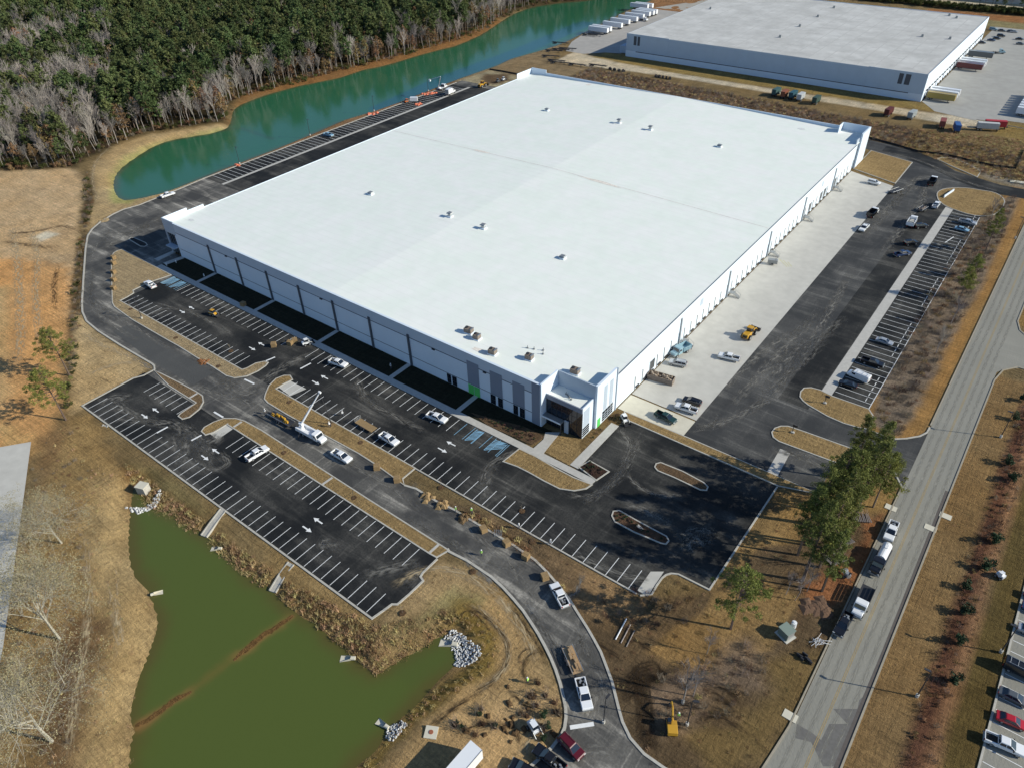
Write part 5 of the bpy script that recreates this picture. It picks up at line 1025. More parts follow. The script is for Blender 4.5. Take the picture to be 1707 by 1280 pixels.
# by the south drive
veh('pickup', 'white pickup with tools in its bed at the curve of the drive', (944.5, 1017), (921, 974), 'white', 'tools')
veh('pickup', 'white pickup towing a timber-laden trailer down the drive', (966, 1133.8), (980, 1187), 'white', 'tools')
veh('trailer', 'trailer with pale rails and timber behind the white pickup', (944.5, 1080), (964, 1126), 5.6, wood, True, wood)
veh('suv', 'dark maroon wagon at the foot of the drive', (938, 1233), (965.8, 1262), 'maroon')
veh('pickup', 'black pickup with open bed at the bottom of the drive', (936, 1284), (896, 1252), 'black', 'tools')
veh('suv', 'black car cut by the bottom edge below the trailer', (892, 1296), (856, 1276), 'black')
veh('skid', 'small white loader beside the shrub pots', (885, 1208), (897, 1226), 'white', False)
# north lot and south lot
veh('pickup', 'white pickup parked near the blue stalls at the west lawn', (260, 484), (243, 472), 'white', 'tools')
veh('pickup', 'white pickup with open bed parked across the south lot', (409.8, 771), (450, 747), 'white')
veh('pickup', 'white pickup with ladder rack by the front sidewalk', (549.7, 604), (580, 614), 'white', 'rack')
veh('pickup', 'white pickup alone in the middle of the north lot', (712, 692.8), (746, 706), 'white', 'box')
veh('pickup', 'white pickup hauling a tan flatbed trailer across stalls', (632, 725), (667, 746), 'white', 'tools')
veh('trailer', 'tan-decked flatbed trailer with raised ramps in the north lot', (594, 702), (628, 722), 6.2, sod_m, False, None, True)
veh('pickup', 'white pickup ahead of the derrick truck on the drive', (553, 754), (588, 774), 'white', 'tools')
veh('trailer', 'trailer loaded with drill gear behind the derrick truck', (446, 688), (494, 714), 8.4, metal_dark, True, PAINT['yellow'])
veh('skid', 'white skid steer unloading sod by the sidewalk', (505, 577), (520, 572), 'white')
veh('skid', 'yellow compact machine in the middle of the north lot', (350, 524), (364, 528), 'yellow')
# derrick truck with its boom holding a lamp pole
dt = veh('derrick', 'white digger derrick truck lifting a lamp pole', (497.5, 716), (543.8, 741))
TIP = Vector((*at(532.8, 653.8, 11.2), 11.2)); ROOT = dt.matrix_basis @ Vector((-3.2, 0, 2.9))
bm_ = MB(); inv = dt.matrix_basis.inverted(); a_ = inv @ ROOT; b_ = inv @ TIP; mid = a_.lerp(b_, 0.62)
bm_.tube(a_, mid, .30, .26, 6); bm_.tube(mid, b_, .20, .15, 6); bm_.box(b_.x-.35, b_.x+.35, b_.y-.25, b_.y+.25, b_.z-.2, b_.z+.25); bm_.obj('boom', white_p, dt)
# east yard
E6 = lambda x, y: (1080+x/6.4, 520+y/6.4)
veh('suv', 'black sport utility vehicle beside the white pickup on the apron', E6(575, 1015), E6(360, 940), 'black')
veh('pickup', 'white crew-cab pickup next to the black vehicle on the apron', E6(515, 1085), E6(295, 1015), 'white')
veh('pickup', 'dark green pickup on the concrete ramp by the office', E6(85, 1095), E6(290, 1195), 'green')
veh('dump', 'pale steel-blue dump truck close to the dock wall', E6(430, 400), E6(255, 490), 'steelblue', 6.6, 'steelblue')
veh('suv', 'silver wagon parked between dumpster and blue truck', E6(400, 585), E6(235, 550), 'silver')
veh('pickup', 'white pickup alone in the middle of the apron', E6(965, 530), E6(755, 480), 'white')
veh('loader', 'yellow wheel loader with raised cab on the apron', E6(1010, 325), E6(1150, 190))
C7 = lambda x, y: (1420+x/5.819, 230+y/5.819)
veh('suv', 'white wagon at the far end of the apron', C7(130, 432), C7(290, 470), 'white')
veh('trailer', 'low black trailer at the far edge of the apron', C7(360, 550), C7(480, 510), 6.0, metal_dark, True)
veh('dump', 'dark dump truck with white cab near the access road', C7(745, 490), C7(805, 405), 'white', 7.4, 'black')
veh('dump', 'dark dump truck at the apron edge halfway up the yard', C7(160, 790), C7(235, 720), 'white', 7.4, 'black')
veh('pickup', 'white pickup at the apron edge behind the dump truck', C7(145, 860), C7(80, 925), 'white')
veh('pickup', 'white pickup by the end of the concrete strip', C7(790, 700), C7(835, 640), 'white')
veh('trailer', 'small equipment trailer behind the white pickup', C7(630, 735), C7(725, 675), 5.0, metal_dark, True, brown_m)
veh('dump', 'white concrete truck in the middle of the yard', C7(540, 895), C7(610, 790), 'white', 8.0, 'white', concrete)
veh('suv', 'black wagon beside the white concrete truck', C7(595, 880), C7(730, 865), 'black')
veh('suv', 'black car alone below the concrete truck', C7(495, 1045), C7(630, 1025), 'black')
veh('pickup', 'navy pickup nearest the tree shadow in the yard', C7(420, 1155), C7(550, 1130), 'navy')
veh('pickup', 'silver-blue pickup in the upper end of the striped lot', C7(1040, 820), C7(1195, 855), 'silver')
veh('sedan', 'light blue sedan beside the silver pickup in the striped lot', C7(1010, 890), C7(1115, 915), 'lightblue')
veh('sedan', 'lone silver sedan halfway down the striped lot', (1458.6, 567.5), (1488.4, 577.5), 'silver')
veh('pickup', 'black pickup in the lower striped lot', (1434, 602), (1473, 614), 'black')
veh('van', 'white work van with roof rack in the striped lot', (1447, 639), (1413, 623.5), 'white')
veh('sedan', 'black car tucked beside the white van', (1428, 648), (1397, 638), 'black')
# public road
veh('pickup', 'white pickup parked on the road shoulder by the saplings', (1490, 872.7), (1477.4, 905), 'white', 'tools')
tk = veh('flat', 'white tank truck parked on the road shoulder', (1479, 911), (1450, 968), 'black', 8.0, False, metal_dark)
part('tank', 'tank', lambda b: (b.tube((-3.9, 0, 2.0), (.6, 0, 2.0), .95, n=16), b.box(-3.0, -2.0, -.3, .3, 2.9, 3.05)), white_p, tk)
lt = veh('flat', 'landscaping truck with white cab and dark stake bed', (1446.5, 983), (1424.6, 1031), 'white', 8.2, True, metal_dark)
veh('pickup', 'black pickup at the road edge in front of the stake truck', (1411, 1031), (1397, 1057), 'black', 'tools')
ch = thing('wood_chipper', 'small grey chipper on the mulch by the road', 'machine', (*at(1411, 962), 0.02), 2.4)
part('body', 'wcb', lambda b: (b.box(-.6, .5, -.4, .4, .5, 1.3), b.frus((.5, 1.2, -.4, .4, .5), (.9, 1.4, -.7, .7, 1.1))), galv, ch); part('chute', 'wcc', lambda b: b.path([(-.4, 0, 1.3), (-.4, 0, 2.0), (-.9, 0, 2.3)], .13), metal_dark, ch)
for y in (-.55, .55): wheel(ch, 0, y, .32, .2)
part('drawbar', 'wcd', lambda b: b.tube((-.6, 0, .5), (-1.6, 0, .4), .05), metal_dark, ch)
# right-hand car park beyond the verge
PX = 24.3
park = flat_sheet('neighbour_car_park', [(PX, 30), (60, 30), (60, 150), (PX, 150)], 0.03, asphalt_old); kerb([(PX, 30), (PX, 150)], 0.35, m=kerb_m)
for k in range(28): line(park, PX+.3, 78+k*2.75, PX+5.6, 78+k*2.75)
C3 = lambda x, y: (1560+x/3.367, 900+y/3.367)
for lab, kd, a, b, c in (('white crew-cab pickup nearest the corner of the neighbour car park', 'pickup', (262, 1108), (492, 1205), 'white'), ('bright red sedan next to the white pickup', 'sedan', (335, 990), (505, 1060), 'red'),
     ('grey sedan above the red one in the neighbour car park', 'sedan', (345, 850), (520, 935), 'grey'), ('dark van above the grey sedan', 'van', (385, 705), (560, 790), 'black'), ('pale pickup cut by the right edge of the photo', 'sedan', (450, 490), (620, 560), 'silver'), ('blue car cut by the right edge of the photo', 'sedan', (470, 370), (640, 440), 'navy'), ('dark car cut by the right edge above the blue one', 'sedan', (480, 300), (650, 370), 'black')):
    t = veh(kd, lab, C3(*a), C3(*b), c)
tr = thing('trenching_machine', 'small white trenching machine on the verge by the car park', 'machine', (*at(1665, 961), 0.02), 2.7)
part('body', 'tmb', lambda b: (b.box(-.9, .6, -.5, .5, .4, 1.1), b.box(-.5, .2, -.45, .45, 1.1, 1.6)), white_p, tr); part('boom', 'tmc', lambda b: b.path([(.6, 0, .9), (1.8, 0, 1.2), (2.3, 0, .3)], .1), metal_dark, tr)
for x in (-.6, .4):
    for y in (-.6, .6): wheel(tr, x, y, .35, .25)
veh('skid', 'white compact lift standing on the kerb by the office corner', (1035, 693), (1047, 711), 'white')
# lakeside
veh('pickup', 'white pickup on the lane between lake and warehouse', (270, 331.5), (291, 324.5), 'white')
veh('pickup', 'pale blue pickup in the lakeside stalls', (538, 225.5), (558, 230), 'lightblue')
L12 = lambda x, y: (570+x/5.69, 100+y/5.69)
bt = veh('flat', 'white bucket truck reaching to a lakeside lamp pole', L12(900, 305), L12(1010, 255), 'white', 7.0, False, PAINT['white'])
inv = bt.matrix_basis.inverted(); A_ = inv @ Vector((*at(*L12(915, 262), 2.2), 2.2)); E_ = inv @ Vector((*at(*L12(935, 160), 10.5), 10.5)); F_ = inv @ Vector((*at(*L12(832, 190), 8.0), 8.0))
bm_ = MB(); bm_.tube((-2, 0, 1.1), A_, .4, .3, 8); bm_.tube(A_, E_, .22, .18, 6); bm_.tube(E_, F_, .18, .14, 6); bm_.obj('boom', white_p, bt); bm_ = MB(); bm_.box(F_.x-.45, F_.x+.45, F_.y-.45, F_.y+.45, F_.z-.9, F_.z+.2); bm_.obj('bucket', white_p, bt)
veh('box', 'white box truck on the lakeside lane', L12(985, 352), L12(1078, 305), 'white', 7.4)
veh('skid', 'orange compact machine at the end of the lakeside stalls', L12(590, 415), L12(650, 400), 'orange')
wt = thing('cargo_trailer', 'small white cargo trailer beside the orange machine', 'trailer', (*at(*L12(685, 400)), 0.05), 0.6)
part('body', 'ctb', lambda b: b.box(-2, 2, -1.05, 1.05, .5, 2.5), white_p, wt); part('tongue', 'ctt', lambda b: b.tube((2, 0, .5), (3.1, 0, .45), .06), metal_dark, wt); part('door', 'ctd', lambda b: b.box(-2.05, -2.005, -.95, .95, .6, 2.4), galv, wt)
for y in (-1.1, 1.1): wheel(wt, 0, y, .35, .2)
veh('loader', 'yellow loader at the far end of the lakeside lane', L12(1295, 275), L12(1375, 240), 'yellow')
veh('skid', 'dark compact machine behind the yellow loader', L12(1460, 225), L12(1500, 205), 'grey'); veh('skid', 'farthest compact machine at the back corner of the warehouse', L12(1520, 205), L12(1550, 190), 'white')

# semi trailers at the lakeside court, parked side by side
C1 = lambda x, y: (930+x/5.69, y/5.69)
proto = None
for i, y in enumerate([480.6, 485.4, 498.6, 510.8, 521.5, 531.5, 541.0, 546.2, 550.4]):
    lab = '%s white semi trailer of the lakeside row, counted from the near end' % WORDS[i]
    if proto is None: proto = thing('semi_trailer', lab, 'trailer', (-293.6, y, 0.05), PI, 'white trailers in the lakeside row'); semi_trailer(proto, 'white'); 
    else: dup(proto, (-293.4+random.uniform(-.6, .6), y, 0.05), PI, lab)
for a, lab in ((at(*C1(800, 205)), 'white road tractor parked beside the trailer row'),):
    t = thing('road_tractor', lab, 'truck', (a[0], a[1]+2, 0.05), -0.3); hauler(t, 'white', 7.6, 0)
for y, x, lab in ((561, -301, 'white trailer farthest along the lakeside row'), (565, -299, 'white trailer behind the farthest lakeside one')): dup(proto, (x-7, y+3, 0.05), PI, lab)
cp = None
for i, (x, y, r) in enumerate([(-299, 440.7, 0.2), (-294, 470.0, 0.1), (-291, 473, 0.1), (-286.3, 430.7, 0.3), (-289, 426.6, 0.3), (-291, 421.5, 0.3), (-285, 409.3, 0.3), (-272, 399.8, .2), (-276, 402.5, .2), (-259.8, 401.4, .1), (-247.7, 406.3, .1)]):
    lab = '%s container trailer near the gravel lane' % ('dark bare chassis at the lake bank,', 'dark chassis before the white trailer row,', 'dark chassis tight beside the white trailer row,', 'farther of three stacked dark chassis,', 'middle of three stacked dark chassis,', 'nearer of three stacked dark chassis,', 'angled dark chassis left of the lane mouth,', 'dark chassis over the warehouse back corner,', 'second dark chassis over the back corner,', 'dark chassis right of the back corner,', 'rightmost dark chassis,')[i]
    if cp is None: cp = thing('container_chassis', lab, 'trailer', (x, y, 0.03), r, 'bare container trailers by the gravel lane'); chassis_trailer(cp)
    else: dup(cp, (x, y, 0.03), r, lab)
# stacked dark pipes / tipped frames on the verge behind the new warehouse
for k in range(9):
    x, y = (-238+k*3.0, 405.2) if k < 4 else (-207+(k-4)*2.2, 405.6)
    mb = MB()
    for q in range(5): mb.box(-.9+q*.42, -.75+q*.42, -.5, .5, 0, 1.3+.3*math.sin(q))
    mb.box(-1, 1, -.6, -.5, .2, 1.2); o = mb.obj('metal_rack', metal_dark, loc=(x, y, 0), rz=.3*k); o['label'] = '%s dark metal rack from the lake side on the verge behind the warehouse' % WORDS[k]; o['category'] = 'frame'; o['group'] = 'metal frames on the verge'
# containers along the gravel lane
def container(t, m, L=6.1):
    def sh(b):
        b.box(-L/2, L/2, -1.2, 1.2, 1.15, 3.7)
        for k in range(14):
            x = -L/2+.25+k*(L-.5)/13
            for s_ in (-1, 1): b.box(x-.09, x+.09, s_*1.22-.02, s_*1.22+.02, 1.2, 3.65)
    part('shell', 'cs%.1f' % L, sh, m, t)
    part('door', 'cdo%.1f' % L, lambda b: [b.box(-L/2-.05, -L/2-.01, s_-.58, s_+.58, 1.25, 3.6) for s_ in (-.6, .6)]+[b.tube((-L/2-.09, s_, 1.3), (-L/2-.09, s_, 3.55), .03) for s_ in (-.9, -.3, .3, .9)], m, t)
    part('chassis', 'cch%.1f' % L, lambda b: (b.box(-L/2-.6, L/2+1, -.5, .5, .8, 1.14), b.box(L/2-.3, L/2-.1, -.9, .9, 0, .8)), metal_dark, t)
    for x in (-L/2+.6, -L/2+1.9):
        for y in (-.95, .95): wheel(t, x, y, .5, .45)
cm = lambda n, c: mat(n+'_container', c, 0.6, var=0.15, scale=1)
for x, y, n, c, lab in ((-136, 408.5, 'teal', (.05, .11, .11), 'dark teal container at the left of the group of four'), (-131, 407.4, 'rust', (.26, .09, .045), 'rust-red container second in the group of four'), (-126.6, 408.1, 'blue_green', (.03, .10, .13), 'blue-green container third in the group of four'), (-122, 407, 'white', (.5, .52, .52), 'white container closing the group of four'),
     (-113.5, 406.2, 'forest_green', (.05, .09, .07), 'lone dark green container right of the group of four'), (-77.4, 406.2, 'maroon', (.11, .022, .02), 'maroon container standing alone on the gravel lane'), (-66.8, 407.5, 'pale_grey', (.35, .38, .38), 'pale grey container right of the maroon one'), (-51.7, 402.2, 'brick_red', (.24, .06, .045), 'brick-red container beside the bright blue one'), (-45, 400, 'bright_blue', (.03, .10, .28), 'bright blue container at the end of the lane')):
    t = thing('shipping_container', lab, 'container', (x, y, 0.02), PI/2+random.uniform(-.15, .1)+ (0.25 if x > -60 else 0), 'containers along the gravel lane'); container(t, cm(n, c))
for x, y, n, c, lab in ((-33.5, 408.5, 'off_white', (.5, .5, .48), 'long off-white container by the field corner'), (-31.2, 413.6, 'bright_red', (.42, .03, .04), 'long bright red container behind the off-white one')):
    t = thing('shipping_container', lab, 'container', (x, y, 0.02), 0.35, 'containers along the gravel lane'); container(t, cm(n, c), 9)
# trailers backed on the far docks
PAINT['mustard'] = mat('mustard_vehicle_paint', (0.36, 0.26, 0.07), 0.4)
for y, c, lab in ((443.5, 'mustard', 'mustard-yellow semi trailer at the nearest far dock'), (448.5, 'white', 'white semi trailer beside the mustard one'), (453.6, 'white', 'white semi trailer two docks past the mustard one'), (455+56, 'maroon', 'maroon semi trailer at the middle far docks'), (516.5, 'white', 'white semi trailer behind the maroon one'), (522, 'white', 'second white semi trailer behind the maroon one'), (541, 'grey', 'dark semi trailer at the farthest docks')):
    t = thing('semi_trailer', lab, 'trailer', (-69.6+.9+7.0, y, 0.05), 0, 'trailers at the far docks'); semi_trailer(t, c, 13.4)
for k in range(9):
    t = dup(proto, (at(1690, 192)[0]+8.2, at(1690, 192)[1]+k*4.4, 0.05), 0, '%s white semi trailer from the front in the row along the far court right edge' % WORDS[k], 'trailers along the right edge of the far court')
for (px, py), kd, c, lab in (((1636, 73), 'sedan', 'black', 'dark car nearest the far dock wall corner'), ((1652, 69), 'sedan', 'navy', 'navy car in the far parking cluster'), ((1661, 66), 'sedan', 'black', 'black car in the far parking cluster'), ((1668, 62), 'suv', 'black', 'black wagon in the far parking cluster'), ((1700, 75), 'sedan', 'grey', 'grey car at the right edge of the far lot'), ((1699, 67), 'sedan', 'black', 'black car at the right edge of the far lot'), ((1655, 51), 'suv', 'steelblue', 'pale blue wagon by the far warehouse corner'), ((1669, 53), 'sedan', 'black', 'black car in the farthest row'), ((1684, 54), 'sedan', 'grey', 'grey car in the farthest row'), ((1690, 55), 'sedan', 'silver', 'silver car in the farthest row')):
    p = at(px, py); t = thing(NAME[kd][0], lab, 'car', (p[0], p[1], .05), 0.1, 'cars in the far lot'); MAKE[kd](t, c)
t = thing('road_tractor', 'blue and white tractor unit crossing the far court', 'truck', (*at(1663, 90), .05), 0.5); hauler(t, 'steelblue', 7.6, 0)
# white box trailer at the bottom edge
bx = thing('box_trailer', 'white box trailer parked at the bottom of the dirt area', 'trailer', (-42.6, 33.6, 0.0), PI/2-0.05); semi_trailer(bx, 'white', 13.5)
#PART3

# ------------------------------------------------------------------ ruts and scuffs pressed into the soil
def rut_mat():
    base = MATS['dust_streaks']; m = base.copy(); m.name = 'mud_ruts'; MATS['mud_ruts'] = m; m.node_tree.nodes['Principled BSDF'].inputs['Base Color'].default_value = (0.045, 0.03, 0.018, 1)
    m2 = base.copy(); m2.name = 'pale_scuffs'; MATS['pale_scuffs'] = m2; m2.node_tree.nodes['Principled BSDF'].inputs['Base Color'].default_value = (0.46, 0.36, 0.22, 1)
rut_mat()
m3 = MATS['dust_streaks'].copy(); m3.name = 'lane_wear'; MATS['lane_wear'] = m3; m3.node_tree.nodes['Principled BSDF'].inputs['Base Color'].default_value = (0.27, 0.26, 0.225, 1)
def rut(L, w, m='mud_ruts'):
    o = smear(L, w, 0.0); o.name = 'wheel_ruts'; me = o.data; me.materials.clear(); me.materials.append(MATS[m])
    for v in me.vertices: v.co.z = ground_z(v.co.x, v.co.y)+.10
    me.update()
for x_ in (-1.3, 0.4, 3.3, 5.0):
    o_ = smear([(x_+.15*math.sin(k), 30+k*15) for k in range(24)], 1.1, 0.041); o_.name = 'lane_wear'; o_.data.materials.clear(); o_.data.materials.append(m3)
for k in range(6): rut(T9([(1440+k*16, 740+18*k), (1462+k*15, 930+8*k), (1478+k*15, 1180)]), 1.1)
for k in range(7): rut(T9([(1380, 960-k*16), (1480, 900-k*22), (1560, 830-k*12), (1640-k*6, 790+k*10)]), 1.0)
for L_, w_ in ((T9([(620, 480), (700, 520), (800, 620), (825, 720), (760, 840), (520, 1010), (430, 1090)]), 1.6), (T9([(1000, 690), (930, 720), (900, 790), (925, 860)]), 1.3), (T9([(980, 680), (900, 700), (870, 770)]), 1.0), (T9([(540, 480), (600, 560), (640, 560)]), 1.2),
    (T9([(560, 560), (620, 500), (690, 540), (760, 640)]), 1.0), (T9([(840, 470), (900, 560), (960, 650), (1010, 740)]), 1.4), (T9([(820, 880), (900, 960), (1000, 1000)]), 1.6), (T9([(560, 1120), (700, 1060), (840, 1080), (900, 1180)]), 1.6), (T9([(1400, 620), (1480, 660), (1560, 720)]), 2), (T9([(1240, 640), (1330, 700), (1400, 760)]), 2),
    (T10([(100, 880), (200, 930), (260, 1010)]), 1.6), (T10([(120, 860), (230, 900), (300, 980)]), 1.6), (T10([(440, 420), (560, 330), (640, 300)]), 2), (T10([(60, 1060), (200, 1030), (420, 1180)]), 2),
    (tile(0, 240, 3.2)([(40, 480), (180, 470), (330, 440), (400, 460)]), 3), (tile(0, 240, 3.2)([(0, 520), (150, 540), (300, 560)]), 4), (tile(0, 240, 3.2)([(300, 900), (290, 760), (310, 640)]), 3), (T4([(480, 600), (560, 640)]), .9), (T4([(500, 430), (590, 440)]), .9)): rut(L_, w_)
for L_, w_ in ((T9([(240, 380), (400, 300), (560, 300), (760, 420), (900, 600), (960, 760)]), 3), (T9([(660, 900), (780, 820), (830, 700), (760, 560), (640, 460)]), 2.2), (T9([(880, 1240), (960, 1100), (1060, 1000)]), 3), (tile(0, 240, 3.2)([(160, 420), (200, 600), (190, 800), (220, 1100)]), 4), (tile(0, 240, 3.2)([(60, 400), (90, 600), (110, 900), (100, 1200)]), 5),
    (tile(0, 240, 3.2)([(450, 1240), (600, 1180), (760, 1160)]), 3), (tile(0, 240, 3.2)([(430, 1000), (560, 1080), (760, 1160)]), 3), (T1([(560, 720), (480, 800), (460, 900), (490, 1010)]), 2.5), (T8([(420, 100), (440, 500), (380, 900), (330, 1250)]), 3), (T8([(560, 60), (560, 400), (600, 700), (560, 1000)]), 3)): rut(L_, w_, 'pale_scuffs')

# ------------------------------------------------------------------ plants
def leaf_cloud(centres, radii, k, size, seed, flat=0.7, droop=0.0):
    """k small leaf clumps (four-sided, random tilt) round every centre"""
    r = np.random.default_rng(seed); n = len(centres); C = np.repeat(np.array(centres, float), k, 0); R = np.repeat(np.array(radii, float), k)
    d = r.normal(size=(n*k, 3)); d /= np.linalg.norm(d, axis=1)[:, None]; rr = r.random(n*k)**0.45
    P = C+d*(rr*R)[:, None]*np.array([1, 1, flat])
    a = r.normal(size=(n*k, 3)); a[:, 2] *= 0.6; a /= np.linalg.norm(a, axis=1)[:, None]
    b = np.cross(a, r.normal(size=(n*k, 3))); b /= np.linalg.norm(b, axis=1)[:, None]
    s = size*(0.6+0.8*r.random(n*k))[:, None]; a = a*s; b = b*s*0.55
    V = np.stack([P-a, P+b, P+a, P-b*0.8], 1).reshape(-1, 3); F = np.arange(n*k*4).reshape(-1, 4)
    return V, F
def mesh_np(name, V, F, m):
    me = np_mesh(name, V, F, F.shape[1]); me.materials.append(m); return me
def pine(h, cb, R, nb, k, leaf, seed, leafm, barkm=bark, lean=0.03, clump=1.3):
    r = random.Random(seed); tb = MB(); lx, ly = r.uniform(-lean, lean)*h, r.uniform(-lean, lean)*h
    pts = [(lx*t*t, ly*t*t, h*t) for t in (0, .25, .5, .75, .97)]; r0 = 0.016*h
    for i in range(4): tb.tube(pts[i], pts[i+1], r0*(1-i*.22), r0*(1-(i+1)*.22), 5, cap=False)
    C, RR = [], []
    for i in range(nb):
        t = cb+(1-cb)*((i+.5)/nb)**0.9; z = h*t; q = (t-cb)/(1-cb); L = R*(0.45+1.0*math.sin(min(1, q*1.1+.12)*PI)**0.8*0.62)*(0.6+0.6*r.random())*(1-0.55*max(0, q-.75)/.25)
        a = r.uniform(0, 2*PI); x0, y0 = lx*t*t, ly*t*t; e = (x0+L*math.cos(a), y0+L*math.sin(a), z+L*.22)
        tb.tube((x0, y0, z-L*.05), e, r0*.25, r0*.08, 3, cap=False)
        C.append(e); RR.append(clump*(0.7+.5*r.random())); 
        if L > R*.6: C.append((x0+(e[0]-x0)*.55, y0+(e[1]-y0)*.55, z+L*.15)); RR.append(clump*.8)
    V, F = leaf_cloud(C, RR, k, leaf, seed)
    return tb.mesh('trunk', barkm), mesh_np('crown', V, F, leafm)
def bare(h, seed, spread=0.42, lv=4, r0=None, m=bark_pale, kids=(4, 4, 4, 3), low=0.35, lf=1.0, thin=1.0, trunk=.62):
    r = random.Random(seed); tb = MB(); cb = MB(); r0 = r0 or h*0.010; tips = []
    def grow(p, d, L, rad, l):
        q = p+d*L; mid = p+d*(L*.5)+Vector((r.uniform(-1, 1), r.uniform(-1, 1), r.uniform(-.3, .6)))*L*.06
        b = tb if l == 0 else cb; n = 5 if l == 0 else 3
        b.tube(p, mid, rad, rad*.8, n, cap=False); b.tube(mid, q, rad*.8, rad*.5, n, cap=False)
        if l >= lv-1: tips.append(tuple(q)); return
        for i in range(kids[l]):
            t = r.uniform(low if l == 0 else .3, 1.0); s = p.lerp(q, t); a = r.uniform(0, 2*PI); sp = spread*(1.2 if l else 1)*r.uniform(.7, 1.35)
            o = d.orthogonal().normalized(); o.rotate(Matrix.Rotation(a, 3, d)); nd = (d*math.cos(sp)+o*math.sin(sp)+Vector((0, 0, .12))).normalized()
            grow(s, nd, L*r.uniform(.42, .62)*(1.1-t*.3)*lf, rad*(.5 if l == 0 else .5)*thin, l+1)
    grow(Vector((0, 0, 0)), Vector((r.uniform(-.05, .05), r.uniform(-.05, .05), 1)).normalized(), h*trunk, r0, 0)
    return tb.mesh('trunk', m), cb.mesh('branches', m), tips
def shrub(h, R, n, k, leaf, seed, m):
    r = random.Random(seed); C = [(r.uniform(-1, 1)*R*.7, r.uniform(-1, 1)*R*.7, h*r.uniform(.25, .75)) for _ in range(n)]
    V, F = leaf_cloud(C, [R*.45]*n, k, leaf, seed, 1.0); tb = MB()
    for c in C[:5]: tb.tube((0, 0, 0), c, .04, .02, 3, cap=False)
    return tb.mesh('stems', bark), mesh_np('foliage', V, F, m)

# asset shapes reused by every copy
PINES = [pine(19+i % 3*2, .42, 3.2+.3*(i % 2), 34, 15, .62, 100+i, needles) for i in range(5)]
BARES = [bare(17+i % 3*2, 200+i, .40, 4, None, bark_pale, (9, 6, 5, 3), .45)[:2] for i in range(4)]
RUST = [pine(14+i*3, .3, 3.0, 28, 9, .5, 300+i, russet, bark_pale) for i in range(2)]
SHR = [shrub(2.6, 1.8, 9, 22, .32, 400, shrub_m), shrub(2.2, 1.6, 8, 18, .3, 401, russet), shrub(3.4, 1.9, 10, 22, .34, 402, shrub_m)]
def brush_mesh(h, seed, m, n=26):
    r = random.Random(seed); b = MB()
    for _ in range(n):
        a = r.uniform(0, 2*PI); x, y = r.uniform(-.9, .9), r.uniform(-.9, .9); e = (x+math.cos(a)*h*.5*r.random(), y+math.sin(a)*h*.5*r.random(), h*r.uniform(.5, 1)); b.tube((x, y, 0), e, .035, .012, 3, cap=False)
        for _ in range(2): f = (e[0]+r.uniform(-.5, .5), e[1]+r.uniform(-.5, .5), e[2]+r.uniform(0, .5)); b.tube((x*.5+e[0]*.5, y*.5+e[1]*.5, e[2]*.55), f, .02, .008, 3, cap=False)
    return b.mesh('brush', m)
BRUSH = [brush_mesh(1.8, 500, twig_dark), brush_mesh(1.5, 501, twig_red), brush_mesh(2.2, 502, twig_dark)]
def tuft_mesh(h, seed, m, n=34, R=.9):
    r = np.random.default_rng(seed); x = r.uniform(-R, R, n); y = r.uniform(-R, R, n); a = r.uniform(0, 2*PI, n); hh = h*r.uniform(.5, 1.1, n); w = .09
    dx, dy = np.cos(a)*w, np.sin(a)*w; lx, ly = r.uniform(-.4, .4, n)*h, r.uniform(-.4, .4, n)*h
    V = np.stack([np.stack([x-dx, y-dy, 0*x], 1), np.stack([x+dx, y+dy, 0*x], 1), np.stack([x+lx, y+ly, hh], 1)], 1).reshape(-1, 3)
    return mesh_np('tuft', V, np.arange(n*3).reshape(-1, 3), m)
straw_m = mat('tall_straw', (0.50, 0.375, 0.20), 0.9, var=0.3, scale=.8, objvar=0.35, spec=0.1, trans=.25)
straw2_m = mat('russet_straw', (0.30, 0.195, 0.10), 0.9, var=0.3, scale=.8, objvar=0.3, spec=0.1, trans=.25)
TUFT = [tuft_mesh(1.3, 600, straw_m), tuft_mesh(1.0, 601, straw2_m), tuft_mesh(.8, 602, straw_m)]
def joined(pair, name):
    """trunk and crown of a tree in one mesh, for the uncountable wood"""
    a, b = pair; va = np.empty(len(a.vertices)*3); a.vertices.foreach_get('co', va); vb = np.empty(len(b.vertices)*3); b.vertices.foreach_get('co', vb)
    fa = [tuple(p.vertices) for p in a.polygons]; n = len(a.vertices); fb = [tuple(i+n for i in p.vertices) for p in b.polygons]
    me = bpy.data.meshes.new(name); me.from_pydata(np.concatenate([va, vb]).reshape(-1, 3).tolist(), [], fa+fb)
    me.materials.append(a.materials[0]); me.materials.append(b.materials[0]); me.polygons.foreach_set('material_index', [0]*len(fa)+[1]*len(fb)); me.update(); return me
SRC = {}
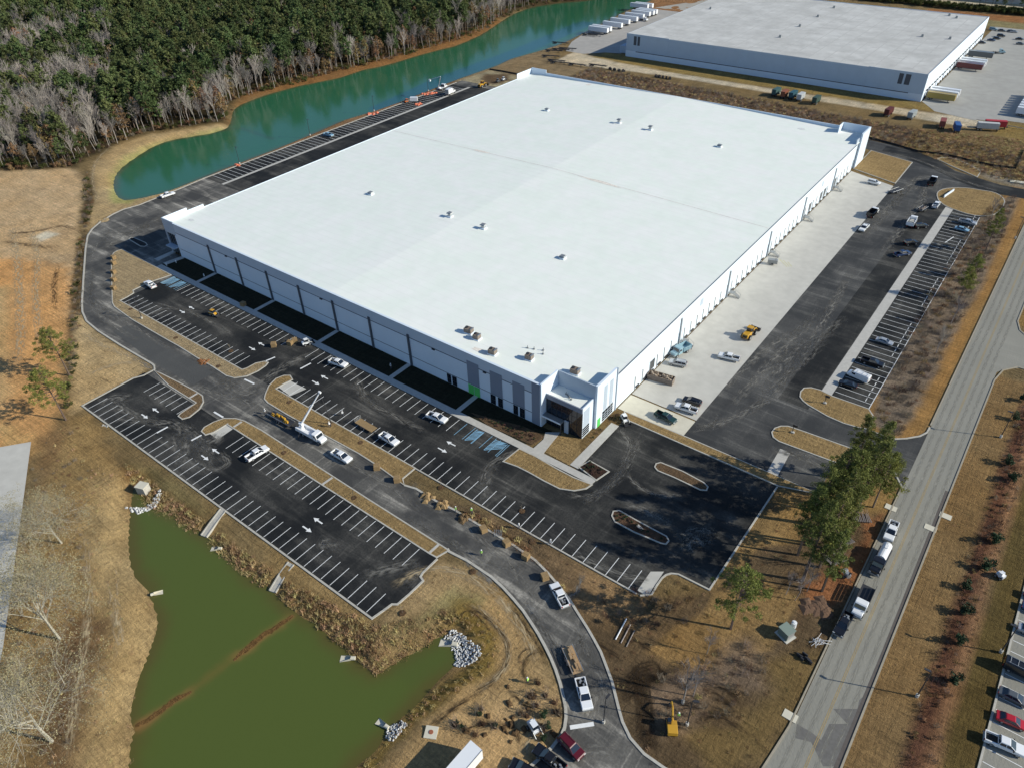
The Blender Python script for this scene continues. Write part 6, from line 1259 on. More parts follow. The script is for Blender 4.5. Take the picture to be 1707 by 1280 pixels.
def scatter(name, pts, meshes, label=None):
    """pts: rows of x, y, z, scale, spin, variety"""
    pts = np.array(pts, float); me = bpy.data.meshes.new(name); me.from_pydata(pts[:, :3].tolist(), [], [])
    for nm, ty, col in (('size', 'FLOAT', 3), ('spin', 'FLOAT', 4)): me.attributes.new(nm, ty, 'POINT').data.foreach_set('value', pts[:, col].astype(np.float32))
    me.attributes.new('variety', 'INT', 'POINT').data.foreach_set('value', pts[:, 5].astype(np.int32))
    o = add(name, me, kind='stuff', label=label); ng = bpy.data.node_groups.new(name+'_nodes', 'GeometryNodeTree')
    ng.interface.new_socket('Geometry', in_out='INPUT', socket_type='NodeSocketGeometry'); ng.interface.new_socket('Geometry', in_out='OUTPUT', socket_type='NodeSocketGeometry')
    N, L = ng.nodes, ng.links; gi = N.new('NodeGroupInput'); go = N.new('NodeGroupOutput'); jn = N.new('GeometryNodeJoinGeometry')
    def named(nm, ty):
        a = N.new('GeometryNodeInputNamedAttribute'); a.data_type = ty; a.inputs['Name'].default_value = nm; return a.outputs['Attribute']
    sz, sp, va = named('size', 'FLOAT'), named('spin', 'FLOAT'), named('variety', 'INT'); cx = N.new('ShaderNodeCombineXYZ'); L.new(sp, cx.inputs['Z']); mp = N.new('GeometryNodeMeshToPoints'); L.new(gi.outputs[0], mp.inputs['Mesh'])
    for i, m in enumerate(meshes):
        so = SRC.get(m.name)
        if so is None: so = bpy.data.objects.new('source_'+m.name, m); SRC[m.name] = so
        oi = N.new('GeometryNodeObjectInfo'); oi.inputs['Object'].default_value = so; oi.inputs['As Instance'].default_value = True
        cp_ = N.new('FunctionNodeCompare'); cp_.data_type = 'INT'; cp_.operation = 'EQUAL'; L.new(va, cp_.inputs[2]); cp_.inputs[3].default_value = i
        ip = N.new('GeometryNodeInstanceOnPoints'); L.new(mp.outputs[0], ip.inputs['Points']); L.new(cp_.outputs[0], ip.inputs['Selection']); L.new(oi.outputs['Geometry'], ip.inputs['Instance'])
        L.new(cx.outputs[0], ip.inputs['Rotation']); L.new(sz, ip.inputs['Scale']); L.new(ip.outputs[0], jn.inputs[0])
    L.new(jn.outputs[0], go.inputs[0]); md = o.modifiers.new('scatter', 'NODES'); md.node_group = ng; return o
def proj(x, y, z=0):
    v = Vector((x, y, z-CAMH)); c = v.dot(_f); return (853.5+FPX*v.dot(_r)/c, 640-FPX*v.dot(_u)/c) if c > 1 else (-9999, -9999)
def poly_points(poly, step, seed, jit=.45, margin=1e9):
    P = np.array(poly); r = np.random.default_rng(seed); A, B = np.meshgrid(np.arange(P[:, 0].min(), P[:, 0].max(), step), np.arange(P[:, 1].min(), P[:, 1].max(), step), indexing='ij')
    A = A+r.uniform(-jit, jit, A.shape)*step; B = B+r.uniform(-jit, jit, B.shape)*step; d = sd_poly(A, B, poly); k = d < 0; return A[k], B[k], -d[k]
# --- the wood beyond the lake
FB = [p for p in FOREST if p[0] > -1400]
fx, fy, fd = poly_points([(max(-1050, p[0]), min(900, p[1])) for p in FOREST], 4.7, 11)
trees = []
lk = sd_poly(fx, fy, LAKE)
for x, y, d, lw in zip(fx, fy, fd, lk):
    px, py = proj(x, y, 0); px2, py2 = proj(x, y, 20)
    if not (-120 < px < 1120 and py2 < 330 and py > -60) or lw < 2.5: continue
    q = random.random(); bl = vnoise(np.array([x]), np.array([y]), 26, 5)[0]
    edge = d < 11; bareness = (0.62 if px < 210 and py > 60 else 0.16) if d > 12 else 0.55
    if px > 520 and d < 14: bareness = 0.62
    kind = 'b' if q < bareness*(0.4+1.2*bl) else ('r' if q > (0.91 if d > 15 else 0.78) else 'p')
    s = random.uniform(.68, 1.2)*(0.62 if (edge and px < 150 and py > 200) else (0.9 if edge else 1.0))
    trees.append((x*x+y*y, x, y, kind, s, d))
trees.sort()
ROOTS = {}
def tree_thing(name, label, group, pair, x, y, s, spin, cat='tree', z=None, names=('trunk', 'crown')):
    key = (name, id(pair[0])); z = ground_z(x, y)-.05 if z is None else z
    if key not in ROOTS:
        t = thing(name, label, cat, (x, y, z), spin, group); add(names[0], pair[0], t); add(names[1], pair[1], t); t.scale = (s, s, s); ROOTS[key] = t; return t
    return dup(ROOTS[key], (x, y, z), spin, label, group, s)
cnt = {'p': 0, 'b': 0, 'r': 0}; rest = []
for i, (dd, x, y, kd, s, d) in enumerate(trees):
    sp = random.uniform(0, 6.28); lim = {'p': 110, 'b': 110, 'r': 45}[kd]
    if cnt[kd] < lim:
        cnt[kd] += 1
        px_ = proj(x, y)[0]; wh = 'behind the western field' if px_ < 130 else ('above the tip of the lake' if px_ < 400 else ('along the middle of the lake' if px_ < 700 else 'towards the far end of the lake'))
        if kd == 'p': tree_thing('pine_tree', 'dark green pine at the edge of the wood '+wh, 'pines at the edge of the wood', random.choice(PINES), x, y, s, sp)
        elif kd == 'b': tree_thing('bare_tree', 'leafless pale grey tree at the edge of the wood '+wh, 'bare trees at the edge of the wood', random.choice(BARES), x, y, s, sp, names=('trunk', 'branches'))
        else: tree_thing('russet_tree', 'rust-brown leaved tree at the edge of the wood '+wh, 'russet trees at the edge of the wood', random.choice(RUST), x, y, s, sp)
    else: rest.append((x, y, -.05, s, sp, {'p': random.randrange(5), 'b': 5+random.randrange(4), 'r': 9+random.randrange(2)}[kd]))
FM = [joined(p, 'wood_%02d' % i) for i, p in enumerate(PINES+BARES+RUST)]
scatter('wood', rest, FM, 'dense winter wood of pines and bare trees')
# undergrowth at the wood's foot and along the lake's far bank
ug = []
ux, uy, ud = poly_points([(max(-1050, p[0]), min(900, p[1])) for p in FOREST], 2.6, 12)
ul = sd_poly(ux, uy, LAKE)
for x, y, d, lw in zip(ux, uy, ud, ul):
    if d < 9 and lw > 1.0 and -60 < proj(x, y)[0] < 1100 and random.random() < .75: ug.append((x, y, ground_z(x, y), random.uniform(.5, 1.15), random.uniform(0, 6), random.choice((0, 1, 1, 2, 3, 4))))
scatter('lakeside_undergrowth', ug, [joined(p, 'scrub_%02d' % i) for i, p in enumerate(SHR)]+BRUSH[:2], 'scrub and briars along the foot of the wood')
# rough strips: brush on the east verge, behind the warehouse, ditch, pond banks
CLEAR = T8([(1100, 5), (1075, 32), (1050, 60), (1025, 85), (1003, 110), (1445, 265), (1420, 288), (1400, 310), (1370, 348), (1345, 385)])
def strew(name, poly, step, seed, meshes, picks, smin, smax, keep=1.0, label=None, avoid=None):
    x, y, d = poly_points(poly, step, seed); out = []
    for a, b, e in zip(x, y, d):
        if any(abs(a-u)+abs(b-v) < 2.6 for u, v in CLEAR): continue
        if random.random() < keep: out.append((a, b, ground_z(a, b)-.03, random.uniform(smin, smax), random.uniform(0, 6.28), random.choice(picks)))
    if out: return scatter(name, out, meshes, label)
strew('verge_brush', atl([(1452, 708), (1478, 640), (1550, 490), (1622, 372), (1645, 352), (1700, 325), (1688, 352), (1636, 470), (1585, 565), (1512, 700), (1500, 728)]), 1.5, 21, BRUSH+[TUFT[1]], (0, 0, 1, 2, 3, 3), .4, .95, .55, 'grey-brown leafless brush on the verge east of the striped lot')
strew('field_brush', [(-250, 345), (-250, 404), (-60, 392), (-40, 385), (-8, 382), (-8, 346), (-30, 352), (-50, 367), (-78, 368), (-78, 345)], 1.7, 22, BRUSH+TUFT[:2]+[joined(SHR[1], 'scrub_10')], (0, 0, 1, 3, 4, 2, 3, 4), .4, .8, .9, 'rough brown brush between the two warehouses')
strew('field_weeds', [(-60, 393), (-30, 402), (-8, 404), (-7, 350), (-34, 353), (-60, 366)], 1.3, 23, TUFT, (0, 1, 1, 2), .4, .7, .9, 'brown weeds of the corner field')
strew('pond_bank_grass', atl([(208, 770), (250, 800), (345, 870), (470, 960), (620, 1042), (700, 1030), (745, 1012), (762, 1030), (700, 1080), (625, 1118), (590, 1090), (520, 1030), (420, 960), (330, 905), (250, 850), (225, 830)]), .75, 24, TUFT, (0, 0, 0, 2, 2, 0, 1), .3, .75, .95, 'shaggy straw-coloured grass on the pond bank')
strew('outlet_bank_grass', T9([(560, 470), (640, 480), (760, 590), (790, 690), (740, 790), (560, 900), (250, 1150), (160, 1290), (60, 1300), (300, 1020), (480, 860), (600, 810), (700, 720), (690, 650), (600, 580), (530, 560)]), 1.0, 25, TUFT, (0, 2), .25, .5, .75, 'mown straw on the bank round the outlet')
strew('west_bank_straw', atl([(130, 760), (215, 800), (222, 900), (262, 1040), (226, 1290), (120, 1290), (160, 1060), (150, 900)]), 1.5, 26, TUFT, (0, 2), .25, .45, .6, 'straw stubble on the west bank of the pond')
strew('ditch_weeds', atl([(146, 285), (156, 330), (148, 380), (140, 430), (135, 520), (128, 600), (118, 680), (110, 680), (116, 590), (122, 500), (128, 420), (138, 360), (140, 300)]), 1.2, 27, [BRUSH[0], TUFT[1], joined(SHR[0], 'scrub_11')], (0, 0, 1, 1, 1, 2), .3, .7, .55, 'dark weeds and brush along the west ditch')
strew('office_corner_scrub', T9([(1500, 400), (1640, 330), (1840, 420), (1830, 640), (1560, 640), (1330, 560), (1220, 430)]), 1.6, 28, BRUSH+[TUFT[1]], (0, 1, 1, 2, 3, 3), .3, .7, .6, 'low scrub on the soil south of the office lot')
strew('southeast_scrub', T10([(-180, 880), (100, 720), (330, 660), (420, 740), (380, 880), (240, 1020), (60, 1080), (-160, 1120)]), 1.7, 29, BRUSH+[TUFT[0]], (0, 0, 2, 1, 3), .35, .8, .6, 'grey scrub on the rough ground by the public road')
strew('median_weeds', T9([(560, 15), (760, 110), (1000, 290), (1130, 420), (1000, 250), (800, 90), (620, 0)]), 1.0, 30, TUFT, (0, 1), .4, .8, .8, 'russet weeds along the median edge')
strew('open_ground_tufts', atl([(700, 835), (735, 830), (832, 862), (1067, 1000), (1182, 985), (1300, 815), (1365, 830), (1480, 860), (1430, 974), (1350, 1135), (1270, 1290), (1110, 1330), (1045, 1230), (1000, 1065), (940, 975), (868, 910), (790, 866)]), 1.7, 61, TUFT+[BRUSH[1]], (0, 1, 1, 2, 3), .12, .38, .55, 'sparse dry tufts on the open soil')
strew('bank_tufts', T9([(250, 400), (480, 260), (620, 300), (860, 500), (1010, 720), (1080, 900), (1100, 1040), (1000, 1180), (700, 1290), (300, 1290), (520, 1020), (800, 820), (780, 620), (600, 480), (300, 560)]), 1.6, 62, TUFT, (0, 1, 2), .12, .32, .5, 'sparse dry tufts on the tan bank')
strew('west_tufts', atl([(60, 740), (125, 700), (150, 760), (140, 900), (150, 1050), (110, 1290), (20, 1290), (40, 900)]), 1.6, 63, TUFT+[BRUSH[0]], (0, 1, 1, 2, 3), .2, .5, .6, 'brown undergrowth beneath the leafless trees')
strew('verge_tufts', [(7, 30), (14, 30), (14, 200), (7, 200)], 1.5, 64, TUFT, (0, 2), .1, .22, .5, 'short dry turf of the public verge')
strew('mulch_litter', [(13.8, 40), (19.2, 40), (19.2, 200), (13.8, 200)], 1.1, 65, [TUFT[1], BRUSH[0], BRUSH[2]], (0, 0, 1, 2), .12, .45, .6, 'leaf litter in the mulch strip')
# far tree row
ft = []
for k in range(46):
    x = -175+k*4.6+random.uniform(-2, 2); y = 690+random.uniform(-6, 6)
    tree_thing('pine_tree', 'tree in the dark row beyond the grey-roofed warehouse', 'far row of trees behind the grey warehouse', random.choice(PINES[:4]+BARES[:1]), x, y, random.uniform(.45, .8), random.uniform(0, 6))
strew('far_hedge', [(-180, 676), (40, 676), (40, 688), (-180, 686)], 2.6, 31, [joined(SHR[2], 'scrub_12')], (0,), .9, 1.4, 1, 'dark hedge line beyond the grey warehouse')

# --- nearer single trees
def big_pine(h, R, seed, m=needles_pale, cb=.38, nb=64, k=70, leaf=.17, lean=.03): return pine(h, cb, R, nb, k, leaf, seed, m, bark, lean, .78)
near_needles = mat('clump_pine_needles', (0.155, 0.175, 0.048), 0.75, var=0.4, scale=0.7, objvar=0.2, spec=0.2, trans=0.25)
NP = [big_pine(17, 4.4, 701), big_pine(23, 2.7, 702, near_needles, .36), big_pine(22, 2.9, 703, near_needles, .34), big_pine(11, 2.6, 704, needles_pale, .3, 45, 50)]
ORD = ['first', 'second', 'third', 'fourth', 'fifth', 'sixth', 'seventh', 'eighth', 'ninth', 'tenth', 'eleventh', 'twelfth', 'thirteenth', 'fourteenth', 'fifteenth', 'sixteenth', 'seventeenth']
def single(name, lab, pair, px, py, s=1.0, cat='pine', group=None, names=('trunk', 'crown')):
    x, y = at(px, py); return tree_thing(name, lab, group, pair, x, y, s, random.uniform(0, 6.28), cat, None, names)
single('pine_tree', 'full round-crowned pine alone on the golden turf by the lot corner', NP[0], 1218, 1048)
single('pine_tree', 'tall light green pine leaning over the west ditch, upper of the pair', NP[0], 116, 626, .95)
single('pine_tree', 'broad light green pine on the west ditch, lower of the pair', NP[0], 110, 700, 1.0)
for k, (px, py, i, s) in enumerate([(1338, 968, 1, 1.0), (1366, 945, 2, 1.0), (1352, 905, 1, .95), (1385, 915, 2, 1.0), (1400, 880, 1, 1.0), (1392, 850, 0, .95), (1425, 860, 2, 1.0), (1436, 825, 1, .95), (1455, 845, 0, .85), (1418, 800, 2, .9), (1330, 925, 1, .9), (1370, 985, 2, .8), (1375, 878, 1, 1.05)]):
    single('pine_tree', '%s pine counted from the cabinet side of the clump between office lot and public road' % ORD[k], NP[i], px, py, s, 'pine', 'pines in the roadside clump')
single('pine_tree', 'low spreading pine at the entry drive corner', NP[3], 1478, 800, .8)
single('pine_tree', 'bright green pine on the verge nearest the north access road', NP[2], 1643, 418, .72)
single('pine_tree', 'thin green pine on the verge halfway down the striped lot', NP[3], 1600, 497, 1.0)
single('pine_tree', 'small pine just above the thin one on the verge', NP[3], 1618, 462, .75)
for px, py in ((1652, 366), (1560, 590), (1585, 540)): single('bare_tree', 'bare tree in the verge brush '+{1652: 'by the north access road', 1560: 'beside the lone silver sedan', 1585: 'above the lone silver sedan'}[px], BARES[0], px, py, .6, 'tree', 'bare trees in the verge brush', ('trunk', 'branches'))
for px, py, s in ((1325, 1000, .45), (1345, 985, .5), (1385, 950, .45), (1310, 990, .4)): single('bare_tree', 'small leafless tree at the foot of the roadside pines', BARES[1], px, py, s, 'tree', 'bare saplings under the pines', ('trunk', 'branches'))
# big leafless sycamores at the bottom left
BB = [bare(19, 801+i, .78, 5, .30, mat('white_bark', (.38, .35, .28), .9, var=.2, scale=2), (9, 7, 5, 4), .42, 1.62, .8, .5) for i in range(3)]
for lab, px, py, i, s in (('wide leafless tree with olive twigs beside the pond bank', 100, 1065, 0, 1.0), ('thick white-trunked leafless tree at the bottom left', 87, 1235, 1, 1.0), ('smaller leafless tree above the wide one at the left', 103, 905, 2, .75)):
    x, y = at(px, py); t = thing('bare_tree', lab, 'tree', (x, y, ground_z(x, y)-.05), .5*i); a, b, tips = BB[i]; add('trunk', a, t); add('branches', b, t); t.scale = (s, s, s)
    V_, F_ = leaf_cloud(tips[::2], [1.3]*len(tips[::2]), 20, .13, 900+i); add('twigs', mesh_np('twigs', V_, F_, mat('olive_twigs', (0.27, 0.235, 0.13), .9, var=.3, scale=1)), t)
for lab, px, py, s in (('bare sapling beside the tracks south of the office lot', 1137, 1172, .55), ('bare grey tree on the rough ground near the tracks', 1155, 1160, .5), ('bare sapling at the end of the wheel tracks', 1178, 1090, .35)):
    x, y = at(px, py); t = tree_thing('bare_tree', lab, None, BARES[2], x, y, s, 1.0, 'tree', None, ('trunk', 'branches'))
# young evergreens in the mulch strip by the public road
HOL = shrub(3.6, 1.3, 16, 34, .22, 750, holly_m)
for k, (px, py) in enumerate([(1659, 905), (1641, 947), (1607, 981), (1607, 1021), (1600, 1072), (1587, 1136), (1688, 801), (1678, 775), (1690, 700), (1705, 668)]):
    x, y = at(px, py); tree_thing('young_evergreen', '%s young dark evergreen in the mulch strip by the public road, counted from the cars' % ORD[k], 'young evergreens in the mulch strip', HOL, x, y, random.uniform(.75, 1.05), random.uniform(0, 6), 'evergreen', names=('stem', 'crown'))
RS = (brush_mesh(1.0, 760, twig_red, 20), shrub(.9, .55, 6, 14, .13, 761, russet)[1])
for k in range(62):
    y = 66+k*2.05+random.uniform(-.5, .5); x = 16+random.uniform(-1.2, 1.2); o = add('low_shrub', random.choice(RS), None, (x, y, 0), random.uniform(0, 6)); o['label'] = 'low russet shrub in the mulch strip by the public road'; o['category'] = 'shrub'; o['group'] = 'low shrubs in the mulch strip'
    s = random.uniform(.7, 1.2); o.scale = (s, s, s)
BED = shrub(.7, .45, 5, 12, .12, 762, twig_red)[1]; BED2 = shrub(.6, .4, 5, 12, .12, 763, holly_m)[1]
def bed_plants(poly, step, seed, lab, grp):
    for x, y, d in zip(*poly_points(poly, step, seed)):
        if d > .35: o = add('bedding_shrub', random.choice((BED, BED2)), None, (x, y, .16), random.uniform(0, 6)); o['label'] = lab; o['category'] = 'shrub'; o['group'] = grp
bed_plants(T5([(640, 782), (700, 800), (900, 850), (1000, 900), (940, 943), (860, 905), (730, 850)]), 1.35, 41, 'small shrub in the bed along the warehouse front', 'shrubs in the front bed')
bed_plants(T5([(1230, 1022), (1325, 1075), (1262, 1118), (1175, 1052)]), 1.2, 42, 'small shrub in the dark mulch bed by the east walk', 'shrubs in the mulch bed')
bed_plants([(-70.2, 116.5), (-68.5, 113.5), (-68.4, 125.5), (-65, 129), (-66.8, 131.5), (-69.6, 131)], 1.25, 43, 'small shrub in the bed east of the glass entrance', 'shrubs by the entrance tower')
bed_plants(U5([(10, 725), (50, 700), (370, 880), (365, 915), (150, 835), (20, 765)]), 1.3, 44, 'small shrub on the kerbed island of the office lot', 'shrubs on the lot island')
# nursery stock waiting to be planted
for px, py, sc in ((891, 1181, .9), (884, 1195, .7)): 
    x, y = at(px, py)
for lab, px, py, s in (('round green shrub beside the small white loader', 905, 1193, .8), ('dark shrub below the small white loader', 912, 1213, .7), ('tall dark shrub leaning left of the maroon wagon', 905, 1232, .65), ('dark potted shrub above the white box trailer', 801, 1192, .5), ('second dark potted shrub above the white box trailer', 827, 1210, .5), ('potted shrub left of the trailer shadow', 770, 1212, .45), ('potted shrub nearest the pond outlet bank', 762, 1205, .4)):
    x, y = at(px, py); tree_thing('nursery_shrub', lab, None, HOL, x, y, s*.7, px, 'shrub', names=('stem', 'crown'))
bnd = MB()
for k in range(11): bnd.tube((0, k*.38, .35), (2.6, k*.38+random.uniform(-.2, .2), .25), .14, .07, 5); bnd.tube((2.6, k*.38, .25), (4.2, k*.38+random.uniform(-.5, .5), .3), .03, .01, 3)
bme = bnd.mesh('sapling_bundle', bark_pale)
for lab, px, py, r in (('row of bundled saplings laid by the white pickup', 1452, 872, 2.1), ('row of burlapped saplings along the pine clump', 1412, 935, 2.6), ('second row of burlapped saplings along the pine clump', 1424, 905, 2.6)):
    x, y = at(px, py); o = add('sapling_bundle', bme, None, (x, y, 0), r); o['label'] = lab; o['category'] = 'saplings'

# ------------------------------------------------------------------ street furniture, site clutter
def lamp(px, py, lab, h=8.0, arm=0.0, grp=None):
    x, y = at(px, py); t = thing('lamp_post', lab, 'lamp post', (x, y, 0.03), arm, grp)
    if 'lb' not in ME:
        b = MB(); b.tube((0, 0, 0), (0, 0, .75), .3, n=10); ME['lb'] = b.mesh('base', concrete); b = MB(); b.tube((0, 0, .75), (0, 0, h), .12, .08, 6); ME['lp'] = b.mesh('pole', metal_dark)
        b = MB(); b.box(.1, 1.1, -.2, .2, h-.12, h+.03); b.box(0, .2, -.05, .05, h-.1, h); ME['lh'] = b.mesh('lamp_head', metal_dark)
    add('base', ME['lb'], t); add('pole', ME['lp'], t); add('lamp_head', ME['lh'], t)
for px, py, lab, a in ((236.8, 531.8, 'dark lamp post on the strip west of the north lot', 1.2), (1006, 1204, 'dark lamp post at the foot of the drive', 1.5), (1138, 1171, 'dark lamp post on the rough ground south of the office lot', .5), (1145, 1208, 'dark lamp post nearest the yellow excavator', .5),
   (1528, 1160.7, 'dark lamp post on the verge beside the public road, lower', PI), (1667.7, 729, 'dark lamp post on the verge beside the public road, upper', PI), (1667.7, 1087, 'dark lamp post at the edge of the neighbour car park', PI), (1692, 398, 'dark lamp post far up the public road', PI),
   (623.6, 186, 'lakeside lamp post wrapped round with orange netting', 0), (399.7, 273.8, 'lakeside lamp post nearest the lake tip', 0), (517, 226.6, 'lakeside lamp post above the pale blue pickup', 0), (714, 152.7, 'lakeside lamp post reached by the bucket truck', 0)): lamp(px, py, lab, 8.0, a)
# the pole being set
pp_ = thing('lifted_pole', 'dark lamp pole hanging from the derrick boom above the median', 'pole', (*at(553, 707), .1)); T_ = Vector((TIP.x-pp_.location.x, TIP.y-pp_.location.y, TIP.z-.1))
mb = MB(); mb.tube((0, 0, 0), T_*.80, .13, .09, 6); mb.obj('pole', metal_dark, pp_); mb = MB(); mb.tube(T_*.80, T_*.985, .03, n=4); mb.obj('sling', metal_dark, pp_)
mb = MB(); mb.frus((-.8, .8, -.8, .8, -.05), (-.4, .4, -.4, .4, .45)); mb.obj('soil_mound', turf_mat(DIRT), pp_)
for _ in (0,):
    for a, s, lb in (((285, 515), 1.6, 'orange safety netting heaped round the second lakeside post'), ((795, 325), 1.8, 'orange safety netting left of the bucket truck'), ((860, 318), 1.3, 'orange safety netting right beside the bucket truck'), ((730, 425), 1.0, 'small orange netting heap on the lakeside strip')):
        x, y = at(*L12(*a)); mb = MB()
        for k in range(9): dx, dy = random.uniform(-s, s)*1.2, random.uniform(-s, s)*1.6; mb.frus((dx-.7, dx+.7, dy-.8, dy+.8, 0), (dx-.4, dx+.3, dy-.3, dy+.5, random.uniform(.25, .7)))
        o = mb.obj('safety_netting', orange_net, loc=(x, y, .03)); o['label'] = lb; o['category'] = 'netting'
x, y = at(396, 276); mb = MB(); mb.box(-1.6, 1.6, -.6, .6, 0, .35); mb.frus((-1.0, .9, -1.2, .4, .0), (-.6, .5, -.7, .2, .6)); o = mb.obj('safety_netting', orange_net, loc=(x, y, .03)); o['label'] = 'orange safety netting at the lakeside post nearest the lake tip'; o['category'] = 'netting'
# pallets of sod
def sod(px, py, lab, r, s=1.0, grp=None):
    x, y = at(px, py); t = thing('sod_pallet', lab, 'sod pallet', (x, y, .05), r, grp)
    part('pallet', 'plt', lambda b: [b.box(-.75, .75, q-.06, q+.06, 0, .1) for q in (-.6, 0, .6)]+[b.box(q-.07, q+.07, -.7, .7, .1, .13) for q in (-.65, -.3, 0, .3, .65)], wood, t)
    for i in range(5):
        for j in (-1, 1): part('sod_slab', 'sod%d' % i, lambda b: b.box(-.72, .72, -.33+.02*(i % 3-1), .33, 0, .24), sod_m, t, (random.uniform(-.06, .06), j*.35, .14+i*.245))
    t.scale = (s, s, s)
for k, (px, py, w) in enumerate([(190.3, 432, 'northernmost'), (190.3, 441, 'second'), (190.3, 456, 'third'), (190.4, 469, 'fourth'), (190.4, 483, 'southernmost')]): sod(px, py, '%s pallet of tan sod on the lawn edge by the west drive' % w, .1*k, 1.0, 'sod pallets by the west drive')
for px, py, lab in ((628.8, 781.4, 'sod pallet just ahead of the lead white pickup'), (662.5, 802, 'sod pallet alone on the drive past the lead pickup'), (806.4, 885, 'sod pallet on the drive curve by the steel frame'), (844.6, 908, 'large sod pallet at the middle of the drive curve'), (876.6, 930, 'tilted sod pallet on the drive curve'), (908.5, 964, 'sod pallet next to the white pickup on the curve'), (406, 510, 'sod pallet by the sidewalk in the north lot'), (457, 578, 'yellow-tan sod pallet near the skid steer'), (484, 575, 'reddish-brown sod pallet beside the skid steer'), (492, 571, 'sod pallet nearest the skid steer')): sod(px, py, lab, random.uniform(0, 1.5), 1.0)
def mound(px, py, s, h, lab, m, n=9, name='soil_mound', cat='soil pile'):
    x, y = at(px, py); mb = MB()
    for k in range(n): a = random.uniform(0, 6.28); q = random.random()*s; mb.frus((q*math.cos(a)-s*.5, q*math.cos(a)+s*.5, q*math.sin(a)-s*.45, q*math.sin(a)+s*.45, -.05), (q*math.cos(a)-s*.12, q*math.cos(a)+s*.18, q*math.sin(a)-s*.15, q*math.sin(a)+s*.1, h*random.uniform(.5, 1)))
    o = mb.obj(name, m, loc=(x, y, .04), rz=random.uniform(0, 3)); o['label'] = lab; o['category'] = cat; return o
mound(770, 863, 1.4, .8, 'low soil heap with boards at the start of the drive curve', turf_mat(DIRT)); mound(712, 829, 1.5, .9, 'broken sod heap at the median edge, upper one', sod_m); mound(737, 843, 1.5, 1.0, 'broken sod heap at the median edge, lower one', sod_m)
mound(1361, 1012, 2.4, .35, 'reddish brush pile beside the stake truck', mat('brush_pile_twigs', (0.13, 0.075, 0.045), .95, var=.4, scale=3), 14, 'brush_pile', 'brush pile'); mound(340, 602, 1.6, .5, 'small reddish soil heap on the west strip', turf_mat((.28, .13, .06))); mound(175, 368, 1.8, .4, 'soil heap at the west drive bend', turf_mat(TAN))
fr = MB()
for k in range(5): fr.tube((k*.4, 0, .05), (k*.4, 1.6, .5), .04, n=4); fr.tube((0, k*.4, .1), (1.6, k*.4, .4), .04, n=4)
o = fr.obj('steel_frame', galv, loc=(*at(824, 894), .05), rz=.6); o['label'] = 'pale steel lattice lying among the sod pallets'; o['category'] = 'frame'
# dumpster full of rubble
D0, D1 = Vector(at(*E6(0, 690))), Vector(at(*E6(275, 770))); dc = (D0+D1)/2; dd_ = D1-D0
t = thing('dumpster', 'long open dumpster heaped with rubble at the dock wall', 'dumpster', (dc.x, dc.y, .05), math.atan2(dd_.y, dd_.x)); Ld = 3.6
for nm, b in (('floor', (-Ld, Ld, -1.2, 1.2, 0, .15)), ('side', (-Ld, Ld, 1.12, 1.22, .152, 1.7)), ('side', (-Ld, Ld, -1.22, -1.12, .152, 1.7)), ('end_panel', (-Ld, -Ld+.1, -1.11, 1.11, .152, 1.7)), ('end_panel', (Ld-.1, Ld, -1.11, 1.11, .152, 1.7))): box(nm, brown_m, b, t)
mb = MB()
for k in range(40): x, y = random.uniform(-3.3, 2.9), random.uniform(-1, .7); mb.frus((x, x+.6, y, y+.4, .2), (x+.1, x+.5, y+.05, y+.3, random.uniform(1.2, 2.1)))
o = mb.obj('rubble', mat('rubble_mix', (.42, .34, .26), .9, var=.5, scale=1.3), t)
gen = thing('generator', 'grey trailer generator beside the middle dock stair', 'generator', (*at(1287, 441), .05), .3); part('housing', 'gnh', lambda b: b.box(-1.6, 1.6, -.8, .8, .6, 1.9), metal_grey, gen); part('exhaust', 'gne', lambda b: b.tube((.9, 0, 1.9), (.9, 0, 2.4), .09), black, gen)
for y in (-.95, .95): wheel(gen, 0, y, .35, .2)
# transformer cabinet, pipe tangle, tool pile
t = thing('electrical_cabinet', 'grey-green electrical cabinet on the golden turf by the road', 'cabinet', (*at(1309, 1058), 0), -.38); box('pad', concrete, (-1.5, 1.5, -1.3, 1.3, -.1, .15), t); box('cabinet', mat('cabinet_green', (.16, .20, .17), .5), (-1.1, 1.1, -1.0, 1.0, .15, 2.0), t); box('lid', mat('cabinet_lid', (.22, .27, .23), .5), (-1.2, 1.2, -1.1, 1.1, 2.003, 2.1), t); box('door', galv, (1.103, 1.14, -.9, .9, .3, 1.8), t)
t = thing('water_tank', 'small white tank beside the electrical cabinet', 'tank', (*at(1322, 1044), 0), 0); part('tank', 'wtk', lambda b: b.tube((0, 0, .1), (0, 0, 1.4), .55, .5, 12), white_p, t); part('lid', 'wtl', lambda b: b.tube((0, 0, 1.4), (0, 0, 1.55), .25, n=10), white_p, t)
mb = MB()
for k in range(13): a = random.uniform(0, 3.1); l = random.uniform(.6, 1.5); x, y = random.uniform(-.9, .9), random.uniform(-.9, .9); mb.path([(x-l*math.cos(a), y-l*math.sin(a), .1+.05*k), (x, y, .25+.04*k), (x+l*math.cos(a+.4), y+l*math.sin(a+.4), .1+.03*k)], .04, 5)
o = mb.obj('pipe_tangle', white_p, loc=(*at(1364, 1070), 0)); o['label'] = 'tangle of white plastic pipes on the verge by the road'; o['category'] = 'pipes'; o['kind'] = 'thing'
mb = MB()
for k in range(12): x = random.uniform(-1.5, 1.5); y = random.uniform(-.7, .7); mb.box(x, x+random.uniform(.4, 1.2), y, y+.2, 0, random.uniform(.3, .9))
o = mb.obj('equipment_pile', metal_dark, loc=(*at(1339, 1098), 0), rz=-.2); o['label'] = 'dark pile of steel gear on the verge below the pipes'; o['category'] = 'pile'
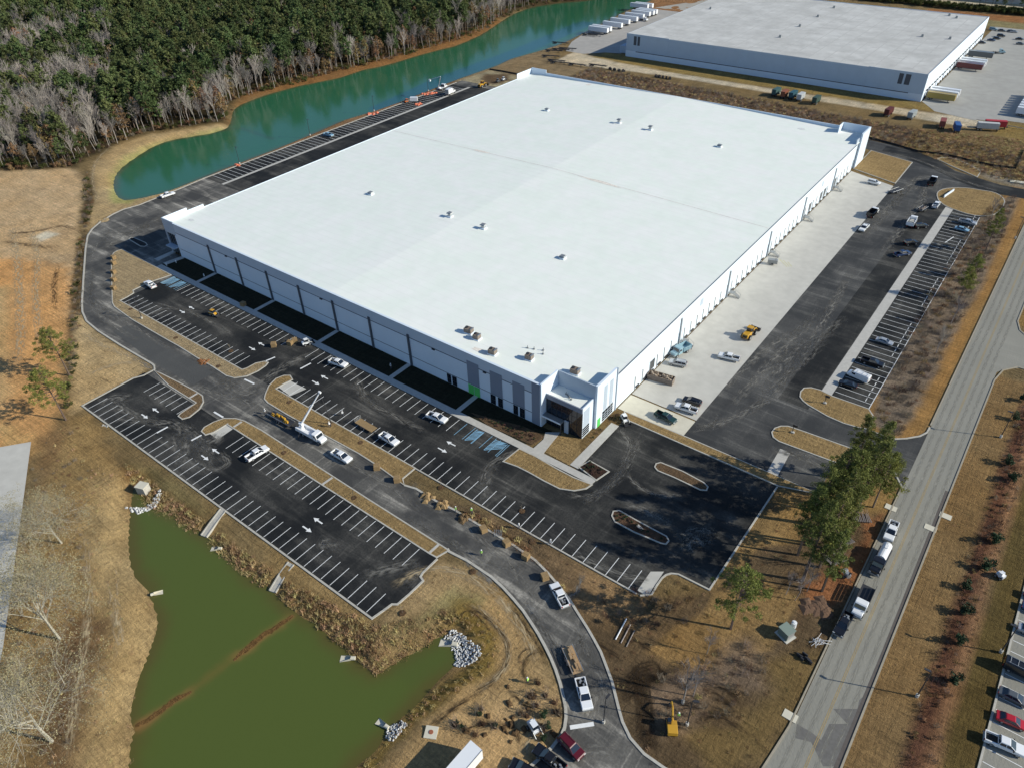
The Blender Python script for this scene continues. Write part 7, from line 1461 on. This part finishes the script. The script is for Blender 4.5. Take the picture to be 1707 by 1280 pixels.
for k in range(3):
    mb = MB(); mb.tube((0, 0, .12), (5.2-k*.6, 0, .14), .13 if k == 0 else .1, n=6); o = mb.obj('timber_pole', white_p if k == 0 else bark_pale, loc=(*at(1026+k*9, 1066+k*6), .02), rz=math.atan2(*(np.array(at(1046, 1028))-np.array(at(1026, 1066)))[::-1])); o['label'] = ('white pole lying on the soil south of the office lot', 'brown pole lying next to the white one', 'shorter brown pole lying farthest from the white one')[k]; o['category'] = 'pole'
veh('excavator', 'yellow excavator working on the soil by the drive', (1121, 1238), (1117, 1190), 'yellow', z=0).scale = (.74, .74, .8)
t = thing('pallet_stack', 'pale stack of boards beyond the road corner wedge', 'boards', (*at(*C7(1640, 440)), 0), .15); box('board', concrete_pale, (-4, 4, -1.2, -.2, 0, .4), t); box('board', concrete_pale, (-4, 4, .1, 1.1, 0, .35), t)
for k, (a, b) in enumerate((((890, 585), (985, 520)), ((0, 0), (0, 0)))):
    if a == b: continue
    p, q = Vector(at(*C7(*a))), Vector(at(*C7(*b))); mb = MB(); mb.box(0, (q-p).length, -.15, .15, 0, .9); o = mb.obj('low_sign_wall', wall_white, loc=(p.x, p.y, .16), rz=math.atan2((q-p).y, (q-p).x)); o['label'] = 'low white sign panel on the golden oval'; o['category'] = 'sign'
for a, b, lab in (((700, 735), (875, 800), 'thin white flagpole laid on the entry peninsula'), ((540, 880), (720, 950), 'thin white flagpole laid on the entry divider')):
    p, q = (Vector(v) for v in T6([a, b])); t = thing('low_sign', lab.replace('thin white flagpole laid', 'low dark monument sign base'), 'sign', (p.x, p.y, .16), math.atan2((q-p).y, (q-p).x)); box('footing', concrete, (0, .8, -.3, .3, 0, .3), t); box('post', metal_dark, (.2, .35, -.07, .07, .3, 2.6), t); box('panel', metal_dark, (.0, 1.2, -.05, .05, 2.0, 2.6), t)
# silt fence north of the access road, and one by the lake
def silt(L, lab, step=3.0):
    pts = [Vector(p) for p in L]; t = thing('silt_fence', lab, 'fence', (pts[0].x, pts[0].y, 0)); mb = MB(); mb.ribbon([p-pts[0] for p in pts], .04, 0, .85); mb.obj('fabric', black, t)
    for a, b in zip(pts, pts[1:]):
        n = max(1, int((b-a).length/step))
        for k in range(n): p = a.lerp(b, k/n)-pts[0]; part('stake', 'stk', lambda q: q.box(-.04, .04, -.04, .04, 0, 1.05), wood, t, (p.x, p.y+.06, 0))
silt([at(*C7(*p)) for p in ((160, 5), (400, 70), (640, 140), (900, 170), (1150, 230), (1380, 280), (1590, 305), (1640, 200), (1670, 120))], 'long black silt fence between the field and the access road')
silt([at(*L12(*p)) for p in ((1400, 97), (1520, 115), (1700, 150))], 'black silt fence across the dirt behind the warehouse')
t = thing('guard_rail', 'grey guard rail by the far court entrance', 'rail', (-40, 420.5, 0), -.1)
box('rail', galv, (0, 22, -.05, .05, .5, .8), t)
for k in range(8): box('post', galv, (k*3-.08, k*3+.08, .06, .2, 0, .8), t)
# ditch headwall, rocks, culvert end sections
t = thing('outlet_box', 'white concrete outlet box at the head of the pond', 'outlet box', (*at(240, 817, -1.0), -1.5), .35); box('wall', kerb_m, (-1.2, 1.2, -1.0, 1.0, 0, 2.2), t); box('lid', concrete_pale, (-1.3, -.02, -1.1, 1.1, 2.203, 2.35), t); box('lid', concrete_pale, (.02, 1.3, -1.1, 1.1, 2.203, 2.35), t)
def rock_mesh(seed):
    r = random.Random(seed); b = MB(); v = [Vector((x, y, z)).normalized()*r.uniform(.7, 1.15) for x, y, z in ((1, 0, 0), (-1, 0, 0), (0, 1, 0), (0, -1, 0), (0, 0, .8), (0, 0, -.8), (.7, .7, .5), (-.7, -.7, .5))]
    bm = bmesh.new(); [bm.verts.new(q) for q in v]; bmesh.ops.convex_hull(bm, input=bm.verts[:]); me = bpy.data.meshes.new('rock_%d' % seed); bm.to_mesh(me); bm.free(); me.materials.append(rock_m); return me
ROCKS = [rock_mesh(i) for i in range(4)]
def riprap(name, poly, step, seed, lab, smin=.16, smax=.34):
    x, y, d = poly_points(poly, step, seed); scatter(name, [(a, b, max(ground_z(a, b), -1.6)+.1, random.uniform(smin, smax), random.uniform(0, 6), random.randrange(4)) for a, b in zip(x, y)], ROCKS, lab)
riprap('outlet_riprap', T9([(545, 585), (570, 590), (690, 690), (690, 730), (640, 760), (600, 770), (555, 765), (560, 700), (530, 660), (500, 630), (515, 605)], -.5), .36, 51, 'pale grey riprap round the large pond outlet')
riprap('corner_riprap', T9([(215, 1080), (250, 1050), (290, 1035), (325, 1050), (300, 1090), (260, 1140), (215, 1130)], -.5), .36, 52, 'pale grey riprap at the small pond outlet')
riprap('weir_riprap', U2([(420, 1080), (440, 1100), (520, 1135), (620, 1110), (690, 1070), (740, 1000), (755, 960), (730, 945), (690, 990), (640, 1050), (560, 1085), (470, 1080)], -.8), .45, 53, 'curved line of pale rocks across the pond head', .25, .45)
def flared(px, py, r, lab, s=1.0):
    t = thing('pipe_outlet', lab, 'outlet', (*at(px, py, -1.2), -1.45), r)
    mb = MB(); mb.v += [(0, -.5, .1), (0, .5, .1), (3, 1.0, 0), (3, -1.0, 0), (0, -.5, 1.0), (0, .5, 1.0), (3, 1.0, .15), (3, -1.0, .15)]
    mb.f += [(0, 3, 2, 1), (0, 1, 5, 4), (1, 2, 6, 5), (0, 4, 7, 3)]; mb.m += [0]*4; o = mb.obj('apron', concrete_pale, t); mb = MB(); mb.tube((-1.2, 0, .55), (0, 0, .55), .55, n=12); mb.obj('pipe', concrete_pale, t); t.scale = (s, s, s)
flared(570+548/Q, 850+665/Q, math.radians(205), 'flared concrete outlet at the large riprap', .85); flared(570+215/Q, 850+1070/Q, math.radians(185), 'flared concrete outlet at the small riprap', .65); flared(1085/Q, 850+190/Q, math.radians(215), 'flared pipe end on the pond bank below the lot', .6); flared(765/Q, 850+415/Q, math.radians(60), 'flared pipe end on the west bank of the pond', .55); flared(45/Q+570, 850+735/Q, math.radians(215), 'flared pipe end hidden in the bank grass', .7)
t = thing('drain_box', 'square white drain box with a rusty lid on the bank', 'drain', (*T9([(443, 1103)])[0], 0), .5); box('slab', concrete_pale, (-1.1, 1.1, -1.1, 1.1, -.1, .2), t); mb = MB(); mb.tube((0, 0, .2), (0, 0, .28), .4, n=12); mb.obj('lid', mat('rust_lid', (.3, .1, .05), .8), t)
for px, py, lab in ((1551, 880, 'concrete drain slab at the right kerb of the public road'), (1317, 1193, 'concrete drain slab at the left kerb of the public road'), (1576, 860, 'concrete drain slab on the verge above the mulch strip'), (1485, 846, 'concrete drain slab by the entry corner')):
    o = box('drain_slab', concrete_pale, (-1.2, 1.2, -.8, .8, -.1, .12)); o.location = (*at(px, py), 0); o['label'] = lab; o['category'] = 'drain'
# shrubs in burlap waiting among the planting holes
for k, (a, b) in enumerate(((680, 1010), (700, 1060), (560, 1065), (600, 1085), (660, 1115), (760, 1075), (930, 925), (975, 858), (1010, 920), (965, 968), (1052, 955), (1078, 1012), (885, 1010), (920, 1022), (1000, 1095), (690, 985), (1060, 1000))):
    x, y = T9([(a, b)])[0]; t = thing('planting_shrub', 'dark leafless shrub in burlap on the soil between pond and drive', 'shrub', (x, y, ground_z(x, y)), k, 'shrubs waiting to be planted')
    add('twigs', BRUSH[k % 3], t); part('root_ball', 'rtb', lambda q: (q.tube((0, 0, 0), (0, 0, .4), .55, .4, 9),), turf_mat((.10, .06, .035)), t); t.scale = (.8, .8, .8)
for k in range(26):
    x, y = T9([(random.uniform(820, 1090), random.uniform(830, 1110))])[0] if k % 2 else T9([(random.uniform(560, 900), random.uniform(960, 1150))])[0]
    mb = MB(); s_ = random.uniform(.25, .7); mb.frus((-s_, s_, -s_*.8, s_*.7, -.05), (-s_*.4, s_*.5, -s_*.3, s_*.2, s_*.7)); o = mb.obj('soil_clod', turf_mat((.15, .095, .05)), loc=(x, y, ground_z(x, y)), rz=k); o['label'] = 'dark clod of dug soil between pond and drive'; o['category'] = 'soil clod'; o['group'] = 'dug soil clods between pond and drive'
# young trees staked on the medians: thin stems with their wells of soil
YT = bare(3.2, 1234, .5, 3, .035, twig_dark, (5, 3, 2), .4)[:2]
well = MB(); well.tube((0, 0, 0), (0, 0, .06), .75, .5, 12); wm = well.mesh('soil_well', turf_mat((.13, .08, .045)))
for k, (px, py) in enumerate([(482, 671), (601, 738), (473, 755), (590, 830), (735, 813), (788, 953), (671, 1022), (888, 903), (888, 1160), (870, 852), (218, 516), (293, 564), (364, 611), (385, 586)]):
    x, y = at(px, py); t = thing('young_tree', 'newly planted leafless young tree in a ring of soil', 'tree', (x, y, .17), k, 'newly planted young trees'); add('trunk', YT[0], t); add('branches', YT[1], t); add('soil_well', wm, t)
# hydrants and bollards in the shaded front turf
for a, lab in (((900, 645), 'white hydrant at the west end of the front walk'), ((990, 620), 'pale hydrant on the shaded turf'), ((1255, 748), 'pale hydrant by the second entry walk')):
    t = thing('fire_hydrant', lab, 'hydrant', (*at(*(120+a[0]/5.69, 330+a[1]/5.69)), .1)); part('barrel', 'hyb', lambda b: b.tube((0, 0, 0), (0, 0, .85), .16, .14, 8), hat_m, t); part('bonnet', 'hyc', lambda b: b.tube((0, 0, .85), (0, 0, 1.05), .2, .08, 8), hat_m, t); part('outlet', 'hyo', lambda b: b.tube((-.3, 0, .6), (.3, 0, .6), .08, n=6), hat_m, t)
for px, py, lab in ((546, 687, 'white marker post in the stalls below the trailer'), (573, 689, 'white post at the edge of the north lot')):
    pass

# ------------------------------------------------------------------ people
def person(px, py, lab, vest=vest_m, face=0.0, z=.05, pose=0):
    x, y = at(px, py); t = thing('person', lab, 'person', (x, y, z), face)
    key = 'pers%d' % pose
    if key not in ME:
        me = bpy.data.meshes.new('body'); st = .22 if pose else .12
        vs = [(0, 0, .98), (0, 0, 1.25), (0, 0, 1.45), (0, 0, 1.56), (.02, 0, 1.70), (0, .12, .92), (st, .13, .5), (st*.6, .13, .06), (st*.6+.16, .13, .04), (0, -.12, .92), (-st*.4, -.13, .5), (-st, -.13, .06), (-st+.16, -.13, .04),
              (0, .20, 1.42), (.04, .27, 1.14), (.22, .25, .98), (0, -.20, 1.42), (.0 if not pose else .18, -.28, 1.16), (.12 if not pose else .42, -.26, 1.0 if not pose else 1.22)]
        es = [(0, 1), (1, 2), (2, 3), (3, 4), (0, 5), (5, 6), (6, 7), (7, 8), (0, 9), (9, 10), (10, 11), (11, 12), (2, 13), (13, 14), (14, 15), (2, 16), (16, 17), (17, 18)]
        me.from_pydata(vs, es, []); o = bpy.data.objects.new('tmp', me); COL.objects.link(o); md = o.modifiers.new('s', 'SKIN'); sv = me.skin_vertices[0].data
        R_ = [.14, .15, .16, .06, .10, .10, .075, .05, .045, .10, .075, .05, .045, .075, .055, .04, .075, .055, .04]
        for i, q in enumerate(R_): sv[i].radius = (q, q*1.1)
        sv[0].use_root = True; ss_ = o.modifiers.new('d', 'SUBSURF'); ss_.levels = 1; ss_.render_levels = 1
        dg = bpy.context.evaluated_depsgraph_get(); nm = bpy.data.meshes.new_from_object(o.evaluated_get(dg)); nm.name = 'body'; bpy.data.objects.remove(o); nm.materials.clear()
        for q in (jeans_m, skin_m): nm.materials.append(q)
        for p in nm.polygons: p.material_index = 1 if (p.center.z > 1.54 or (abs(p.center.y) > .2 and p.center.z < 1.08)) else 0
        ME[key] = nm
    add('body', ME[key], t)
    part('vest', 'vest%s' % vest.name, lambda b: (b.frus((-.16, .17, -.21, .21, .95), (-.17, .18, -.25, .25, 1.3)), b.frus((-.17, .18, -.25, .25, 1.3), (-.10, .11, -.17, .17, 1.5))), vest, t)
    part('hard_hat', 'hat', lambda b: (b.tube((.02, 0, 1.74), (.02, 0, 1.86), .14, .07, 10), b.tube((.04, 0, 1.73), (.04, 0, 1.75), .17, n=10)), hat_m, t); return t
for a, lab, v, pz in (((693, 225), 'worker in bright green vest standing on the drive', vest_m, 0), ((645, 15), 'worker in white and yellow at the median edge, upper', vest_m, 1), ((878, 92), 'worker in pale top walking along the lot kerb', hat_m, 1), ((1035, 172), 'worker in white bending at the lot kerb', hat_m, 1), ((921, 857), 'worker in bright green vest among the planting holes', vest_m, 0), ((1668, 1032), 'worker in bright green beside the excavator', vest_m, 0)):
    person(570+a[0]/Q, 850+a[1]/Q, lab, v, random.uniform(0, 6), .05, pz)
person(652, 615, 'worker in white on the entry walk of the warehouse front', hat_m, 1.0, .13); person(550, 712, 'worker in white steadying the lifted pole', hat_m, 0, .16, 1); person(572, 693, 'worker in white standing in the stalls near the lifted pole', hat_m, 2.5); person(443, 690, 'worker in white behind the drill trailer', hat_m, 1.5); person(760, 853, 'worker in yellow walking on the median', vest_m, 1)
person(1152.5, 583, 'worker beside the steel-blue dump truck', jeans_m, 1)
